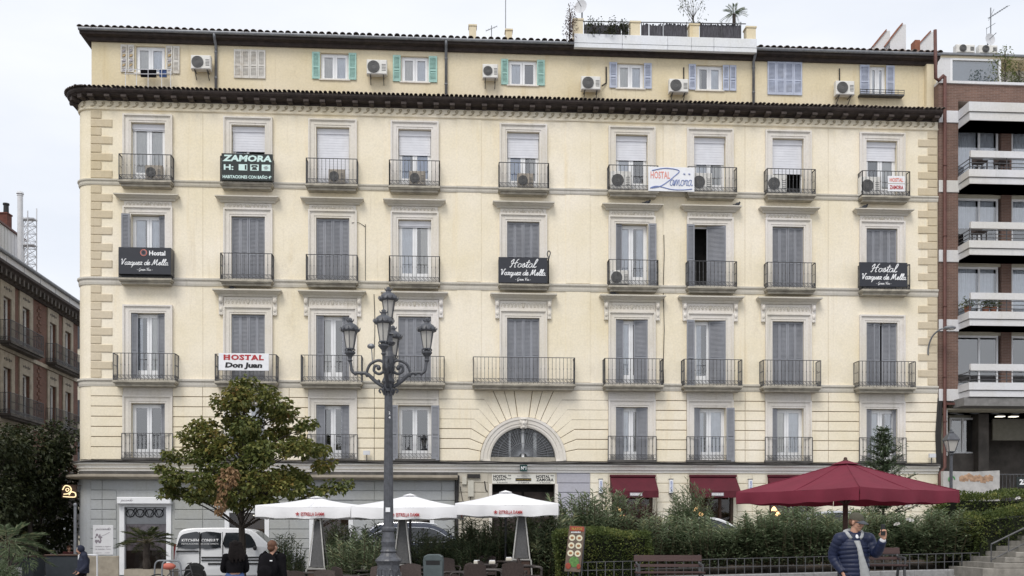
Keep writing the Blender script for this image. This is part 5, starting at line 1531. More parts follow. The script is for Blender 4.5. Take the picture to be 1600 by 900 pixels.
def slab(zt, h=0.55, d=1.0, rail=True):
    cx = fu(1514, d)
    def plan(o): return [(P1-0.02+o*0.4, 0.3), (P1-0.02+o*0.4, -0.02), (cx+o, -d+o), (RU1, -d+o), (RU1, 0.3)]
    def ring(o, z0, z1):
        p = plan(o); n = len(p); mb = MB()
        mb.add([(x,y,z0) for x,y in p]+[(x,y,z1) for x,y in p], [tuple(range(n))[::-1], tuple(range(n,2*n))]+[(i,(i+1)%n,n+(i+1)%n,n+i) for i in range(n)])
        return mb
    b = ring(0.0, zt-h*0.52, zt).build('balcony', 'concrete_white', RB)
    ring(0.05, zt-h, zt-h*0.52-0.03).build('balcony_lip', 'concrete_white', b)
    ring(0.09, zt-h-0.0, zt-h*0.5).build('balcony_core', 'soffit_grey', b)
    if rail:
        p = plan(0.06)
        mb = MB()
        for (zz, w) in ((0.12,0.025),(0.27,0.025),(0.42,0.025)):
            mb.bar((p[1][0],p[1][1],zt+zz),(p[2][0],p[2][1],zt+zz),w); mb.bar((p[2][0],p[2][1],zt+zz),(p[3][0],p[3][1],zt+zz),w)
        for q in range(7):
            x = p[2][0] + q*1.5; mb.bar((x,p[2][1],zt),(x,p[2][1],zt+0.5),0.03)
        mb.bar((p[1][0],p[1][1],zt),(p[1][0],p[1][1],zt+0.6),0.03)
        mb.build('railing', 'iron', b)
        mb = MB(); mb.box(p[2][0]+0.02, RU1, p[2][1]-0.06, p[2][1]+0.06, zt+0.47, zt+0.73); mb.build('handrail', 'concrete_white', b)
    return b
slab(15.92+2.64, 0.70, 1.0, False)
glass_specs = [('penthouse_glass'), ('curtain'), ('penthouse_glass'), ('car_glass')]
for k, zt in enumerate(FLR):
    bal = slab(zt)
    hd = zt + 2.12                                 # window head
    rbx('lintel', 'plaster_beige', W0, RU1, 0.36, 0.80, hd, zt+2.79-0.55)
    for (a, b) in ((W0, W1), (P2b+0.03, P2b+2.57)):
        mb = MB(); y = 0.42; m_ = a + (b-a)*0.55
        for x in (a+0.02, m_, b-0.09): mb.box(x, x+0.07, y, y+0.07, zt+0.01, hd-0.002)
        mb.box(a+0.09, b-0.09, y+0.005, y+0.065, hd-0.09, hd-0.003)
        wn_ = mb.build('window', 'pvc_white', RB)
        for (p, q) in ((a+0.09, m_), (m_+0.07, b-0.09)):
            g = MB(); g.add([(p,y+0.03,zt),(q,y+0.03,zt),(q,y+0.03,hd-0.09),(p,y+0.03,hd-0.09)],[(0,1,2,3)]); g.build('pane','pane',wn_,fixn=False)
            if k in (1,2,3): link('curtain', curtain_mesh(q-p, (hd-zt)*(0.55 if k==2 else 1.0), 'curtain'), wn_, (p, y+0.2, zt + (0 if k != 2 else (hd-zt)*0.45)))
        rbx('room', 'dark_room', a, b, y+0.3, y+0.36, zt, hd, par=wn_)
# rain pipe in oxide red
mb = MB(); x = fu(1476,0.12)
mb.tube([(fu(1462,0.1),-0.05,fz(1462,48,0)),(fu(1462,0.1),-0.1,fz(1462,122,0.1)),(fu(1466,0.1),-0.12,fz(1466,126,0.1)),(fu(1474,0.12),-0.14,fz(1474,119,0.1)),(x,-0.14,fz(1476,121,0.1)),(x,-0.14,fz(1476,730,0.1)),(fu(1468,0.12),-0.16,fz(1468,740,0.1)),(fu(1468,0.12),-0.16,0.9)],0.07,8)
for py in (260,370,480,590,660): mb.tube([(x,-0.14,fz(1476,py,0.1)),(x,-0.14,fz(1476,py,0.1)+0.05)],0.085,8)
mb.build('downpipe','pipe_red',RB,smooth=True)
mb = MB(); mb.bar((x,-0.14,fz(1476,631,0.1)),(RU1,-0.14,fz(1476,633,0.1)),0.09); mb.build('pipe_run','pipe_red',RB)
mb = MB()
for q in range(5): mb.tube([(fu(1466,0.05)+q*0.04,-0.05-0.02*(q%2),fz(1466,622)),(fu(1462,0.05)+q*0.045,-0.07,fz(1466,680)),(fu(1464,0.05)+q*0.04,-0.05,fz(1466,726))],0.03,5)
mb.build('cable_bundle','cable',RB)
# penthouse
zp0, zp1 = TOPZ+0.05, fz(1540,70)
MB().box(RU0, RU1, -0.12, 0.4, TOPZ, TOPZ+0.10).build('cornice','concrete_white',RB)
rbx('penthouse_wall','attic_cream', RU0+0.1, RU1, 1.5, 8, fz(1540,92,-1.5), zp1+0.25)
rbx('penthouse_wall','concrete_white', RU0+0.1, fu(1485,-1.5), 1.5, 8, TOPZ+0.1, fz(1540,92,-1.5))
rbx('penthouse_roof','zinc', RU0, RU1, 1.4, 8.1, zp1+0.25, zp1+0.33)
a, b = fu(1485,-1.5), fu(1564,-1.5); z0, z1 = TOPZ+0.1, fz(1540,92,-1.5)
mb = MB()
for x in (a, b-0.09): mb.box(x, x+0.09, 1.5, 1.6, z0, z1)
mb.box(a+0.09,b-0.09,1.5,1.6,z0,z0+0.1); mb.box(a+0.09,b-0.09,1.5,1.6,z1-0.08,z1)
pw = mb.build('window','pvc_white',RB)
rbx('blind','penthouse_glass',a+0.09,b-0.09,1.64,1.66,z0,z1,par=pw)
g = MB(); g.add([(a,1.56,z0),(b,1.56,z0),(b,1.56,z1),(a,1.56,z1)],[(0,1,2,3)]); g.build('pane','pane',pw,fixn=False)
rbx('penthouse_side','concrete_white', b+0.004, RU1, 2.5, 8, TOPZ+0.1, z1-0.002)
# ground floor loggia
gl0 = 1.0
zc = fz(1540,634)
rbx('loggia_ceiling','plaster_beige', P1-0.9, RU1, 0.0, 4.5, 6.6, 6.66)
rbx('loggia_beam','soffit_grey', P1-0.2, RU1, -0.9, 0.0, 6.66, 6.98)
rbx('loggia_wall','stone_dark', P1-0.9, RU1, 4.5, 4.7, gl0-2, 6.6)
rbx('loggia_panel','plaster_dim', fu(1551,-3.0), RU1, 3.0, 3.1, fz(1570,688,-3.0), 6.6)
rbx('loggia_column','stone_dark', fu(1529,-1.2), fu(1545,-1.2), 1.2, 1.8, gl0-2, 6.6)
rbx('loggia_facing','stone_dark', RU0+0.02, fu(1546,-1.5), 1.6, 1.8, gl0-2, fz(1510,708,-1.5))
rbx('loggia_facing','plaster_beige', RU0+0.02, fu(1546,-1.5), 1.82, 1.9, fz(1510,708,-1.5), 6.6)
rbx('corner_strip','concrete_white', fu(1477,0.0), fu(1480,0.0), -0.02, 0.06, fz(1478,712), 6.6)
a, b = fu(1487,-1.5), fu(1528,-1.5); z0, z1 = fz(1508,709,-1.5), fz(1508,652,-1.5)
mb = MB(); m_ = (a+b)/2
for x in (a, m_-0.04, b-0.08): mb.box(x,x+0.08,1.66,1.76,z0,z1)
mb.box(a+0.08,b-0.08,1.665,1.755,z0,z0+0.09); mb.box(a+0.08,b-0.08,1.665,1.755,z1-0.08,z1)
lw = mb.build('window','pvc_white',RB)
g = MB(); g.add([(a,1.7,z0),(b,1.7,z0),(b,1.7,z1),(a,1.7,z1)],[(0,1,2,3)]); g.build('pane','pane',lw,fixn=False)
rbx('room','dark_room',a,b,1.78,1.81,z0,z1,par=lw)
for px in (1563, 1584): MB().box(fu(px,-2)-0.16, fu(px,-2)+0.16, 1.9, 2.15, 6.57, 6.597).build('ceiling_lamp','lit_white',RB)
for k in range(7): MB().box(fu(1490+k*16,-1)-0.15, fu(1490+k*16,-1)+0.15, 0.9+0.4*(k%2), 1.1+0.4*(k%2), 6.57, 6.598).build('ceiling_lamp','zinc',RB)
# low street walls in front of the loggia
lw_ = tag(MB().prism([(fu(1474,1.0),1.0),(fu(1562,1.0),1.0),(fu(1562,1.0),fz(1562,735,1.0)),(fu(1520,1.0),fz(1520,737,1.0)),(fu(1474,1.0),fz(1474,736,1.0))],-1.0,-0.8).build('street_wall','graffiti_wall',None,FW(0,0,0),TH),'grey low wall with rust and green graffiti below the loggia','wall')
mb = MB()
rg = random.Random(11)
for k in range(9):
    x = fu(1503,1.0)+k*0.14; z = fz(1520,748,1.0)+rg.uniform(-0.08,0.1)
    mb.prism([(x-0.1,z-0.1),(x+0.12,z-0.13),(x+0.15,z+0.05),(x,z+0.14),(x-0.12,z+0.06)],-1.0-0.004-0.0006*k,-1.0)
mb.build('graffiti','graffiti_rust',lw_)
mb = MB(); mb.tube([(fu(1487,1.0)+0.12*cos(t),-1.005,fz(1487,749,1.0)+0.12*sin(t)) for t in [q*0.6 for q in range(9)]],0.03,5); mb.build('graffiti','graffiti_green',lw_)
fe = thing('street_railing','dark railing and gate in front of the loggia entrance','railing',FW(fu(1580,0.8),0.8,2.72),TH)
mb = MB()
for k in range(30): mb.bar((-1.1+k*0.15,0,-1.8),(-1.1+k*0.15,0,1.25),0.02)
for z in (0.0,1.25): mb.bar((-1.1,0,z),(3.3,0,z),0.04)
mb.build('bars','iron',fe)
MB().box(0.2,0.75,-0.03,-0.011,0.75,1.15).build('plate','sign_black',fe)
text('25', fe, (0.47,-0.035,0.95), 0.22, 0.3, 'ink_white', bold=0.04)
# roof gear of the brick block
for (px, py, lab) in ((1498,60,'left rooftop air conditioner on the brick block'),(1533,60,'right rooftop air conditioner on the brick block beside a dish')):
    ac_unit(lab, fu(px,-2), -1.7, zp1+0.345, 0.8, 0.35, 0.3, 'ac_white', False, 'air conditioners on the brick block')
t = dish('pale satellite dish on the roof of the brick block', 1546, 62, 0.24, -1.6, zp1+0.33, 0.2)
t = on_house('tv_antenna','tall rooftop antenna with a long slanted boom on the brick block','antenna',fu(1548,-2.2),-2.2,zp1+0.33)
h = fz(1548,25,-2.2)-zp1-0.33
mb = MB(); mb.bar((0,0,-0.1),(0,0,h+0.35),0.035); mb.bar((-0.1,0,h-0.1),(0.75,0,h+0.45),0.03)
for k in range(9): x = -0.05+k*0.1; z = h-0.07+k*0.065; mb.bar((x,-0.15,z-0.06),(x,0.15,z+0.06),0.014)
mb.bar((-0.2,0,h-0.55),(0.2,0,h-0.3),0.02); mb.bar((-0.18,0,h-1.0),(-0.18,0,h-0.5),0.014); mb.bar((-0.1,0,h-0.2),(0.15,0,h+0.3),0.014)
mb.build('mast','zinc',t)

# ------------------------------------------------------------------ red brick house down the side street
AL = radians(95)
LX, LY = -24.2, 44.0
LB = thing('brick_corner_house', 'red brick house with pale stone window bays along the side street', 'building', (LX, LY, 0), AL)
def ls(px, d=0.0):
    """photo column -> metres along that street front"""
    k = (px-800)/FPX; ca, sa = cos(AL), sin(AL)
    # point = (LX + s*ca + d*sa', ...) with outward normal (sin AL, -cos AL)
    nx, ny = sin(AL), -cos(AL)
    x0, y0 = LX+d*nx, LY+d*ny
    return (k*y0 - x0)/(ca - k*sa)
def lz(px, py, d=0.0):
    s = ls(px, d); Y = LY - d*cos(AL) + s*sin(AL)
    return CAMZ + (HOR-py)*Y/FPX
S0, S1 = -8.0, ls(119.5)+0.2
bays = [(-30,22),(29,50),(73,90),(97,113)]
op = []
for (a,b) in bays:
    sa_, sb_ = ls(a), ls(b); op.append(((sa_+sb_)/2, (sb_-sa_)/2))
op[0] = (op[1][0]-(op[3][0]-op[2][0]), op[1][1])
lev = [(10.95,13.2),(7.45,9.75),(4.1,6.3)]
lh = [(c-0.5, c+0.5, z0, z1) for (c,w) in op for (z0,z1) in lev]
lwall = wall_grid(S0, S1, 3.6, 14.0, lh, 0.35).build('wall','brickwork_red',LB,fixn=False)
MB().box(S0, S1, 0.36, 12, -2, 14.4).build('core','dark_room',LB)
MB().box(S1-0.35, S1, 0.0+0.002, 12, 3.6, 14.0).build('end_wall','brickwork_red',LB)
for (c,w) in op:
    for (z0,z1) in lev:
        w_ = min(w, 0.95)
        mb = MB()
        mb.box(c-w_, c-0.5, -0.06, 0, z0-0.3, z1+0.75); mb.box(c+0.5, c+w_, -0.06, 0, z0-0.3, z1+0.75); mb.box(c-0.5, c+0.5, -0.06, 0, z1, z1+0.75)
        wi = mb.build('window_bay','stone_buff',LB)
        mb = MB()
        for q in range(5): mb.ell((c-0.4+q*0.2,-0.06,z1+0.4),(0.07,0.03,0.1 if q % 2 else 0.06),6,4)
        mb.build('carving','stone_dark',wi)
        mb = MB()
        for x in (c-0.5, c-0.04, c+0.42): mb.box(x, x+0.08, 0.15, 0.22, z0, z1)
        mb.box(c-0.42,c+0.42,0.152,0.218,z1-0.08,z1); mb.build('window_frame','pvc_white',wi)
        g = MB(); g.add([(c-0.45,0.2,z0),(c+0.45,0.2,z0),(c+0.45,0.2,z1),(c-0.45,0.2,z1)],[(0,1,2,3)]); g.build('pane','pane',wi,fixn=False)
        link('curtain', curtain_mesh(0.9, z1-z0, 'curtain'), wi, (c-0.45, 0.29, z0))
def lbal(c0, c1, z, d=0.55):
    c, w = (c0+c1)/2, c1-c0
    mb = MB(); mb.box(c-w/2-0.04,c+w/2+0.04,-d-0.05,0,z-0.12,z); mb.box(c-w/2+0.05,c+w/2-0.05,-d+0.08,0,z-0.22,z-0.122)
    b = mb.build('balcony','stone_dark',LB); link('railing', rail_mesh(w, d, 1.0, 0.12), b, (c,0,z))
for (z0,z1) in lev:
    lbal(op[0][0]-0.95, op[1][0]+0.95, z0-0.02); lbal(op[2][0]-0.95, op[3][0]+0.95, z0-0.02)
for z in (10.55, 7.05): MB().box(S0,S1,-0.09,-0.001,z,z+0.2).build('string_course','stone_buff',LB)
# quoined strip between the two bays
qb = MB().bbox(-0.18,0.18,-0.04,0,0,0.16,0.01).mesh('quoin','brickwork_red')
for k in range(32): link('quoin',qb,LB,(ls(61)+(0.12 if k%2 else -0.12),0,7.35+k*0.2))
mb = MB(); mb.sweep([(0,13.9),(0.12,13.9),(0.5,14.35),(0.62,14.42),(0.62,14.55),(0,14.6)], [(S1+0.3,0,0,-1),(S0,0,0,-1)]); co = mb.build('cornice','eave_wood',LB)
bk = MB().box(-0.09,0.09,-0.46,-0.1,13.98,14.3).mesh('bracket','stone_dark')
k = S0+0.3
while k < S1: link('bracket',bk,co,(k,0,0)); k += 0.55
MB().box(S0,S1+0.3,-0.30,-0.05,14.6,15.05).build('parapet','concrete_white',LB)
mb = MB(); mb.tube([(S0,-0.36,15.12),(S1+0.3,-0.36,15.12)],0.10,8); mb.build('gutter','zinc',LB)
mb = MB(); mb.add([(S0,-0.4,15.1),(S1+0.3,-0.4,15.1),(S1+0.3,6,17.2),(S0,6,17.2)],[(0,1,2,3)]); mb.build('roof','tile',LB)
for k in range(6): MB().box(ls(0)+k*2.2,ls(0)+k*2.2+0.07,-0.33,-0.301,14.6,15.05).build('gutter_strap','metal_white',LB)
# street level of that house
MB().box(S0,S1,-0.05,0.35,-2,3.6).build('shop_wall','stone_dark',LB)
MB().box(S0,S1,-0.25,-0.05,3.3,3.7).build('shop_fascia','eave_wood',LB)
for k in range(6):
    s = 0.5+k*2.6
    MB().box(s,s+1.7,-0.08,-0.051,-0.6,2.6).build('shop_window','car_glass',LB)
    if k == 4: MB().box(s+0.5,s+0.8,-0.11,-0.081,2.0,2.15).build('lit_strip','lit_warm',LB)
# roofscape behind: pale plant room, flue, lattice mast
def roof_at(px, Y): return Vector(((px-800)/FPX*Y, Y))
pr = thing('rooftop_plant_room','pale corrugated plant room with a red chimney on the brick house roof','rooftop room',(-27.45,54,15.5),AL)
x0 = -3.5; L = 7.5
zt = CAMZ + (HOR-352)*55/FPX - 15.5
mb = MB(); mb.prism([(x0-4,-0.6),(x0+L,-0.6),(x0+L,zt),(x0-4,zt)],-0.2,3.0); pb = mb.build('wall','concrete_white',pr)
for k in range(int(11/0.45)): MB().box(x0-3.9+k*0.45,x0-3.8+k*0.45,-0.23,-0.201,-0.5,zt-0.05).build('rib','concrete_white',pb)
MB().box(x0-4.1,x0+L+0.1,-0.3,3.1,zt,zt+0.1).build('coping','pipe_red',pr)
p = Vector(((7-800)/FPX*62, 62)); 
ch = thing('chimney_stack','red brick chimney stack with a black pot behind the brick house','chimney',(p.x,p.y,15.9))
zz = CAMZ+(HOR-336)*62/FPX-15.9
MB().box(-0.35,0.30,-0.3,0.3,-1.5,zz).build('stack','brick_red',ch); MB().box(-0.39,0.34,-0.34,0.34,zz,zz+0.08).build('cap','brick_red',ch)
MB().lathe([(0.16,0),(0.15,0.5),(0.19,0.52),(0.19,0.62)],12,(0.1,0,zz+0.08)).build('pot','car_trim',ch)
p = Vector(((31.5-800)/FPX*54, 54))
fl = thing('flue_pipe','tall white metal flue pipe beside the lattice mast','flue',(p.x,p.y,15.7))
zz = CAMZ+(HOR-306)*54/FPX-15.7
mb = MB(); mb.lathe([(0.14,-0.3),(0.14,zz),(0.16,zz),(0.16,zz+0.05)],12); mb.build('pipe','metal_white',fl,smooth=False)
mb = MB(); mb.lathe([(0.05,zz+0.06),(0.19,zz+0.1),(0.15,zz+0.2),(0.04,zz+0.25)],12); mb.build('cowl','metal_white',fl)
p = Vector(((46-800)/FPX*55, 55))
la = thing('lattice_mast','white triangular lattice mast on the brick house roof','mast',(p.x,p.y,15.7))
zt = CAMZ+(HOR-342)*55/FPX-15.7
mb = MB(); L3 = [(-0.33,0),(0.05,-0.3),(0.33,0.12)]
for q,(x,y) in enumerate(L3): mb.bar((x,y,-0.4),(x,y,zt+0.1+0.25*q),0.045)
n = 7
for k in range(n):
    za, zb2 = zt*k/n, zt*(k+1)/n
    for q in range(3):
        a, b = L3[q], L3[(q+1)%3]; mb.bar((a[0],a[1],za),(b[0],b[1],zb2),0.022); mb.bar((a[0],a[1],zb2),(b[0],b[1],zb2),0.022); mb.bar((b[0],b[1],za),(a[0],a[1],zb2),0.018)
mb.build('lattice','metal_white',la)
for z in (zt*0.48, zt*0.97): MB().prism([(-0.36,z),(0.36,z),(0.36,z+0.06),(-0.36,z+0.06)],-0.32,0.16).build('platform','metal_white',la)
# pale house closing the side street
fh = thing('far_house','pale plaster house with brown roof at the end of the side street','building',(-33,96,0),0.0)
MB().box(-14,16,0,10,-3,22.6).build('wall','plaster_beige',fh)
MB().box(-14.4,16.4,-0.5,10,22.6,23.3).build('roof','tile',fh)
for k in range(7):
    for j in range(6): MB().box(-12+k*4,-10.6+k*4,-0.06,-0.001,1.5+j*3.5,3.7+j*3.5).build('window','car_glass',fh)
mb = MB().bar((-1.8,1,23.3),(-1.8,1,25.2),0.06); mb.build('aerial','zinc',fh)
# ------------------------------------------------------------------ street furniture of the square
def at_ground(px, Y):
    x = (px-800)/FPX*Y
    return Vector((x, Y, gz(x, Y)))
def zpx(py, Y): return CAMZ + (HOR-py)*Y/FPX

# ---- tall five-lantern iron lamp
LY_ = 23.0
g = at_ground(607, LY_)
lp = thing('street_lamp', 'tall ornate iron lamp post with five lanterns in front of the house', 'street lamp', g)
def L(py): return zpx(py, LY_) - g.z
b0 = L(876)
sh = MB()
sh.lathe([(0.36,-0.05),(0.36,0.14),(0.31,0.20),(0.27,0.24),(0.255,b0-0.10),(0.27,b0-0.07),(0.285,b0-0.03)], 8)
sh.build('plinth', 'lamp_iron', lp)
mb = MB()
for k in range(8):
    a = 2*pi*(k+0.5)/8
    for zz in (b0-0.34, b0-0.72):
        mb.tube(smooth_path([(0.245*cos(a)+0.06*sin(a)*s_, 0.245*sin(a)-0.06*cos(a)*s_, zz+z) for (s_, z) in ((-1,-0.1),(-0.7,0.12),(0.6,0.14),(1,-0.06),(0.3,0.0),(0,0.06))],3), 0.014, 4)
        mb.ell((0.25*cos(a),0.25*sin(a),zz-0.02),(0.04,0.04,0.05),6,5)
mb.build('plinth_relief', 'lamp_iron', lp)
cb = MB(); zc_ = L(827)
cb.lathe([(0.285,b0-0.03),(0.30,b0),(0.285,b0+0.03),(0.21,b0+0.10),(0.165,b0+0.17),(0.185,b0+0.21),(0.16,b0+0.25),(0.15,b0+0.30),(0.165,b0+0.42),(0.15,zc_-0.22),(0.125,zc_-0.06),(0.155,zc_-0.03),(0.155,zc_+0.02),(0.12,zc_+0.06),(0.115,zc_+0.15)], 20)
cb.build('base', 'lamp_iron', lp, smooth=False)
zt0, zt1 = zc_+0.15, L(612)
n = 16; mb = MB()
for i, (r, z) in enumerate([(0.112,zt0),(0.10,(zt0+zt1)/2),(0.088,zt1)]):
    for j in range(2*n):
        a = 2*pi*j/(2*n); rr_ = r*(1.0 if j % 2 else 0.93); mb.v.append((rr_*cos(a), rr_*sin(a), z))
for i in range(2):
    for j in range(2*n): mb.f.append([i*2*n+j, i*2*n+(j+1)%(2*n), (i+1)*2*n+(j+1)%(2*n), (i+1)*2*n+j]); mb.m.append(0)
shaft = mb.build('shaft', 'lamp_iron', lp)
MB().box(-0.05,0.05,-0.125,-0.105,L(796)-0.06,L(796)+0.04).build('sticker','sign_white',shaft)
for (k, s_) in ((0,'2'),(1,'4')): text(s_, shaft, (0.035,-0.103,L(646+k*7)), 0.06, 0.04, 'ink_white')
za = L(612)
mb = MB()
mb.lathe([(0.09,za-0.02),(0.13,za+0.0),(0.14,za+0.05),(0.10,za+0.08),(0.11,za+0.16),(0.15,za+0.22),(0.13,za+0.28),(0.09,za+0.36),(0.10,za+0.50),(0.13,za+0.62),(0.14,za+0.78),(0.10,za+0.90),(0.09,za+1.02),(0.14,za+1.06),(0.16,za+1.10),(0.10,za+1.14),(0.09,za+1.25),(0.13,za+1.28),(0.07,za+1.32)], 14)
mb.build('capital', 'lamp_iron', lp)
mb = MB(); md = MB()
for k in range(6):
    a = 2*pi*k/6; mb.tube(smooth_path([(0.09*cos(a),0.09*sin(a),za-0.08),(0.16*cos(a),0.16*sin(a),za+0.06),(0.21*cos(a),0.21*sin(a),za+0.02),(0.17*cos(a),0.17*sin(a),za-0.03)],3),0.022,5)
    md.ell((0.1*cos(a),0.1*sin(a),za+0.55),(0.045,0.045,0.16),6,6)
mb.build('acanthus', 'lamp_iron', lp); md.build('capital_beads', 'lamp_iron', lp)
# lantern: built once
def lantern_parts():
    fr = MB()
    for k in range(6):
        a = 2*pi*(k+0.5)/6; fr.bar((0.10*cos(a),0.10*sin(a),0.0),(0.175*cos(a),0.175*sin(a),0.50),0.018)
    fr.lathe([(0.055,-0.10),(0.06,-0.03),(0.115,-0.015),(0.115,0.012)],12)
    for k in range(6):
        a = 2*pi*k/6; fr.tube([(0.05*cos(a),0.05*sin(a),-0.1),(0.12*cos(a),0.12*sin(a),-0.05),(0.115*cos(a),0.115*sin(a),0.0)],0.014,4)
    gl = MB(); gl.lathe([(0.09,0.01),(0.165,0.49)],6,cap=False)
    cap = MB(); cap.lathe([(0.20,0.49),(0.235,0.51),(0.235,0.55),(0.22,0.57),(0.21,0.61),(0.175,0.67),(0.115,0.72),(0.07,0.74),(0.065,0.78),(0.085,0.80),(0.05,0.83),(0.06,0.86),(0.02,0.90)],18)
    cr = MB()
    for k in range(12):
        a = 2*pi*k/12; cr.tube([(0.235*cos(a),0.235*sin(a),0.55),(0.255*cos(a),0.255*sin(a),0.61)],[0.030,0.008],5)
        if k % 3 == 0: cr.tube([(0.075*cos(a),0.075*sin(a),0.80),(0.10*cos(a),0.10*sin(a),0.87)],[0.02,0.004],4)
    return fr.mesh('lantern','lamp_iron'), gl.mesh('glass','lantern_glass'), cap.mesh('dome','lamp_iron',True), cr.mesh('crown','lamp_iron')
lan = lantern_parts()
def put_lantern(par, loc, s=1.0, label=None):
    o = link('lantern', lan[0], par, loc, 0, (s*0.90,s*0.90,s*0.78))
    for nm, me in (('glass',lan[1]),('dome',lan[2]),('crown',lan[3])): link(nm, me, o)
    return o
arm_r = (667-607)/FPX*LY_
zl = L(556)-0.02
for a in (0, pi, pi*0.5, pi*1.5):
    ca_, sa_ = cos(a), sin(a)
    mb = MB()
    def P(r, z): return (r*ca_, r*sa_, z)
    pts = smooth_path([P(0.10,za+0.10),P(0.30,za+0.24),P(0.48,za+0.40),P(0.66,za+0.42),P(0.80,za+0.44),P(arm_r*0.98,za+0.62),P(arm_r,za+0.72)],5)
    mb.tube(pts, [0.045-0.015*i/len(pts) for i in range(len(pts))], 8)
    mb.tube(smooth_path([P(0.50,za+0.40),P(0.42,za+0.60),P(0.25,za+0.70),P(0.12,za+0.66),P(0.08,za+0.5),P(0.2,za+0.40),P(0.32,za+0.46),P(0.30,za+0.58),P(0.2,za+0.56)],5),0.034,6)
    for q in range(5): mb.ell(P(0.22+q*0.13,za+0.23+0.07*min(q,2.5)),(0.04,0.04,0.05),6,5)
    mb.ell(P(0.22,za+0.53),(0.055,0.055,0.055),7,5)
    mb.build('arm', 'lamp_iron', lp, smooth=True)
    mb = MB(); mb.lathe([(0.03,-0.20),(0.06,-0.16),(0.04,-0.13),(0.05,-0.08),(0.10,-0.02),(0.12,0.0),(0.12,0.03),(0.05,0.05)],12,P(arm_r,za+0.86)); mb.build('cup','lamp_iron',lp)
    put_lantern(lp, P(arm_r,za+0.96), 1.0)
put_lantern(lp, (0,0,L(497)), 1.0)
mb = MB(); mb.tube([(0,0,za+1.2),(0,0,L(497)-0.05)],0.06,8); mb.build('stem','lamp_iron',lp)
mb = MB(); mb.tube([(-0.36,0.0,za+0.66),(-0.38,0.0,za+0.98)],0.012,5); mb.ell((-0.39,0,za+1.02),(0.09,0.09,0.06),10,6); mb.build('sensor','zinc',lp)

# ---- small lantern on a post by the brick block
g = at_ground(1486, 33.0)
sl = thing('street_lamp', 'small single-lantern lamp post in front of the brick block', 'street lamp', g)
h_ = zpx(707,33)-g.z
mb = MB(); mb.lathe([(0.14,-0.05),(0.14,0.1),(0.10,0.16),(0.08,0.7),(0.055,0.8),(0.05,h_-0.1),(0.08,h_-0.06),(0.05,h_)],12); mb.build('post','lamp_iron',sl)
mb = MB(); z0 = h_+0.02
for k in range(4):
    a = pi/4+pi/2*k; mb.bar((0.13*cos(a),0.13*sin(a),z0),(0.25*cos(a),0.25*sin(a),z0+0.36),0.02)
mb.lathe([(0.04,-0.06),(0.14,0.0),(0.14,0.02)],4,(0,0,z0),0); mb.build('lantern','lamp_iron',sl)
MB().lathe([(0.115,0.02),(0.235,0.35)],4,(0,0,z0),cap=False).build('glass','lantern_glass',sl)
MB().lathe([(0.29,0.36),(0.29,0.39),(0.20,0.52),(0.10,0.60),(0.10,0.64),(0.03,0.68),(0.04,0.72),(0.0,0.76)],4,(0,0,z0)).build('roof','lamp_iron',sl)

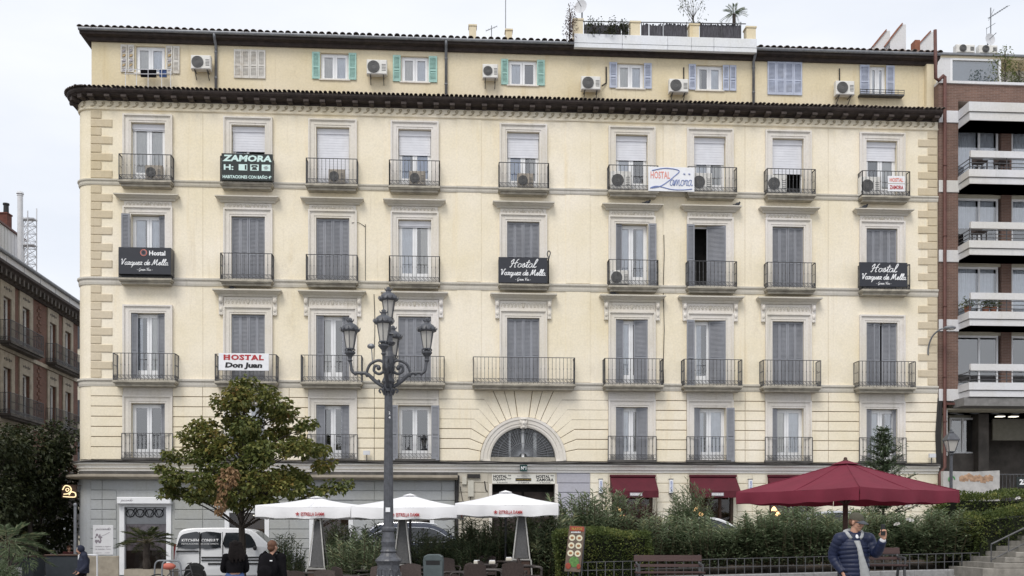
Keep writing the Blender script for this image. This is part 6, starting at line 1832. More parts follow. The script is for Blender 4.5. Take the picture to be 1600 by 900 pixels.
# ---- parasols
def parasol(name, label, loc, half, zv, zp, drop, rot, mat, pole='iron', pole_r=0.035, group=None, brand=None, sag=0.05, vent=True):
    """square parasol: zv = valance top, zp = peak, drop = valance depth (heights above ground)"""
    t = thing(name, label, 'parasol', loc, rot, group)
    mb = MB(); n = 10
    cs = [(-half,-half),(half,-half),(half,half),(-half,half)]
    for q in range(4):
        a, b = cs[q], cs[(q+1)%4]; o = len(mb.v); m = 9
        for i in range(m+1):
            s = i/m
            for j in range(n+1):
                w = j/n; x = (a[0]+(b[0]-a[0])*w)*s; y = (a[1]+(b[1]-a[1])*w)*s
                z = zp + (zv-zp)*s - sag*sin(pi*s)*0.6 - sag*(1-(2*w-1)**2)*s*0.9 + 0.006*sin(w*9+i)*s
                mb.v.append((x, y, z))
        for i in range(m):
            for j in range(n): mb.f.append([o+i*(n+1)+j, o+i*(n+1)+j+1, o+(i+1)*(n+1)+j+1, o+(i+1)*(n+1)+j]); mb.m.append(0)
    cp = mb.build('canopy', mat, t, smooth=True)
    sm = MB()
    for (x, y) in cs + [(0,-half),(half,0),(0,half),(-half,0)]:
        sm.tube([(x*s_, y*s_, zp+(zv-zp)*s_ - sag*sin(pi*s_)*0.6 - (0 if x*y else sag*s_*0.9) + 0.004) for s_ in (0.02,0.2,0.4,0.6,0.8,1.0)], 0.009, 5)
    sm.build('seam', mat, t)
    for q in range(4):
        a, b = cs[q], cs[(q+1)%4]; mv = MB(); k = 26; nx, ny = (a[0]+b[0])/2/half, (a[1]+b[1])/2/half
        for j in range(k+1):
            w = j/k; x = a[0]+(b[0]-a[0])*w; y = a[1]+(b[1]-a[1])*w; zz = zv - sag*(1-(2*w-1)**2)*0.9
            f_ = 0.018*sin(w*17+q)+0.01*sin(w*41)
            mv.v += [(x,y,zz),(x+nx*(0.012+f_*0.5),y+ny*(0.012+f_*0.5),zz-drop*0.5),(x+nx*f_*1.2,y+ny*f_*1.2,zz-drop+0.012*sin(w*23))]
        for j in range(k):
            for e in (0,1): mv.f.append([3*j+e,3*j+e+1,3*j+4+e,3*j+3+e]); mv.m.append(0)
        va = mv.build('valance', mat, t, smooth=True)
        if brand and q in (0,1):
            for (s_, dx, hh, ww) in (brand,):
                if q == 0:
                    text(s_, va, (dx,-half-0.036,zv-drop*0.62-sag*0.85), hh, ww, 'ink_red', bold=0.015, depth=0.006)
                    st = MB(); xx = dx-ww/2-0.09
                    for w_ in range(5):
                        an = pi/2+2*pi*w_/5; st.bar((xx,-half-0.038,zv-drop*0.62-sag*0.8),(xx+0.05*cos(an),-half-0.038,zv-drop*0.62-sag*0.8+0.05*sin(an)),0.022,0.008,up=(0,1,0))
                    st.build('star','ink_red',va)
                else:
                    me = text_mesh('DAMM', hh, 0.3, mat='ink_pink', depth=0.012)
                    link('lettering', me, va, (half+0.036,0,zv-drop*0.62-sag*0.85), pi/2)
    if vent:
        mv = MB(); r = half*0.16
        for j in range(4):
            a, b = cs[j], cs[(j+1)%4]; z2 = zp+(zv-zp)*0.13+0.035; mv.add([(0,0,zp+0.05),(a[0]*0.13,a[1]*0.13,z2),(b[0]*0.13,b[1]*0.13,z2)],[(0,1,2)])
        mv.build('vent_cap', mat, t)
    mb = MB(); mb.tube([(0,0,-0.02),(0,0,zp+(0.05 if pole_r > 0.04 else -0.01))], pole_r, 10)
    if pole_r > 0.04: mb.ell((0,0,zp+0.07),(0.04,0.04,0.04),8,6)
    mb.build('pole', pole, t, smooth=True)
    mb = MB()
    for (x,y) in cs + [(0,-half),(half,0),(0,half),(-half,0)]:
        mb.bar((0,0,zp-0.12),(x*0.97,y*0.97,zv-0.07-sag*(0.2 if x*y else 0.9)),0.022)
        mb.bar((0,0,zv-0.28),(x*0.5,y*0.5,(zp+zv)/2-0.05),0.018)
    mb.build('ribs', pole, t)
    mb = MB(); mb.box(-0.4,0.4,-0.4,0.4,0.0,0.1); mb.build('base', 'granite', t)
    return t
UM = [('white market parasol nearest the street tree, leftmost of three', 495, 29.0, 1.43, 0.04),('white market parasol behind the tall street lamp, middle of three', 641, 28.7, 1.41, -0.02),('white market parasol in front of the hostel entrance, rightmost of three', 790, 28.7, 1.38, 0.03)]
for (lab, px, Y, hf, ro) in UM:
    g = at_ground(px, Y); zv = zpx({495:790,641:791,790:787}[px], Y-hf)-g.z; zp = zpx({495:779,641:775,790:770}[px], Y)-g.z
    parasol('parasol', lab, g, hf, zv, zp+0.02, 0.30, ro, 'parasol_white', group='white terrace parasols', brand=('ESTRELLA DAMM', 0.1, 0.095, 0.62), sag=0.05)
g = at_ground(1321, 22.0)
parasol('parasol', 'large burgundy parasol behind the man with the phone', g, 1.62, zpx(768,22)-g.z, zpx(722,22)-g.z, 0.25, radians(33.5), 'parasol_red', 'wood_dark', 0.055, sag=0.03)

# ---- pyramid patio heaters
def heater(label, px, Y):
    g = at_ground(px, Y); t = thing('patio_heater', label, 'patio heater', g, R.uniform(-0.05,0.05), 'pyramid patio heaters')
    mb = MB(); H = 2.10
    for (sx, sy) in ((-1,-1),(1,-1),(1,1),(-1,1)): mb.bar((sx*0.23,sy*0.23,0.75),(sx*0.08,sy*0.08,H),0.032)
    for (sx, sy) in ((-1,-1),(1,-1),(1,1),(-1,1)): mb.bar((sx*0.30,sy*0.30,0.02),(sx*0.26,sy*0.26,0.75),0.035)
    mb.build('frame','heater_steel',t)
    mb = MB(); mb.lathe([(0.335,0.05),(0.315,0.74)],4); mb.build('cabinet','wood_dark',t)
    mb = MB(); mb.lathe([(0.37,0.74),(0.37,0.78)],4); mb.build('shelf','heater_steel',t)
    mb = MB(); mb.lathe([(0.26,0.80),(0.10,H-0.05)],4,cap=False); mb.build('mesh_guard','heater_mesh',t)
    mb = MB(); mb.lathe([(0.14,H),(0.16,H+0.02),(0.05,H+0.12)],4); mb.build('cap','heater_steel',t)
    mb = MB(); mb.tube([(0,0,0.8),(0,0,H-0.1)],0.05,8); mb.build('glass_tube','lantern_glass',t)
    return t
heater('steel pyramid patio heater under the leftmost white parasol', 497, 27.9)
heater('steel pyramid patio heater right behind the street lamp post', 629, 27.9)
heater('steel pyramid patio heater under the rightmost white parasol', 815, 27.8)

# ---- terrace chairs and tables
def chair_proto():
    t = thing('terrace_chair', 'x', 'chair')
    mb = MB()
    mb.prism([(-0.25,0.36),(0.25,0.36),(0.25,0.44),(-0.25,0.44)],-0.24,0.25); mb.build('seat','wicker',t)
    bk = MB(); k = 10
    for j in range(k+1):
        x = -0.26+0.52*j/k; y = 0.24+0.05*(1-(2*j/k-1)**2); top = 0.84+0.05*(1-(2*j/k-1)**2)
        bk.v += [(x,y-0.015,0.46),(x,y+0.09,top),(x,y+0.125,top),(x,y+0.025,0.46)]
    for j in range(k):
        for e in range(4): bk.f.append([4*j+e,4*j+4+e,4*j+4+(e+1)%4,4*j+(e+1)%4]); bk.m.append(0)
    bk.f += [[0,1,2,3],[4*k+3,4*k+2,4*k+1,4*k]]; bk.m += [0,0]
    bk.build('backrest','wicker',t)
    for s in (-1,1):
        a = MB(); a.tube(smooth_path([(s*0.27,0.30,0.66),(s*0.30,0.1,0.66),(s*0.30,-0.18,0.65),(s*0.29,-0.24,0.58)],4),0.022,6); a.build('armrest','table_dark',t)
        for y in (-0.23,0.27): lg = MB(); lg.tube([(s*0.26,y,0.0),(s*0.27,y,0.6)],0.018,6); lg.build('leg','table_dark',t)
    return t
def table_proto():
    t = thing('terrace_table', 'x', 'table')
    MB().lathe([(0.36,0.71),(0.37,0.72),(0.37,0.745),(0.36,0.75)],4).build('top','table_dark',t)
    mb = MB(); mb.tube([(0,0,0.03),(0,0,0.71)],0.035,8); mb.build('leg','table_dark',t)
    MB().lathe([(0.25,0.0),(0.25,0.02),(0.05,0.04)],12).build('foot','iron',t)
    return t
cp_ = chair_proto(); tp_ = table_proto()
chairs = [(468,25.6,3.0,'facing the left heater'),(505,25.2,0.1,'turned away in front of the left heater'),(545,26.2,2.2,'under the left parasol edge'),(583,25.9,-0.4,'left of the lamp plinth'),(644,26.0,0.2,'between the lamp plinth and the bin'),(712,25.6,-1.2,'just right of the green bin'),(742,25.0,pi+0.05,'with its back to the camera right of the bin'),(772,25.8,1.4,'between two tables right of the bin'),(760,28.2,0.0,'in the far row before the oleanders'),(803,25.0,pi-0.08,'light-backed one left of the right heater'),(832,26.2,1.5,'right of the right heater'),(442,26.0,0.4,'beside the dark-coated seated person'),(528,27.4,0.2,'far one under the leftmost parasol'),(700,27.8,0.3,'far one behind the green bin')]
tabs = [(478,26.8,'left of the leftmost heater'),(560,26.8,'between the lamp plinth and the leftmost heater'),(655,26.8,'behind the green bin'),(757,26.8,'in front of the oleanders right of the bin'),(795,27.6,'near the rightmost parasol pole'),(815,25.8,'with an ashtray before the right heater')]
for k, (px, Y, rz, wh) in enumerate(chairs):
    o = cp_ if k == 0 else copy_tree(cp_)
    o.location = at_ground(px, Y); o.rotation_euler = (0,0,rz); o['label'] = 'brown wicker terrace armchair ' + wh; o['group'] = 'wicker terrace chairs'
for k, (px, Y, wh) in enumerate(tabs):
    o = tp_ if k == 0 else copy_tree(tp_)
    o.location = at_ground(px, Y); o.rotation_euler = (0,0,0.1*k); o['label'] = 'square dark terrace table ' + wh; o['group'] = 'terrace tables'
def topsit(px, Y, dx=0, dy=0): g = at_ground(px, Y); return (g.x+dx, g.y+dy, g.z+0.75)
for (px, Y, dx, lab) in ((757,26.8,-0.2,'cream napkin holder on the left of the table before the oleanders'),(757,26.8,0.2,'cream napkin holder on the right of the table before the oleanders'),(795,27.6,0.0,'cream napkin holder on the table near the rightmost parasol pole'),(560,26.8,0.15,'white napkin holder on the table left of the lamp plinth')):
    t = thing('napkin_holder', lab, 'napkin holder', topsit(px, Y, dx), 0.1, 'napkin holders'); MB().bbox(-0.08,0.08,-0.05,0.05,0,0.075,0.01).build('body','cushion',t); MB().box(-0.07,0.07,-0.012,0.012,0.075,0.10).build('napkins','sign_white',t)
t = thing('candle_glass', 'small clear glass on the table left of the lamp plinth', 'glass', topsit(560,26.8,-0.15)); MB().lathe([(0.03,0),(0.035,0.1),(0.045,0.16)],10).build('glass','lantern_glass',t)

# ---- litter bin
g = at_ground(677.5, 24.0)
t = thing('litter_bin', 'rounded dark green plastic litter bin right of the lamp', 'litter bin', g)
h_ = zpx(866,24)-g.z
mb = MB(); pr_ = [(-0.205,0.0),(0.205,0.0),(0.235,h_*0.88),(0.215,h_*0.96),(0.13,h_),(-0.13,h_),(-0.215,h_*0.96),(-0.235,h_*0.88)]
n = len(pr_)
for (y, sc_) in ((-0.20,0.93),(-0.17,1.0),(0.17,1.0),(0.20,0.93)):
    for (x,z) in pr_: mb.v.append((x*sc_, y, z*(1.0 if sc_ == 1.0 else 0.985)))
for i in range(3):
    for j in range(n): mb.f.append([i*n+j,i*n+(j+1)%n,(i+1)*n+(j+1)%n,(i+1)*n+j]); mb.m.append(0)
mb.f += [list(range(n)),[3*n+j for j in range(n)][::-1]]; mb.m += [0,0]
mb.build('body','bin_green',t)
MB().box(-0.16,0.16,-0.206,-0.199,h_*0.80,h_*0.88).build('slot','rubber',t)
for k in range(7): MB().box(-0.16+k*0.05,-0.15+k*0.05,-0.206,-0.199,0.1,h_*0.72).build('rib','bin_green',t)
MB().box(-0.19,0.19,-0.212,-0.2,h_*0.885,h_*0.90).build('lip','bin_green',t)

# ---- menu board
g = at_ground(898, 25.8)
t = thing('menu_board', 'tall brown menu board with six round dishes leaning by the fence', 'menu board', (g.x,g.y,g.z))
z0, z1 = zpx(893,25.8)-g.z, zpx(822,25.8)-g.z; hb = z1-z0
mb = MB(); mb.obox((0.0,0,(z0+z1)/2),(0.20,0,-0.012),(0,0.02,0),(0.065,0.05,hb/2)); bo = mb.build('board','board_brown',t)
mb = MB(); mb.bar((-0.2,0.05,0.0),(-0.06,0.05,z1-0.05),0.03); mb.bar((0.14,0.05,0.0),(0.26,0.05,z1-0.05),0.03); mb.bar((-0.05,0.4,0.0),(0.05,0.08,z1-0.2),0.03); mb.build('stand','iron',t)
def bp(f, v): return (f*0.2+0.065*(2*v-1), -0.026+0.05*(2*v-1), z0+hb*v-f*0.012)
for r_ in range(3):
    for c_ in (-0.48, 0.42):
        x,y,z = bp(c_, 0.74-0.17*r_); d = MB(); d.lathe([(0.08,0),(0.08,0.006),(0.05,0.006)],14); d.v=[(x+a,y-c,z+b) for a,b,c in d.v]; dd = d.build('dish','plate',bo)
        f_ = MB(); f_.ell((x,y-0.008,z),(0.045,0.006,0.035),8,4); f_.build('food','food',dd)
mb = MB(); x,y,z = bp(0.1,0.19); mb.ell((x,y-0.008,z+0.03),(0.13,0.008,0.14),12,6); mb.build('salad','food_green',bo)
mb = MB(); x,y,z = bp(-0.6,0.12); mb.ell((x,y-0.012,z),(0.07,0.008,0.08),10,6); x,y,z = bp(0.7,0.12); mb.ell((x,y-0.012,z),(0.05,0.008,0.07),10,6); mb.build('fruit','food_red',bo)
mb = MB(); x,y,z = bp(0.0,0.94); mb.obox((x,y-0.003,z),(0.18,0,-0.01),(0,0.003,0),(0.004,0.003,0.06)); mb.build('heading_field','food_red',bo)
x,y,z = bp(-0.1,0.87); text('ensaladas', bo, (x,y-0.004,z), 0.05, 0.24, 'ink_white', bold=0.02)
x,y,z = bp(0.0,0.94); text('PLATOS', bo, (x,y-0.012,z), 0.06, 0.26, 'ink_gold', bold=0.02)

# ---- planter kerb, low fence, benches
FY0, FY1 = 26.3, 25.6
def kerbx(px): return (px-800)/FPX*26.0
kx0, kx1 = kerbx(905), kerbx(1530)
sl_ = 0.024
kmid = (kx0+kx1)/2
ktop = 0.45+sl_*kmid
kerb = thing('planter_kerb', 'low granite kerb wall edging the shrub bed', 'kerb', (kmid, 26.0, ktop))
nseg = 12
for k in range(nseg):
    x0 = kx0+(kx1-kx0)*k/nseg - (kx0+kx1)/2; x1 = kx0+(kx1-kx0)*(k+1)/nseg - (kx0+kx1)/2
    mb = MB(); b_ = 0.004
    for x in (x0+b_, x1-b_): mb.v += [(x,-0.12,x*sl_-0.75),(x,-0.12,x*sl_-0.02),(x,-0.10,x*sl_),(x,0.12,x*sl_),(x,0.12,x*sl_-0.75)]
    for j in range(5): mb.f.append([j,(j+1)%5,5+(j+1)%5,5+j]); mb.m.append(0)
    mb.f += [[0,1,2,3,4],[9,8,7,6,5]]; mb.m += [0,0]
    mb.build('kerb_stone','granite',kerb)
def soil_sheet(name, x0, x1, y0, y1, dz):
    mb = MB(); k = 12
    for i in range(k+1):
        x = x0+(x1-x0)*i/k
        for y in (y0,(y0+y1)/2,y1): mb.v.append((x,y,max(gz(x,y)+0.05,0.40+0.024*x)))
    for i in range(k):
        for j in range(2): mb.f.append([3*i+j,3*i+3+j,3*i+4+j,3*i+1+j]); mb.m.append(0)
    o = mb.build(name,'soil',fixn=True); tag(o,'dark soil of the raised shrub bed',None,None,'structure'); return o
soil_sheet('planting_bed', kx0, kx1+6, 26.1, 31.6, 0.30)
fen = thing('wire_fence', 'low dark metal fence along the shrub bed kerb', 'fence', (kmid, 26.0, ktop))
hx = (kx1-kx0)/2
nb = int(2*hx/0.22)
fb = MB().bar((0,0,0),(0,0,0.42),0.02,up=(0,1,0)).mesh('upright','iron')
for k in range(nb+1):
    x = -hx+2*hx*k/nb; link('upright', fb, fen, (x,0,x*sl_-0.02))
for z in (0.19, 0.40):
    mb = MB(); mb.bar((-hx,0,-hx*sl_+z),(hx,0,hx*sl_+z),0.018); mb.build('rail','iron',fen)
def bench(label, px, Y, width, rz):
    g = at_ground(px, Y); t = thing('park_bench', label, 'bench', g, rz, 'benches along the fence'); hw = width/2
    for k, (y0, z, tilt) in enumerate(((-0.20,0.44,0),(-0.05,0.44,0),(0.10,0.44,0))):
        MB().bbox(-hw,hw,y0-0.065,y0+0.065,z-0.02,z+0.02,0.008).build('seat_slat','bench_wood',t)
    for (z, hh, y) in ((0.60,0.035,0.24),(0.78,0.075,0.29)):
        mb = MB(); mb.obox((0,y,z),(hw,0,0),(0,0.016,-0.004),(0,hh*0.22,hh)); mb.build('back_slat','bench_wood',t)
    for s in (-1,1):
        x = s*(hw-0.06)
        mb = MB(); mb.bar((x,0.20,0.40),(x,0.34,0.86),0.045); mb.bar((x,-0.24,0.41),(x,0.22,0.41),0.05); mb.bar((x,-0.22,0.0),(x,-0.18,0.41),0.05); mb.bar((x,0.30,0.0),(x,0.2,0.42),0.05)
        mb.bar((x,-0.24,0.62),(x,0.27,0.64),0.045); mb.bar((x,-0.22,0.40),(x,-0.24,0.62),0.04); mb.build('end_frame','iron',t)
    return t
bench('dark red slatted bench in front of the clipped hedge', 1046, 25.2, 1.68, 0.0)
bench('dark red slatted bench behind the man with the phone', 1362, 24.6, 1.55, 0.0)

# ---- steps with handrail at the right edge
st = thing('stone_steps', 'flight of worn stone steps rising at the right edge', 'steps', (at_ground(1530,24.6)))
g = at_ground(1530,24.6)
tops = [(1527,893-4),(1545,879.5),(1562,871),(1580,863),(1595,855)]
for k in range(9):
    x0 = 0.0
    mb = MB(); z0 = 0.13*k
    mb.bbox(-0.05+k*0.27, 3.6-0.004*k, -0.3+0.012*k, 1.6-0.004*k, 0.122+z0 if k else -0.15, 0.25+z0, 0.015); mb.build('step','step_stone',st)
hr = thing('handrail', 'thin dark handrail climbing beside the steps at the right', 'handrail', (g.x,g.y,g.z))
mb = MB(); a = Vector((0.38,0.2,0.82)); b = Vector((2.5,0.2,1.86))
mb.tube([a,b],0.022,6); mb.tube([a-Vector((0,0,0.38)),b-Vector((0,0,0.38))],0.016,6)
for k in range(6):
    p = a+(b-a)*k/5; mb.tube([p,p-Vector((0,0,0.75))],0.014,5)
mb.build('rail','iron',hr)

# ---- left corner: containers, bike stands, planter kerb, post
for (px, Y, w_, h2, mt, lab) in ((104,36.0,1.15,1.15,'skip_dark','dark waste container with brown lid by the street corner'),(32,34.5,1.3,1.0,'skip_dark','dark waste container behind the left palm')):
    g = at_ground(px, Y); t = thing('waste_container', lab, 'waste container', g)
    hh = (zpx(866,Y)-g.z) if px == 104 else (zpx(868,Y)-g.z)
    mb = MB(); mb.prism([(-w_*0.46,0.1),(w_*0.46,0.1),(w_*0.5,hh-0.06),(-w_*0.5,hh-0.06)],-0.4,0.4); mb.build('body',mt,t)
    MB().bbox(-w_*0.52,w_*0.52,-0.44,0.44,hh-0.058,hh,0.02).build('lid','wood_dark',t)
    for s in (-1,1):
        mb = MB(); mb.lathe([(0.09,-0.03),(0.09,0.03)],10); mb.v=[(s*w_*0.38+z,y-0.3,x+0.09) for x,y,z in mb.v]; mb.build('wheel','rubber',t)
g = at_ground(117.5, 37.0); t = thing('corner_post','grey steel downpipe post at the street corner','post',g)
mb = MB(); mb.tube([(0,0,-0.1),(0,0,zpx(790,37)-g.z)],0.055,8); mb.ell((0,0,zpx(789,37)-g.z),(0.075,0.075,0.08),8,5); mb.build('tube','zinc',t)
for (px, lab) in ((131,'white metal pedestrian frame beside the walking person'),(8,'pale stone planter block below the left palm')):
    if px == 131:
        g = at_ground(px, 31.0); t = thing('metal_frame', lab, 'barrier', g); z1 = zpx(868,31)-g.z; mb = MB()
        mb.tube(smooth_path([(-0.28,0.3,0),(-0.28,0.3,z1*0.9),(-0.22,0.3,z1),(0.22,0.3,z1),(0.28,0.3,z1*0.9),(0.28,0.3,0)],3),0.025,6); mb.build('tube','metal_white',t)
g = at_ground(232, 33.5)
t = thing('planter', 'long pale stone planter under the short palm', 'planter', (g.x+0.1,g.y,g.z)); zt = zpx(889,33.5)-g.z
mb = MB(); mb.box(-0.75,0.75,-0.4,-0.28,-0.1,zt); mb.box(-0.75,0.75,0.28,0.4,-0.1,zt); mb.box(-0.75,-0.63,-0.28,0.28,-0.1,zt); mb.box(0.63,0.75,-0.28,0.28,-0.1,zt); mb.build('trough','stone_buff',t); MB().box(-0.63,0.63,-0.28,0.28,-0.1,zt-0.06).build('earth','soil',t)
g = at_ground(14, 33.0)
t = thing('planter', 'square pale stone planter under the left palm', 'planter', g); zt = zpx(887,33)-g.z
mb = MB(); mb.box(-0.45,0.25,-0.35,0.35,-0.1,zt); mb.build('trough','concrete_white',t)
for k, (px, lab) in enumerate(((268,'grey hoop bicycle stand in front of the white van'),(256,'grey hoop bicycle stand nearest the palm planter'))):
    g = at_ground(px, 29.0+k); t = thing('bicycle_stand', lab, 'bicycle stand', g, 0.1, 'bicycle stands'); z1 = zpx(876,29+k)-g.z; mb = MB()
    mb.tube(smooth_path([(-0.26,0,-0.05),(-0.26,0,z1*0.75),(-0.2,0,z1*0.97),(0,0,z1),(0.2,0,z1*0.97),(0.26,0,z1*0.75),(0.26,0,-0.05)],4),0.026,7); mb.build('hoop','zinc',t,smooth=True)
g = at_ground(276, 29.6); t = thing('bicycle', 'parked bicycle with an orange-red saddle cover beside the hoop stand', 'bicycle', g, 0.15)
z1 = zpx(880,29.6)-g.z
for s,nm in ((-0.52,'wheel'),(0.52,'wheel')):
    mb = MB(); mb.tube([(s+0.33*cos(2*pi*k/24),0,0.34+0.33*sin(2*pi*k/24)) for k in range(24)],0.02,6,closed=True)
    for k in range(10): mb.bar((s,0,0.34),(s+0.32*cos(2*pi*k/10),0,0.34+0.32*sin(2*pi*k/10)),0.004)
    mb.build('wheel','rubber',t)
mb = MB()
for a_, b_ in (((-0.52,0,0.34),(-0.1,0,0.30)),((-0.1,0,0.30),(-0.2,0,0.82)),((-0.52,0,0.34),(-0.17,0,0.72)),((-0.17,0,0.75),(0.38,0,0.80)),((-0.1,0,0.30),(0.38,0,0.72)),((0.36,0,0.95),(0.52,0,0.34))): mb.tube([a_,b_],0.018,6)
mb.build('frame','iron',t)
mb = MB(); mb.tube(smooth_path([(0.34,-0.28,0.98),(0.40,-0.1,1.0),(0.36,0,0.96),(0.40,0.1,1.0),(0.34,0.28,0.98)],4),0.014,6); mb.build('handlebar','iron',t)
mb = MB(); mb.ell((-0.22,0,0.90),(0.20,0.11,0.10),12,8); mb.build('saddle','leather_orange',t,smooth=True)
# ------------------------------------------------------------------ plants
class Leaves:
    def __init__(s, seed): s.v=[]; s.f=[]; s.a=[]; s.r=random.Random(seed)
    def leaf(s, p, d, up, L_, W, rnd, fold=0.25, n=1):
        """pointed leaf from p along d: two folded triangles pairs"""
        d = d.normalized(); side = d.cross(up)
        side = side.normalized() if side.length > 1e-5 else d.orthogonal().normalized()
        nrm = side.cross(d)
        o = len(s.v); m = p + d*L_*0.45; tip = p + d*L_ - nrm*L_*0.12
        s.v += [p[:], (m+side*W/2+nrm*W*fold)[:], tip[:], (m-side*W/2+nrm*W*fold)[:]]
        s.f += [[o,o+1,o+2],[o,o+2,o+3]]; s.a += [rnd,rnd]
    def build(s, name, mat, parent=None, loc=(0,0,0), rz=0.0):
        return link(name, s.mesh(name, mat), parent, loc, rz)
    def mesh(s, name, mat):
        me = bpy.data.meshes.new(name); me.from_pydata(s.v, [], s.f)
        at = me.attributes.new('rnd', 'FLOAT', 'FACE'); at.data.foreach_set('value', s.a)
        me.materials.append(M[mat]); me.update(); return me
def rvec(r):
    while True:
        v = Vector((r.uniform(-1,1), r.uniform(-1,1), r.uniform(-1,1)))
        if 0.05 < v.length < 1: return v
def clump(lv, c, rad, n, L_, W, bias=0.0, flat=0.75, droop=0.3):
    r = lv.r
    for _ in range(n):
        v = rvec(r); v = v.normalized()*(v.length**0.5)
        p = c + Vector((v.x*rad[0], v.y*rad[1], v.z*rad[2]))
        d = Vector((v.x + r.uniform(-.6,.6), v.y + r.uniform(-.6,.6), v.z*0.5 - droop + r.uniform(-.5,.5)))
        up = Vector((r.uniform(-.5,.5), r.uniform(-.5,.5), 1.0))
        k = r.uniform(0.7, 1.3)
        lv.leaf(p, d, up, L_*k, W*k, min(1.0, max(0.0, r.betavariate(2,3)*0.9 + bias)))

# ---- the street tree in front of the van
g = at_ground(378, 31.0)
tr = thing('linden_tree', 'street tree with browning green leaves in front of the white van', 'tree', g)
TY_ = 31.0
def T(px, py, dy=0.0):
    Y = TY_ + dy; return Vector(((px-800)/FPX*Y - g.x, dy, CAMZ+(HOR-py)*Y/FPX - g.z))
lobes = [ # px, py, depth, radius px x, radius px z
 (385,598,0,20,10),(368,609,-.4,28,14),(404,608,.4,26,14),(350,628,.2,22,12),(420,628,-.6,34,18),(385,628,-.5,34,20),(450,644,-.2,22,12),(372,650,.7,34,20),
 (325,672,-.3,34,16),(295,686,.1,28,12),(345,690,-.9,36,20),(400,676,-1.0,38,22),(445,676,.5,34,18),(480,668,-.2,24,12),(496,700,.0,26,14),(455,706,-1.0,36,20),(410,716,-1.3,38,22),(360,724,-1.1,36,20),(310,716,-.6,34,18),
 (275,712,.2,24,12),(256,732,.0,16,10),(285,745,-.4,30,16),(258,768,-.1,16,12),(325,752,-1.2,36,18),(375,756,-1.4,36,20),(425,752,-1.2,36,20),(470,740,-.6,34,18),(510,730,.1,24,14),(528,758,.0,20,14),(505,768,-.4,22,12),(455,772,-.9,32,14),(405,784,-1.0,34,14),
 (360,784,-.9,26,12),(310,782,-.4,24,14),(290,772,.3,26,14),(340,770,.6,36,18),(400,760,1.0,40,22),(450,740,1.2,38,22),(350,730,1.3,40,22),(400,700,1.4,44,24),(320,700,1.0,36,18),(470,700,1.0,34,18),(380,660,1.0,38,22),(430,650,.8,30,16)]
lv = Leaves(21)
for (px,py,dy,rx,rz_) in lobes:
    c = T(px,py,dy); m = TY_/FPX
    rad = (rx*m, rx*m*0.9, rz_*m)
    bias = lv.r.choice([0.0,0.05,0.18,0.28])
    n0 = int(330*rx*rz_/(30*16))
    for _ in range(4):      # each lobe splits into leafy twigs so the outline stays ragged
        q = rvec(lv.r); cc = c + Vector((q.x*rad[0]*0.75, q.y*rad[1]*0.75, q.z*rad[2]*0.75))
        clump(lv, cc, (rad[0]*0.52, rad[1]*0.52, rad[2]*0.5), n0//4, 0.135, 0.11, bias + lv.r.uniform(-.05,.08))
lv.build('crown', 'leaf_linden', tr)
dl = Leaves(4)
for (px,py,dy,rx,rz_,n) in ((358,738,-1.9,9,9,60),(354,752,-1.95,11,10,70),(350,768,-1.9,8,12,60),(345,786,-1.9,5,14,50),(364,748,-1.9,9,10,40),(341,795,-1.9,3,9,20)):
    clump(dl, T(px,py,dy), (rx*.0194,0.2,rz_*.0194), n, 0.13, 0.09, 0.1, droop=0.9)
dl.build('dead_leaves', 'leaf_dead', tr)
tk = MB()
top = T(383,600,0)
spine = smooth_path([(0,0,-0.1),(0.02,0.0,1.2),(-0.02,0.02,2.3),(0.05,0,3.6),(0.06,0.02,5.0),tuple(top)],5)
tk.tube(spine, [0.125-0.10*i/(len(spine)-1) for i in range(len(spine))], 10)
for (px,py,dy,rx,rz_) in lobes:
    c = T(px,py,dy); zs = max(1.9, c.z - 0.25*(abs(c.x)+abs(c.y)) - 0.5)
    i0 = min(range(len(spine)), key=lambda i: abs(spine[i].z-zs)); a = spine[i0]
    mid = (a+c)/2 + Vector((0,0,0.12)); tk.tube(smooth_path([a,mid,c],4), [0.035-0.027*i/8 for i in range(9)], 5)
tk.build('trunk', 'bark', tr, smooth=True)

# ---- dark trees at the mouth of the side street
def round_tree(label, px, Y, cz, rad, n, mat, seed, trunk_h, name='street_tree', leafs=(0.17,0.12), lob=26):
    g_ = at_ground(px, Y); t = thing(name, label, 'tree', g_)
    l2 = Leaves(seed); r = l2.r; tk2 = MB(); sp2 = [(0,0,-0.1),(0.05,0,trunk_h*0.6),(0,0.05,trunk_h),(0.05,0.0,cz)]
    tk2.tube(smooth_path(sp2,4), [0.16-0.11*i/12 for i in range(13)], 8)
    for k in range(lob):
        v = rvec(r); v = v.normalized()*(0.45+0.5*r.random())
        c = Vector((v.x*rad[0], v.y*rad[1], cz+v.z*rad[2])); s_ = r.uniform(0.22,0.36)
        clump(l2, c, (rad[0]*s_,rad[1]*s_,rad[2]*s_), n//lob, leafs[0], leafs[1], r.uniform(-.05,.15))
        a = Vector((0,0,min(c.z-0.2, trunk_h+r.random()*0.6))); tk2.tube(smooth_path([a,(a+c)/2+Vector((0,0,0.15)),c],3),[0.04,0.035,0.03,0.025,0.02,0.015,0.01],5)
    tk2.build('trunk','bark',t,smooth=True); l2.build('crown',mat,t)
    return t
round_tree('dark broadleaf tree at the mouth of the side street', 46, 39.5, 4.5, (1.9,1.6,2.3), 6000, 'leaf_dark', 31, 2.2)
round_tree('dark broadleaf tree cut off by the left photo edge', -20, 37.0, 4.3, (2.2,1.8,2.3), 5500, 'leaf_dark', 32, 2.4)
round_tree('dark bushy tree lower down before the brick house shops', 62, 42.0, 2.7, (2.4,1.5,1.9), 5000, 'leaf_dark', 33, 1.6)

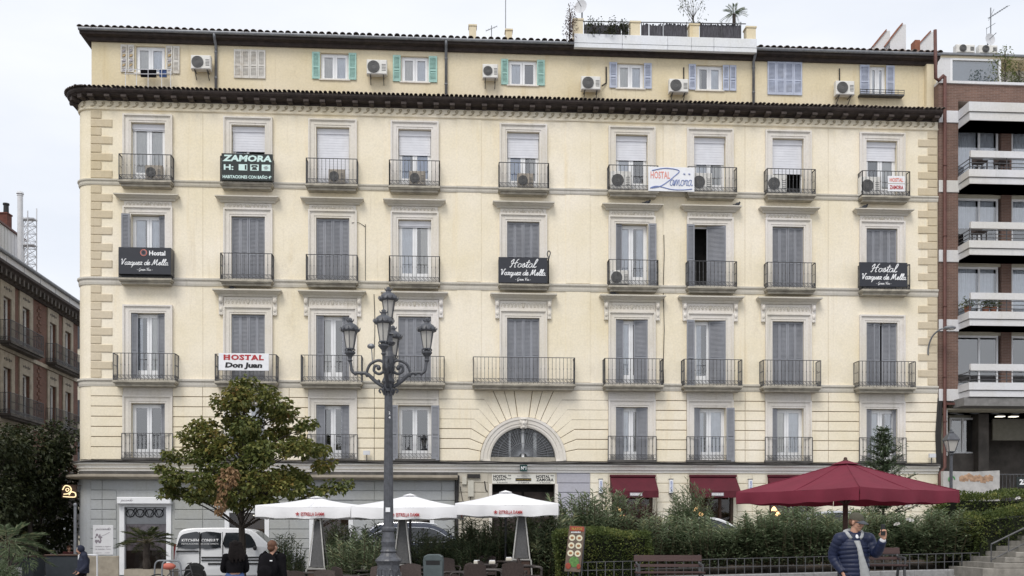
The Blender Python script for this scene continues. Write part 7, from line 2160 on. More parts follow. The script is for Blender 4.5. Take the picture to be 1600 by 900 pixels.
# ---- palms
def palm(label, px, Y, crown_py, n, L_, seed, trunk_r=0.12, mat='leaf_palm', z_base=None):
    g_ = at_ground(px, Y); t = thing('palm', label, 'palm', g_)
    hz = zpx(crown_py, Y)-g_.z; lv2 = Leaves(seed); r = lv2.r; st_ = MB()
    for k in range(n):
        a = 2*pi*k/n*2.6+r.uniform(-.3,.3); el = r.uniform(-0.25,1.15); Lk = L_*r.uniform(0.8,1.1)
        d = Vector((cos(a)*cos(el), sin(a)*cos(el), sin(el)))
        pts = [Vector((0,0,hz)) + d*Lk*s - Vector((0,0,0.35*Lk*s*s)) for s in (0,0.25,0.5,0.75,1.0)]
        st_.tube(pts,[0.012,0.01,0.008,0.005,0.003],4)
        for i in range(1,15):
            s = 0.3+0.7*i/14; p = Vector((0,0,hz)) + d*Lk*s - Vector((0,0,0.35*Lk*s*s))
            sd = d.cross(Vector((0,0,1))).normalized()
            for sg in (-1,1):
                lv2.leaf(p, (sd*sg+d*0.9+Vector((0,0,r.uniform(-.3,.15)))).normalized(), Vector((0,0,1)), Lk*0.33*(1.1-0.5*s), 0.035, r.random()**1.5)
    lv2.build('fronds',mat,t); st_.build('frond_stems','stem',t)
    mb = MB(); k = 9
    mb.lathe([(trunk_r*(1.15-0.25*i/k)*(1.12 if i%2 else 0.9), -0.05+(hz+0.02)*i/k) for i in range(k+1)],10); mb.build('trunk','bark',t)
    return t
palm('short fan palm in the planter before the boutique window', 229, 33.5, 848, 26, 0.95, 8)
palm('palm with drooping fronds at the left photo edge', 10, 33.0, 850, 30, 1.35, 9, mat='leaf_oleander')
round_tree('low green shrub beneath the left palm', 12, 31.5, 0.95, (0.75,0.6,0.8), 1500, 'leaf_oleander', 35, 0.3, 'shrub', (0.2,0.03), 14)

# ---- oleanders
def oleander_mesh(seed, h, w, stems=78, per=36):
    l2 = Leaves(seed); r = l2.r; st_ = MB()
    for k in range(stems):
        a = r.uniform(0,2*pi); q = sqrt(r.random()); hh = h*r.uniform(0.5,1.0)*(1-0.18*q*q)
        b = Vector((cos(a)*q*w*0.30, sin(a)*q*w*0.30, 0)); tp = Vector((cos(a)*q*w*0.52, sin(a)*q*w*0.52, hh)) + Vector((r.uniform(-.12,.12),r.uniform(-.12,.12),0))
        st_.tube([b,(b+tp)/2+Vector((0,0,0.05)),tp],[0.014,0.010,0.004],4)
        sh_ = r.uniform(-0.1,0.15) + (seed % 4)*0.09 - 0.08
        for i in range(per):
            s = 0.06+0.94*(i/per)**0.8; p = b+(tp-b)*s; an = i*2.1+r.uniform(-.4,.4); el = 0.05+0.62*s+r.uniform(-.35,.35)
            d = Vector((cos(an)*cos(el), sin(an)*cos(el), sin(el)))
            l2.leaf(p, d, Vector((0,0,1)), r.uniform(0.14,0.23), 0.040, min(1,max(0,r.betavariate(2,3)+sh_+0.15*(s-0.6))), 0.1)
    for k in range(700):                       # leafy side shoots low down
        a = r.uniform(0,2*pi); q = sqrt(r.uniform(0.15,1)); z = h*r.uniform(0.02,0.6)
        l2.leaf(Vector((cos(a)*q*w*0.5,sin(a)*q*w*0.5,z)), Vector((cos(a)+r.uniform(-.8,.8),sin(a)+r.uniform(-.8,.8),r.uniform(-.3,1.0))), Vector((0,0,1)), r.uniform(0.13,0.2), 0.042, min(1,r.betavariate(2,3)), 0.1)
    return l2.mesh('foliage','leaf_oleander'), st_.mesh('stems','stem')
OL = [oleander_mesh(50+k, 2.0, 1.5) for k in range(4)]
olspots = [ # px, Y, top py, width m
 (560,27.2,838,1.3,'below the dark grey car'),(540,28.7,826,1.2,'right of the leftmost patio heater'),(445,29.2,842,1.0,'left of the leftmost patio heater'),
 (600,28.6,828,1.2,'just left of the lamp base'),(655,29.0,832,1.2,'just right of the lamp base'),(700,29.2,830,1.3,'behind the green bin'),(735,29.0,824,1.3,'left of the rightmost parasol pole'),(770,29.4,815,1.4,'below the rightmost parasol lettering'),(812,29.6,812,1.3,'behind the right heater'),(850,28.6,808,1.5,'right of the right heater'),
 (893,29.4,788,1.5,'rising behind the menu board'),(930,29.6,771,1.5,'tallest one beside the first burgundy awning'),(965,29.2,782,1.4,'below the first burgundy awning'),(1030,28.4,800,1.5,'right above the bench'),(1065,29.8,806,1.5,'left below the middle awning'),(1078,29.6,768,1.0,'thin tall one before the middle awning'),(1105,28.0,814,1.5,'in front of the white car'),(1140,28.4,822,1.5,'right of the white car'),(1180,28.0,816,1.6,'under the left end of the burgundy parasol'),(1225,27.6,800,1.6,'under the burgundy parasol left half'),(1265,27.4,796,1.6,'left of the parasol pole'),(1305,27.8,800,1.5,'behind the man'),(1400,27.4,812,1.4,'right behind the raised phone'),(1440,27.2,800,1.6,'below the right parasol corner'),(1475,27.0,806,1.5,'at the right end of the fence'),(1370,28.2,800,1.5,'in the gap behind the phone'),(1340,28.6,815,1.4,'behind the parasol pole'),(1200,29.6,808,1.5,'far one behind the parasol edge')]
def shrub(name, label, px, Y, top, w, me, hmesh, grp, bed=0.3, rz=None):
    g_ = at_ground(px, Y); b_ = bed if px > 900 else 0.0
    t = thing(name, label, 'shrub', (g_.x,g_.y,g_.z+b_), 0, grp)
    s = (zpx(top,Y)-g_.z-b_)*R.uniform(1.02,1.20)/hmesh; sw = w/1.5
    r_ = R.uniform(0,6.28) if rz is None else rz
    for nm, m_ in (('foliage',me[0]),('stems',me[1])): link(nm, m_, t, (0,0,0), r_, (sw,sw,s))
    return t
for k, (px,Y,top,w,wh) in enumerate(olspots):
    shrub('oleander', 'green oleander shrub '+wh, px, Y, top, w*1.25, OL[k%4], 1.9, 'oleander shrubs')
lr = Leaves(61)
for k in range(40): clump(lr, Vector((lr.r.uniform(-.6,.6),lr.r.uniform(-.4,.4),lr.r.uniform(.3,1.7))), (.25,.25,.25), 40, 0.10, 0.05)
RS = (lr.mesh('foliage','leaf_red'), OL[0][1])
shrub('red_shrub', 'purple-red leaved shrub before the first burgundy awning window', 1003, 28.8, 788, 1.2, RS, 1.9, None)
# white blossoms on the oleanders behind the man
bl_ = Leaves(77)
for (px,py,Y) in ((1402,818,26.6),(1419,811,26.6),(1424,813,26.7),(1455,780,26.6),(1400,819,26.6),(1590,778,26.0),(1418,790,26.8)):
    p = px_at(px,py,Y); o_ = thing('blossom', 'x', 'flower', p)
    fl_ = Leaves(px)
    for q in range(7):
        a = 2*pi*q/7; fl_.leaf(Vector((0,0,0)), Vector((cos(a),sin(a)*0.6-0.4,0.3*sin(a*2))), Vector((0,-1,0)), 0.075, 0.06, 0.5)
    fl_.build('petals','petal_white',o_)
    o_['label'] = {1402:'white oleander blossom cluster just right of the raised phone',1419:'white blossom high right of the raised phone',1424:'white blossom beside the one high right of the phone',1455:'white blossom below the right corner of the burgundy parasol',1400:'lower white blossom beside the raised phone',1590:'white blossom on top of the right hedge',1418:'white blossom under the burgundy parasol right half'}[px]
    o_['group'] = 'white oleander blossoms'

# ---- clipped hedges
def hedge(label, x0, x1, y0, y1, z0, z1, n, seed, mat='leaf_hedge', bulge=0.10, leafs=(0.07,0.045), slope=0.0, topslope=0.0):
    """box hedge: solid near-black core as the shade inside, leaves over an uneven surface"""
    cx, cy = (x0+x1)/2, (y0+y1)/2
    t = thing('hedge', label, 'hedge', (cx,cy,z0)); hx_, hy, h_ = (x1-x0)/2, (y1-y0)/2, z1-z0
    MB().prism([(-hx_*0.9,0.0),(hx_*0.9,0.0),(hx_*0.9,h_*0.9+topslope*hx_*0.9),(-hx_*0.9,h_*0.9-topslope*hx_*0.9)],-hy*0.85,hy*0.85).build('shade_core','hedge_shade',t)  # solid block, its near-black colour stands in for shade among the leaves
    l2 = Leaves(seed); r = l2.r
    ph = [r.uniform(0,6.28) for _ in range(6)]
    A = [2*hx_*h_, 2*hx_*2*hy, 2*hy*h_, 2*hy*h_]; tot = sum(A)
    for _ in range(n):
        q = r.uniform(0,tot); a, b = r.uniform(-1,1), r.uniform(-1,1)
        if q < A[0]: p, nn = Vector((a*hx_,-hy,(b+1)/2*h_)), Vector((0,-1,0.2))
        elif q < A[0]+A[1]: p, nn = Vector((a*hx_,b*hy,h_)), Vector((0,-0.2,1))
        elif q < A[0]+A[1]+A[2]: p, nn = Vector((-hx_,a*hy,(b+1)/2*h_)), Vector((-1,0,0.2))
        else: p, nn = Vector((hx_,a*hy,(b+1)/2*h_)), Vector((1,0,0.2))
        w_ = bulge*(sin(p.x*3.1+ph[0])+sin(p.z*4.3+ph[1]+p.x)+sin(p.y*3.7+ph[2]+p.x*1.7))*0.5 + r.uniform(-.09,.05)
        p = p + nn*w_; p.z += topslope*p.x*(p.z/h_)
        # round the top edges
        if p.z > h_*0.9: p.y += (1 if p.y < 0 else -1)*0.06*r.random()
        d = nn + rvec(r)*0.9
        l2.leaf(p, d, Vector((r.uniform(-1,1),r.uniform(-1,1),1)), leafs[0]*r.uniform(.7,1.3), leafs[1]*r.uniform(.7,1.3), min(1,max(0,r.betavariate(2,3)+0.18*sin(p.x*5+p.z*4+ph[3]))))
    l2.build('foliage',mat,t); return t
plain('hedge_shade', (0.010,0.013,0.006,1), 1.0, 0.4, 8)  # near-black shade colour for the solid hedge cores
hx0, hx1 = (868-800)/FPX*27.2, (1012-800)/FPX*27.2
hz_ = gz(hx0,27.2)
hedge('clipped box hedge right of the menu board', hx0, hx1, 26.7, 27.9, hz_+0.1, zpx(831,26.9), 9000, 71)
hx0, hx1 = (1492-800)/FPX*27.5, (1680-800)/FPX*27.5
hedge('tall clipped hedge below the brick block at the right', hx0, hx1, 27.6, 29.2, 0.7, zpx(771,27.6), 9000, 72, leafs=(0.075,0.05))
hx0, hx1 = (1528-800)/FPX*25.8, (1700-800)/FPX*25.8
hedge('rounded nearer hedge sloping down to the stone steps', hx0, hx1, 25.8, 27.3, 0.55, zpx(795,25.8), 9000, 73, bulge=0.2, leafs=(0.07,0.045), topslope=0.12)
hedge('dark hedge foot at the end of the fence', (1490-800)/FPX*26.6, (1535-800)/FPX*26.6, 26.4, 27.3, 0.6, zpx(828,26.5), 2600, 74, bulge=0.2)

# ---- young conifer behind the burgundy parasol
g_ = at_ground(1380, 30.0); t = thing('young_fir', 'young conifer rising behind the burgundy parasol', 'conifer', g_)
H_ = zpx(668,30)-g_.z; l2 = Leaves(81); r = l2.r; st_ = MB(); st_.tube([(0,0,-0.05),(0,0,H_)],[0.06,0.008],7)
z = 1.0
while z < H_-0.05:
    f = (H_-z)/(H_-1.0); nb_ = 5
    for k in range(nb_):
        a = 2*pi*k/nb_+z*3.1+r.uniform(-.2,.2); Lb = (0.12+1.35*f)*r.uniform(.55,1.1)
        b0_ = Vector((0,0,z)); tip = Vector((cos(a)*Lb, sin(a)*Lb, z+r.uniform(.25,.6)*Lb))
        st_.tube([b0_,(b0_+tip)/2-Vector((0,0,0.03)),tip],[0.014,0.009,0.004],4)
        nn = int(Lb/0.02)+6
        for i in range(nn):
            s = (i+1)/nn; p = b0_+(tip-b0_)*s; d0_ = (tip-b0_).normalized(); sd = d0_.cross(Vector((0,0,1))).normalized()
            for sg in (-1,1):
                if i % 3 == 0: clump(l2, p, (0.10,0.10,0.05), 3, 0.11, 0.028, 0.1, droop=0.0)
                l2.leaf(p, d0_*0.8+sd*sg+Vector((0,0,r.uniform(-.2,.4))), Vector((0,0,1)), 0.13*(1.15-0.5*s), 0.032, r.random()**1.3, 0.1)
    z += 0.16+0.16*f
l2.build('needles','leaf_fir',t); st_.build('trunk','bark',t)

# ---- terrace plants on the roofs
def roof_plant(label, px, py0, py1, w, seed, mat, d, n=300, leafs=(0.14,0.03), name='terrace_plant', flat=False, base=None):
    z0 = fz(px,py1,d) if base is None else base; z1 = fz(px,py0,d); h_ = z1-z0
    t = on_house(name, label, 'plant', fu(px,d), d, z0)
    l2 = Leaves(seed); r = l2.r; st_ = MB(); st_.tube([(0,0,-0.05),(0.02,0,h_*0.5),(0.0,0.02,h_*0.95)],[0.03,0.02,0.008],5)
    for k in range(14):
        c = Vector((r.uniform(-1,1)*w/2, r.uniform(-.3,.3), h_*r.uniform(0.45 if not flat else 0.05,0.98))); st_.tube([(0,0,max(0.05,c.z*0.6)),c],[0.012,0.004],4)
        clump(l2, c, (w*0.22,0.16,h_*0.14 if not flat else h_*0.2), n//14, leafs[0], leafs[1], r.uniform(0,.3))
    l2.build('foliage',mat,t); st_.build('stem','bark',t); return t
for (px_, pt_, wd_, lb_) in ((929,34,0.55,'dark bush behind the left reed screen'),(951,32,0.5,'dark bush in the middle of the left reed screen'),(968,38,0.5,'low dark bush at the right of the left reed screen')):
    roof_plant(lb_, px_, pt_, 60, wd_, px_, 'leaf_dark', -0.3, 320, (0.09,0.05), 'terrace_plant', True, 21.16)
roof_plant('sparse young tree on the roof terrace', 1083, -4, 34, 0.9, 91, 'leaf_palm', -0.6, 170, (0.12,0.035), base=21.2)
roof_plant('dry climber on the left terrace pier', 890, 8, 72, 0.5, 92, 'leaf_red', -0.05, 420, (0.10,0.03), flat=True, base=21.0)
tpalm = on_house('terrace_palm','small palm on the roof terrace near the right pier','palm',fu(1147,-0.6),-0.6,21.15)
l2 = Leaves(93); r = l2.r; hz = fz(1147,22,-0.6)-21.15
for k in range(16):
    a = 2*pi*k/16*2.3; el = r.uniform(-0.1,0.9); d = Vector((cos(a)*cos(el),sin(a)*cos(el),sin(el)))
    for i in range(9):
        s = (i+1)/9; p = Vector((0,0,hz))+d*0.5*s-Vector((0,0,0.18*s*s)); sd = d.cross(Vector((0,0,1))).normalized()
        for sg in (-1,1): l2.leaf(p, sd*sg+d, Vector((0,0,1)), 0.16, 0.025, r.random()**2)
l2.build('fronds','leaf_oleander',tpalm); mb = MB(); mb.tube([(0,0,-0.05),(0,0,hz)],0.07,8); mb.build('trunk','bark',tpalm)
roof_plant('leafy shrub on the penthouse terrace of the brick block', 1570, 78, 130, 0.9, 94, 'leaf_hedge', -0.6, 500, (0.10,0.05), 'terrace_plant', True, TOPZ+0.1)
roof_plant('bushy green plant at the right end of the penthouse terrace', 1592, 95, 131, 0.9, 95, 'leaf_palm', -0.5, 420, (0.12,0.04), 'terrace_plant', True, TOPZ+0.1)
def balcony_plant(label, px, zt, seed, h_=0.6):
    t = on_house('balcony_plant', label, 'plant', fu(px,0.6), 0.6, zt)
    MB().lathe([(0.10,0.0),(0.14,0.22),(0.15,0.24)],10).build('pot','terracotta',t)
    l2 = Leaves(seed)
    for k in range(8): clump(l2, Vector((l2.r.uniform(-.25,.25),l2.r.uniform(-.1,.1),0.3+l2.r.random()*h_*0.6)), (.13,.13,.13), 26, 0.09, 0.04)
    l2.build('foliage','leaf_hedge',t)
balcony_plant('potted plant at the left end of the second white balcony from below', 1512, FLR[1]+0.01, 201)
balcony_plant('bushy potted plant in the middle of the second white balcony from below', 1540, FLR[1]+0.01, 202)
balcony_plant('potted plant right on the second white balcony from below', 1552, FLR[1]+0.01, 203, 0.5)
for (px, zk, lab) in ((1530,2,'small dark balcony chair on the third white balcony from below'),(1531,3,'small dark balcony chair on the topmost railed white balcony'),(1565,3,'second dark balcony chair on the topmost railed white balcony')):
    t = on_house('balcony_chair', lab, 'chair', fu(px,0.5), 0.5, FLR[zk]+0.003, 'chairs on the white balconies')
    MB().box(-0.22,0.22,-0.22,0.22,0.42,0.46).build('seat','wicker',t); MB().box(-0.22,0.22,0.18,0.22,0.462,0.88).build('backrest','wicker',t)
    for (x,y) in ((-.19,-.19),(.19,-.19),(.19,.19),(-.19,.19)): MB().box(x-.018,x+.018,y-.018,y+.018,0.0,0.418).build('leg','table_dark',t)
# ------------------------------------------------------------------ vehicles
def car(name, label, cat, loc, rz, prof, W, belt, paint, windows, screens, wheels, wr=0.31, lean=0.24):
    """profile (x,z) swept across the width with rounded shoulders; glass laid on the flanks"""
    t = thing(name, label, cat, loc, rz)
    cx = sum(p[0] for p in prof)/len(prof); cz = sum(p[1] for p in prof)/len(prof)
    pr = smooth_path([(p[0],0,p[1]) for p in prof], 3, closed=True); n = len(pr)
    def yy(side, z): return side*(W/2 - max(0, z-belt)*lean - 0.03*max(0,(0.55-z)))
    mb = MB(); rows = [(-1,0.05),(-0.985,0.018),(-0.93,0.004),(-0.6,0),(0,-0.004),(0.6,0),(0.93,0.004),(0.985,0.018),(1,0.05)]
    for (f, ins) in rows:
        for p in pr:
            x = p.x+(cx-p.x)*ins; z = p.z+(cz-p.z)*ins
            mb.v.append((x, yy(f, z) if abs(f) > 0.9 else f*(W/2-max(0,z-belt)*lean), z))
    for i in range(len(rows)-1):
        for j in range(n): mb.f.append([i*n+j,i*n+(j+1)%n,(i+1)*n+(j+1)%n,(i+1)*n+j]); mb.m.append(0)
    mb.f += [list(range(n)),[(len(rows)-1)*n+j for j in range(n)][::-1]]; mb.m += [0,0]
    body = mb.build('body', paint, t, smooth=False)
    for (poly, rim) in windows:
        for s in (-1,1):
            g = MB(); sp = smooth_path([(x,0,z) for x,z in poly], 3, closed=True) if len(poly) > 4 else [Vector((x,0,z)) for x,z in poly]
            def off(z, e): return yy(s,z)+s*e
            k = len(sp); vs = [(p.x, off(p.z,0.010), p.z) for p in sp] + [(p.x, off(p.z,-0.03), p.z) for p in sp]
            g.add(vs, [tuple(range(k)), tuple(range(2*k-1,k-1,-1))]+[(i,(i+1)%k,k+(i+1)%k,k+i) for i in range(k)]); w = g.build('side_window','car_glass',t)
            if rim:
                r_ = MB(); r_.tube([(p.x, off(p.z,0.012), p.z) for p in sp],0.014,5,closed=True); r_.build('window_trim',rim,w)
    for (x0,z0,x1,z1,inset) in screens:
        g = MB(); y0 = W/2-max(0,z0-belt)*lean-inset; y1 = W/2-max(0,z1-belt)*lean-inset
        d = Vector((x1-x0,0,z1-z0)).normalized(); nrm = Vector((-d.z,0,d.x))*(0.012 if (z1-z0)*(x1-x0) > 0 else -0.012)
        if nrm.z < 0: nrm = -nrm
        g.add([Vector((x0,-y0,z0))+nrm,Vector((x0,y0,z0))+nrm,Vector((x1,y1,z1))+nrm,Vector((x1,-y1,z1))+nrm],[(0,1,2,3)]); g.build('windscreen','car_glass',t)
    for x in wheels:
        for s in (-1,1):
            a = MB(); a.lathe([(wr+0.07,0.0),(wr+0.07,0.03),(wr+0.03,0.034)],24); a.v=[(p+x, s*(W/2-0.035)+s*r_*0.9, q+wr) for p,q,r_ in a.v]; a.build('wheel_arch','car_trim',t)
            w = MB(); w.lathe([(wr-0.10,-0.1),(wr-0.02,-0.1),(wr,-0.07),(wr,0.07),(wr-0.02,0.1),(wr-0.09,0.1)],24); w.v=[(p+x, s*(W/2-0.075)+r_, q+wr) for p,q,r_ in w.v]; ty = w.build('wheel','rubber',t)
            r2 = MB(); r2.lathe([(wr-0.085,0.0),(wr-0.085,0.09),(wr-0.11,0.07),(0.09,0.05),(0.05,0.085),(0.0,0.09)],20)
            for k in range(7):
                an = 2*pi*k/7; r2.bar((0.05*cos(an),0.05*sin(an),0.078),((wr-0.09)*cos(an),(wr-0.09)*sin(an),0.08),0.035,0.02)
            r2.v=[(p+x, s*(W/2-0.06)+s*r_*0.6, q+wr) for p,q,r_ in r2.v]; r2.build('rim','alloy',ty)
    return t
VY = 34.4
gx = (267-800)/FPX*(VY)
van = car('delivery_van','white compact van with dark lettered side windows behind the street tree','van',(gx, VY+0.9, gz(gx+1.5,VY)),TH+0.02,
 [(0.06,.34),(0.0,.62),(0.03,1.05),(0.09,1.5),(0.17,1.74),(.40,1.84),(1.0,1.87),(1.7,1.875),(2.3,1.84),(2.62,1.76),(3.0,1.45),(3.28,1.2),(3.6,1.1),(3.95,1.0),(4.14,.84),(4.2,.6),(4.16,.34),(3.95,.24),(2.0,.22),(.3,.24)],1.80,1.12,'car_white',
 [([(.17,1.20),(.14,1.32),(.22,1.58),(.42,1.68),(.86,1.70),(.86,1.19)],None),([(.89,1.19),(.89,1.70),(1.50,1.70),(1.56,1.62),(1.56,1.26),(1.50,1.19)],None),([(1.70,1.20),(1.70,1.64),(1.78,1.70),(2.40,1.68),(2.62,1.50),(2.74,1.26),(2.66,1.20)],None)],
 [(2.68,1.74,3.2,1.26,0.10)],(0.72,3.38),0.31)
for (x0,x1,z0,z1) in ((.10,.84,1.05,1.10),(.93,2.9,.84,.89),(.93,2.9,.75,.79),(1.15,2.9,.62,.68),(2.95,3.3,.86,.94)):
    MB().box(x0,x1,-0.918,-0.89,z0,z1).build('side_strip','car_trim',van)
mb = MB(); mb.box(0.005,0.09,-0.86,-0.70,0.75,1.30); mb.build('tail_light','lamp_red',van)
MB().box(.86,.89,-0.905,-0.87,.40,1.72).build('door_gap','car_trim',van); MB().box(1.62,1.635,-0.905,-0.87,.40,1.72).build('door_gap','car_trim',van)
def yvan(z): return -(0.9-max(0,z-1.12)*0.24)-0.016
text('KITCHEN', van, (.55,yvan(1.44),1.44), 0.105, .56, 'ink_white', bold=0.03)
text('CONSULT', van, (1.20,yvan(1.44),1.44), 0.105, .56, 'ink_white', bold=0.03)
text('INSTALACIONES', van, (.55,yvan(1.33)-0.012,1.325), 0.05, .56, 'ink_white')
text('DE COCINA COMPLETAS', van, (1.20,yvan(1.33)-0.012,1.325), 0.05, .58, 'ink_white')
for s in (-1,): MB().ell((2.72,-1.0,1.18),(.07,.1,.08),8,6).build('mirror','car_trim',van)
gx = (548-800)/FPX*34.2
suv = car('estate_car','dark grey estate car with chrome window line behind the parasols','car',(gx,35.2,gz(gx+2,34.2)+0.02),TH,
 [(.08,.42),(.0,.72),(.05,1.0),(.22,1.22),(.62,1.58),(1.0,1.66),(1.8,1.70),(2.5,1.68),(3.0,1.52),(3.5,1.18),(3.9,1.06),(4.5,.94),(4.78,.76),(4.82,.5),(4.6,.3),(2.2,.26),(.4,.28)],1.9,1.0,'car_grey',
 [([(.50,1.10),(.98,1.46),(1.5,1.555),(2.2,1.56),(2.7,1.50),(3.1,1.28),(3.28,1.08)],'chrome')],[(3.02,1.52,3.5,1.2,.1),(.2,1.22,.6,1.56,.12)],(.9,3.85),.35)
for s in (-1,1): mb = MB(); mb.tube(smooth_path([(.8,s*.70,1.64),(1.2,s*.70,1.71),(2.2,s*.70,1.73),(2.8,s*.70,1.66)],4),.022,6); mb.build('roof_rail','chrome',suv)
MB().box(1.30,1.42,-0.845,-0.80,1.06,1.55).build('pillar','car_trim',suv); MB().box(2.28,2.38,-0.85,-0.80,1.06,1.55).build('pillar','car_trim',suv)
MB().box(.02,.3,-.93,-.6,.85,.98).build('tail_light','lamp_red',suv)
sedan = [(.05,.4),(.0,.7),(.1,.92),(.6,1.0),(1.1,1.34),(1.6,1.46),(2.2,1.47),(2.7,1.36),(3.3,1.02),(4.0,.9),(4.3,.74),(4.34,.5),(4.2,.3),(2.2,.25),(.3,.27)]
for (px,lab,pt,dy) in ((1050,'white saloon car parked behind the oleanders left of the middle awning','car_white',0.0),(1262,'silver saloon car parked behind the burgundy parasol','car_silver',0.0)):
    gx = (px-800)/FPX*34.4
    c_ = car('saloon_car',lab,'car',(gx-0.9,35.3,gz(gx+1.2,34.4)),TH,sedan,1.76,.92,pt,[([(.85,1.0),(1.2,1.30),(1.7,1.385),(2.2,1.385),(2.6,1.28),(2.95,1.02)],'car_trim')],[(2.72,1.35,3.26,1.03,.1),(.64,1.03,1.08,1.32,.12)],(.85,3.5),.31)
    c_['group'] = 'saloon cars parked along the street'
    MB().box(1.72,1.80,-0.80,-0.76,.96,1.39).build('pillar','car_trim',c_); MB().box(.02,.2,-.84,-.55,.68,.82).build('tail_light','lamp_red',c_)
# ------------------------------------------------------------------ people
def V(*a): return Vector(a)
def limb(mb, pts, rad, k=6, n=12):
    p = smooth_path(pts, k); m = len(p); rr = []
    for i in range(m):
        f = i/(m-1)*(len(rad)-1); a = int(min(f, len(rad)-2)); w = f-a
        rr.append(rad[a]*(1-w)+rad[a+1]*w)
    mb.tube(p, rr, n); mb.ell(p[0],(rr[0],)*3,10,8); mb.ell(p[-1],(rr[-1],)*3,10,8)
def quilt(mb, pts, rad, pitch=0.062, depth=0.10, n=20, k=14, squash=1.0):
    """padded sleeve or torso: bulging rings between stitched lines"""
    p = smooth_path(pts, k); m = len(p); rr = []; s = 0.0
    for i in range(m):
        if i: s += (p[i]-p[i-1]).length
        f = i/(m-1)*(len(rad)-1); a = int(min(f, len(rad)-2)); w = f-a
        b = 1-depth+depth*abs(sin(pi*s/pitch))**0.6
        r0 = rad[a]; r1 = rad[a+1]
        if isinstance(r0, tuple): rr.append(((r0[0]*(1-w)+r1[0]*w)*b, (r0[1]*(1-w)+r1[1]*w)*b))
        else: rr.append((r0*(1-w)+r1*w)*b)
    mb.tube(p, rr, n)
def head(mb, c, f, H=0.235, hair=False):
    """skull, jaw, nose, ears, brow, lips; f = looking direction"""
    f = Vector(f).normalized(); up = Vector((0,0,1)); r = f.cross(up).normalized(); u = r.cross(f)
    rot = Matrix((r, f, u)).transposed()
    def at(x,y,z): return Vector(c) + r*x + f*y + u*z
    def e(x,y,z,a,b,d,nu=12,nv=8): mb.ell(at(x,y,z),(a,b,d),nu,nv,rot=rot)
    e(0,-0.012,0.035,0.074,0.094,0.085); e(0,0.02,-0.03,0.062,0.072,0.08); e(0,0.048,-0.078,0.034,0.034,0.032); e(0,0.03,-0.06,0.052,0.05,0.045)
    e(0,0.098,-0.012,0.013,0.022,0.022); e(0,0.092,0.012,0.010,0.014,0.028); e(0,0.082,0.035,0.05,0.016,0.012); e(0,0.085,-0.052,0.024,0.010,0.009)
    for s in (-1,1): e(s*0.078,-0.005,-0.002,0.010,0.022,0.032); e(s*0.04,0.06,-0.02,0.022,0.025,0.022)
    return at, rot
def hand(mb, w, d, nrm, curl=0.9, side=1, s=1.0):
    """palm at wrist w along d, fingers curling towards nrm"""
    d = Vector(d).normalized(); nrm = Vector(nrm); nrm = (nrm-d*nrm.dot(d)).normalized(); x = d.cross(nrm)*side
    c = Vector(w)
    for q in (-0.028,-0.010,0.010,0.028): limb(mb, [c+x*q*0.6*s, c+d*0.045*s+x*q*s, c+d*0.088*s+x*q*1.05*s], [0.017*s,0.015*s,0.012*s], 3, 8)
    for i,(q,L_) in enumerate(((0.030,0.070),(0.010,0.080),(-0.010,0.074),(-0.029,0.058))):
        k0 = c+d*0.088*s+x*q*1.05*s; pts=[k0]; a = 0.0
        for j,fr in enumerate((0.45,0.32,0.23)):
            a += curl*(0.55 if j == 0 else 0.75); pts.append(pts[-1]+(d*cos(a)+nrm*sin(a))*L_*fr*s)
        mb.tube(smooth_path(pts,3),[0.0095*s]*(len(smooth_path(pts,3))-1)+[0.007*s],8); mb.ell(pts[-1],(0.0075*s,)*3,6,5)
    b = c+d*0.03*s+x*0.034*s; limb(mb,[b,b+(x*0.6+d*0.7+nrm*0.5).normalized()*0.032*s,b+(x*0.35+d*0.9+nrm*0.9).normalized()*0.062*s],[0.013*s,0.011*s,0.008*s],3,8)
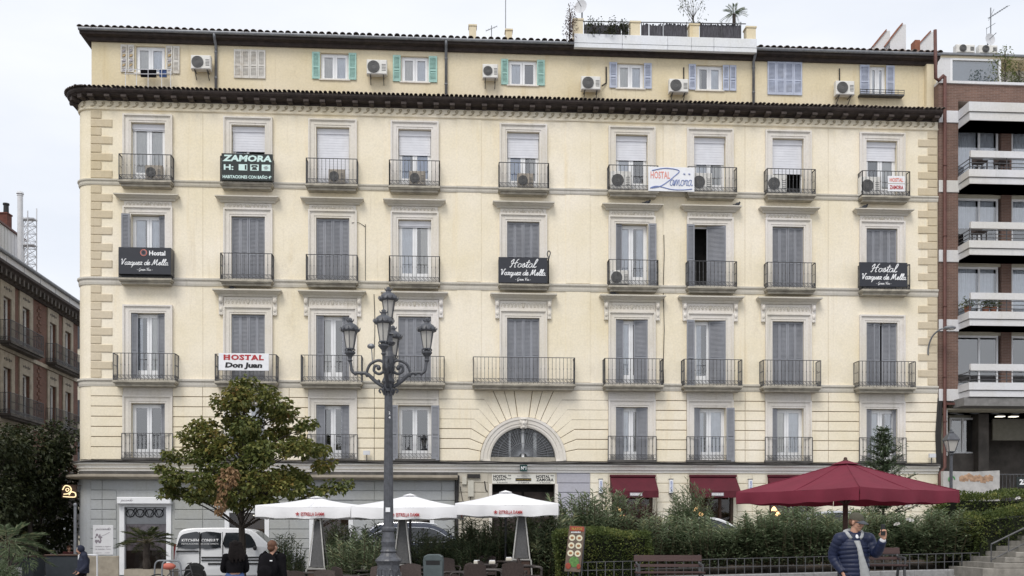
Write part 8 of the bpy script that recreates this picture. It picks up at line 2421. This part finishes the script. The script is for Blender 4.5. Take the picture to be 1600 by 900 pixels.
def person(label, loc, rz, J, hgt, face, clothes, voxel=0.011, detail=True, curlL=0.5, curlR=0.5, handL=None, handR=None):
    """J: joints in metres for a 1.7 m figure, facing -y; scaled to hgt"""
    t = thing('person', label, 'person', loc, rz); s = hgt/1.70
    j = {k: Vector(v) for k, v in J.items()}
    mb = MB()
    at, rot = head(mb, j['head'], face)
    limb(mb,[j['neck'],(j['neck']+j['head'])/2,j['head']+V(0,0.01,-0.04)],[0.058,0.054,0.058])
    p = smooth_path([j['pelvis'],j['waist'],j['chest'],j['neck']+V(0,0,-0.03)],5)
    wd = [(0.115,0.16),(0.105,0.145),(0.12,0.175),(0.06,0.08)]
    rr = []
    for i in range(len(p)):
        f = i/(len(p)-1)*3; a = int(min(f,2)); w = f-a; rr.append((wd[a][0]*(1-w)+wd[a+1][0]*w, wd[a][1]*(1-w)+wd[a+1][1]*w))
    mb.tube(p, rr, 16); mb.ell(j['pelvis'],(0.165,0.115,0.12),12,8)
    for sd in ('L','R'):
        limb(mb,[j['sh'+sd],j['el'+sd],j['wr'+sd]],[0.056,0.046,0.040,0.034,0.027]); limb(mb,[j['chest']+V(0,0,0.06),j['sh'+sd]],[0.07,0.058])
        limb(mb,[j['hip'+sd],j['kn'+sd],j['an'+sd]],[0.088,0.075,0.056,0.054,0.038]); an = j['an'+sd]
        ft = j.get('toe'+sd, an+V(0,-0.17,-0.055)); limb(mb,[an+V(0,0.03,-0.045),an+V(0,-0.06,-0.05),ft],[0.036,0.036,0.026])
        d = (j['wr'+sd]-j['el'+sd]).normalized(); hd = handL if sd == 'L' else handR
        if hd: hand(mb, j['wr'+sd], hd[0], hd[1], hd[2], hd[3])
        else: hand(mb, j['wr'+sd], d, V(0,-0.3,0) if abs(d.y) < 0.9 else V(0,0,1), 0.5, 1 if sd == 'L' else -1)
    b = remesh(mb, 'body', 'skin', voxel if detail else 0.014, 2, t); b.scale = (s,s,s)
    for (nm, build, mat, vx) in clothes:
        m = MB(); build(m, j, at, rot)
        o = remesh(m, nm, mat, vx, 1, t) if vx else m.build(nm, mat, t, smooth=True)
        o.scale = (s,s,s)
    return t
def trousers(m, j, at, rot, k=1.0):
    m.ell(j['pelvis']+V(0,0,0.0),(0.185*k,0.135*k,0.14),14,10)
    for sd in 'LR':
        limb(m,[j['hip'+sd]+V(0,0,0.05),j['kn'+sd],j['an'+sd]+V(0,0,0.02)],[0.108*k,0.09*k,0.072*k,0.068*k,0.060*k]); m.ell(j['hip'+sd],(0.11*k,0.12*k,0.12),10,8)
def shoes(m, j, at, rot):
    for sd in 'LR':
        an = j['an'+sd]; ft = j.get('toe'+sd, an+V(0,-0.17,-0.055)); limb(m,[an+V(0,0.045,-0.045),an+V(0,-0.05,-0.045),ft+V(0,-0.01,0)],[0.045,0.046,0.036])
def coat(length=0.0, k=1.0, sleeve=True):
    def f(m, j, at, rot):
        hem = j['pelvis']+V(0,0,0.04-length)
        p = smooth_path([hem,j['waist'],j['chest'],j['neck']+V(0,0,-0.035)],6); wd = [(0.155*k,0.20*k),(0.15*k,0.185*k),(0.155*k,0.205*k),(0.075,0.10)]; rr = []
        for i in range(len(p)):
            q = i/(len(p)-1)*3; a = int(min(q,2)); w = q-a; rr.append((wd[a][0]*(1-w)+wd[a+1][0]*w, wd[a][1]*(1-w)+wd[a+1][1]*w))
        m.tube(p, rr, 20)
        for sd in 'LR':
            limb(m,[j['sh'+sd],j['el'+sd],j['wr'+sd]],[0.082*k,0.07*k,0.062*k,0.056*k,0.048*k]); limb(m,[j['chest']+V(0,0,0.09),j['sh'+sd]],[0.09,0.082*k])
    return f
STAND = dict(head=(0,-0.01,1.555),neck=(0,0.01,1.40),chest=(0,0.01,1.22),waist=(0,0,1.03),pelvis=(0,0,0.90),
 shL=(0.185,0.01,1.345),shR=(-0.185,0.01,1.345),elL=(0.235,0.03,1.06),elR=(-0.235,0.03,1.06),wrL=(0.245,-0.05,0.83),wrR=(-0.245,-0.05,0.83),
 hipL=(0.095,0,0.88),hipR=(-0.095,0,0.88),knL=(0.105,-0.015,0.48),knR=(-0.105,-0.015,0.48),anL=(0.11,0.02,0.085),anR=(-0.11,0.02,0.085))

# ---- man with cap, quilted jacket, raised phone
MY = 14.0
mx = (1335-800)/FPX*MY
J = dict(STAND)
J.update(head=(0.02,-0.03,1.545),neck=(-0.01,0.0,1.385),chest=(-0.01,0.01,1.21),shL=(0.195,-0.01,1.325),shR=(-0.205,0.01,1.325),elL=(0.262,-0.10,1.13),wrL=(0.292,-0.30,1.335),elR=(-0.268,0.07,1.075),wrR=(-0.155,-0.07,0.83))
fdir = (0.62,-0.75,-0.22)
def jacket(m, j, at, rot):
    hem = j['pelvis']+V(0,0,-0.09)
    quilt(m,[hem,j['waist'],j['chest'],j['neck']+V(0,0,-0.06)],[(0.150,0.205),(0.152,0.205),(0.160,0.225),(0.105,0.155)],0.060,0.085,28,22)
    for sd in 'LR':
        quilt(m,[j['sh'+sd]+V(-0.05 if sd=='L' else 0.05,0,0.0),j['sh'+sd]+V(0.012 if sd=='L' else -0.012,0,-0.035),j['el'+sd],j['wr'+sd]*0.85+j['el'+sd]*0.15],[0.094,0.090,0.078,0.068,0.055],0.058,0.11,18,14)
        m.ell(j['sh'+sd],(0.085,0.095,0.080),12,8); m.ell(j['el'+sd],(0.070,0.070,0.070),12,8)
    limb(m,[j['shL'],j['chest']+V(0,0,0.13),j['shR']],[0.085,0.10,0.085])
def collar(m, j, at, rot):
    for k in range(3):
        n_ = 18; r = 0.098-0.006*k
        m.tube([j['neck']+V(r*1.25*cos(2*pi*i/n_), r*0.95*sin(2*pi*i/n_)+0.005, -0.045+0.024*k+0.02*sin(2*pi*i/n_)) for i in range(n_)],0.022,8,closed=True)
def hoodie(m, j, at, rot):
    # hood folded behind the neck, its edges running down into the open front
    n_ = 22
    for (r, z, th) in ((0.100,-0.035,0.026),(0.098,0.005,0.024)):
        pts = [j['neck']+V(r*1.25*cos(2*pi*i/n_), r*0.92*sin(2*pi*i/n_)+0.012, z+0.055*sin(2*pi*i/n_)) for i in range(n_)]
        m.tube(pts, th, 8, closed=True)
    m.ell(j['neck']+V(-0.01,0.085,-0.01),(0.125,0.055,0.075),12,8)
    for sx in (-1,1): limb(m,[j['neck']+V(sx*0.108,0.03,0.03),j['neck']+V(sx*0.098,-0.05,0.0),j['neck']+V(sx*0.072,-0.095,-0.045)],[0.034,0.030,0.018],4)
def hoodie_front(m, j, at, rot):
    # wedge of grey sweatshirt showing between the jacket fronts
    L_ = [(1.30,-0.050,0.046,-0.105),(1.22,-0.020,0.052,-0.156),(1.10,0.002,0.078,-0.170),(1.00,0.012,0.112,-0.170),(0.90,0.022,0.148,-0.162),(0.79,0.030,0.172,-0.150)]
    k = len(L_)
    for (z,x0,x1,y) in L_: m.v += [(x0,y+0.03,z),(x0+0.006,y-0.006,z),((x0+x1)/2,y-0.016,z),(x1-0.006,y+0.0,z),(x1,y+0.04,z)]
    for i in range(k-1):
        for e in range(4): m.f.append([5*i+e,5*i+e+1,5*i+6+e,5*i+5+e]); m.m.append(0)
def tee(m, j, at, rot):
    m.ell(j['neck']+V(0.012,-0.088,-0.055),(0.034,0.018,0.060),10,8)
def cap_crown(m, j, at, rot):
    n_ = 20; rows = 7
    for i in range(rows):
        a = i/(rows-1)*pi/2
        for q in range(n_):
            b = 2*pi*q/n_; m.v.append(tuple(at(0.088*cos(a)*cos(b), -0.010+0.106*cos(a)*sin(b), 0.040+0.098*sin(a)*(1-0.12*sin(b)*cos(a)))))
    for i in range(rows-1):
        for q in range(n_): m.f.append([i*n_+q,i*n_+(q+1)%n_,(i+1)*n_+(q+1)%n_,(i+1)*n_+q]); m.m.append(0)
    m.ell(at(0,-0.01,0.138),(0.010,0.010,0.008),8,5)
def cap_brim(m, j, at, rot):
    n_ = 14
    for (e, dz) in ((0.0,0.0),(1.0,0.0),(0.0,-0.008),(1.0,-0.008)):
        for q in range(n_+1):
            b = pi*q/n_; x = 0.086*cos(b); y = 0.075*sin(b)+0.02
            m.v.append(tuple(at(x*(1-0.10*e), y+e*0.085*sin(b)**0.7, 0.048+dz-0.030*e*sin(b)-0.03*(x/0.086)**2)))
    k = n_+1
    for q in range(n_):
        m.f += [[q,q+1,k+q+1,k+q],[2*k+q,3*k+q,3*k+q+1,2*k+q+1],[k+q,k+q+1,3*k+q+1,3*k+q]]; m.m += [0,0,0]
def hair_back(m, j, at, rot):
    m.ell(at(0,-0.045,0.0),(0.080,0.070,0.070),12,8,rot=rot)
def cuff(m, j, at, rot):
    d = (j['wrL']-j['elL']).normalized(); limb(m,[j['wrL']-d*0.045,j['wrL']-d*0.030],[0.043,0.040],3)
man = person('man in navy quilted jacket and olive cap looking at his raised phone', (mx,MY,gz(mx,MY)), 0.0, J, 1.70, fdir,
 [('trousers',trousers,'cloth_black',0.012),('shoes',shoes,'rubber',0.012),('jacket',jacket,'jacket_navy',0.0075),('jacket_collar',collar,'jacket_navy',0.009),('hood',hoodie,'hood_grey',0.010),('sweatshirt',hoodie_front,'hood_grey',None),('tee_shirt',tee,'sign_white',0.010),('cap',cap_crown,'cap_olive',None),('cap_brim',cap_brim,'cap_brim',None),('hair',hair_back,'hair_brown',0.010),('cuff',cuff,'sign_white',0.010)],
 voxel=0.006, handL=((-0.12,-0.15,1.0),(-0.35,-1.0,0.0),1.15,-1))
w_ = Vector(J['wrL'])
ph = thing('phone', 'black phone held up in the raised hand of the man', 'phone', (mx+w_.x-0.025,MY+w_.y-0.048,gz(mx,MY)+w_.z+0.035), 0.5)
MB().bbox(-0.037,0.037,-0.005,0.004,0,0.15,0.004).build('case','phone_black',ph); MB().box(-0.033,0.033,0.0045,0.0055,0.006,0.144).build('screen','penthouse_glass',ph)

# ---- woman with long black hair seen from behind
wy = 22.0; wx = (367-800)/FPX*wy
J2 = dict(STAND); J2.update(elL=(0.24,-0.05,1.08),wrL=(0.12,-0.24,1.05),elR=(-0.24,-0.05,1.08),wrR=(-0.12,-0.24,1.05))
def long_hair(m, j, at, rot):
    m.ell(at(0,-0.012,0.042),(0.098,0.118,0.094),14,10,rot=rot)
    for q in range(11):
        x = -0.10+0.20*q/10; ln = 0.30+0.04*sin(q*1.9); limb(m,[at(x*0.85,-0.06,0.05),at(x*1.15,-0.09,-0.08),at(x*1.5,-0.11,-0.20),at(x*1.35+0.015*sin(q*2.2),-0.12,-ln)],[0.05,0.042,0.036,0.022],4,8)
person('woman with long black hair and black jacket seen from behind', (wx,wy,gz(wx,wy)), pi+0.3, J2, 1.76, (0.25,-1,-0.15),
 [('jeans',trousers,'denim',0.012),('shoes',shoes,'rubber',0.012),('jacket',coat(-0.10,0.9),'cloth_black',0.012),('hair',long_hair,'hair_black',0.010)], detail=False)
# ---- person with a black backpack seen from behind
wy = 20.0; wx = (426-800)/FPX*wy
def short_hair(m, j, at, rot):
    m.ell(at(0,-0.02,0.04),(0.086,0.105,0.092),14,10,rot=rot); m.ell(at(0,-0.05,-0.02),(0.078,0.07,0.08),12,8,rot=rot)
pk = person('person with short brown hair and bulky black coat seen from behind', (wx,wy,gz(wx,wy)), pi-0.25, STAND, 1.72, (-0.3,-1,0),
 [('trousers',trousers,'cloth_black',0.013),('shoes',shoes,'rubber',0.013),('coat',coat(0.12,1.18),'cloth_black',0.013),('hair',short_hair,'hair_brown',0.010)], detail=False)
bg = thing('backpack', 'black backpack on the person with short brown hair', 'backpack', (wx-0.05,wy-0.20,gz(wx,wy)+0.92), -0.25)
mb = MB(); mb.ell((0,0,0.26),(0.21,0.10,0.28),14,10); mb.ell((0,-0.09,0.16),(0.15,0.05,0.14),12,8); remesh(mb,'bag','cloth_black',0.012,2,bg)
mb = MB(); mb.tube(smooth_path([(-0.12,0.02,0.50),(-0.13,0.16,0.56),(-0.13,0.27,0.45)],4),0.018,6); mb.tube(smooth_path([(0.12,0.02,0.50),(0.13,0.16,0.56),(0.13,0.27,0.45)],4),0.018,6); mb.build('strap','cloth_black',bg)
MB().box(0.10,0.15,-0.105,-0.095,0.38,0.40).build('reflector_or_glint','ink_white',bg)  # small white box put in as a painted glint on the bag
# ---- hooded walker by the poster
wy = 30.0; wx = (130-800)/FPX*wy
J3 = dict(STAND); J3.update(head=(0,-0.09,1.52),neck=(0,-0.03,1.385),knL=(0.09,-0.20,0.50),anL=(0.09,-0.24,0.10),knR=(-0.09,0.02,0.48),anR=(-0.09,0.34,0.16),elL=(0.23,0.05,1.06),wrL=(0.2,-0.12,0.88),elR=(-0.23,0.0,1.06),wrR=(-0.2,-0.14,0.9))
def hood_up(m, j, at, rot):
    m.ell(at(0,-0.03,0.02),(0.105,0.115,0.125),14,10,rot=rot); m.ell(j['neck']+V(0,0.04,0.0),(0.13,0.11,0.10),12,8)
person('person in dark navy hooded coat walking past the white poster', (wx,wy,gz(wx,wy)), radians(-58), J3, 1.66, (0,-1,-0.35),
 [('trousers',trousers,'cloth_black',0.014),('shoes',shoes,'rubber',0.014),('coat',coat(0.12,1.12),'cloth_navy',0.013),('hood',hood_up,'cloth_navy',0.012),('hair',short_hair,'ac_tan',0.011)], voxel=0.013, detail=False)
# ---- person in maroon beyond the container
wy = 40.0; wx = (108-800)/FPX*wy
person('person in maroon top half hidden behind the dark container', (wx,wy,gz(wx,wy)-0.1), 0.6, STAND, 1.52, (0.2,-1,-0.1),
 [('trousers',trousers,'cloth_black',0.015),('shoes',shoes,'rubber',0.015),('coat',coat(0.0,1.05),'leaf_maroon',0.014),('hair',short_hair,'hair_brown',0.011)], voxel=0.014, detail=False)
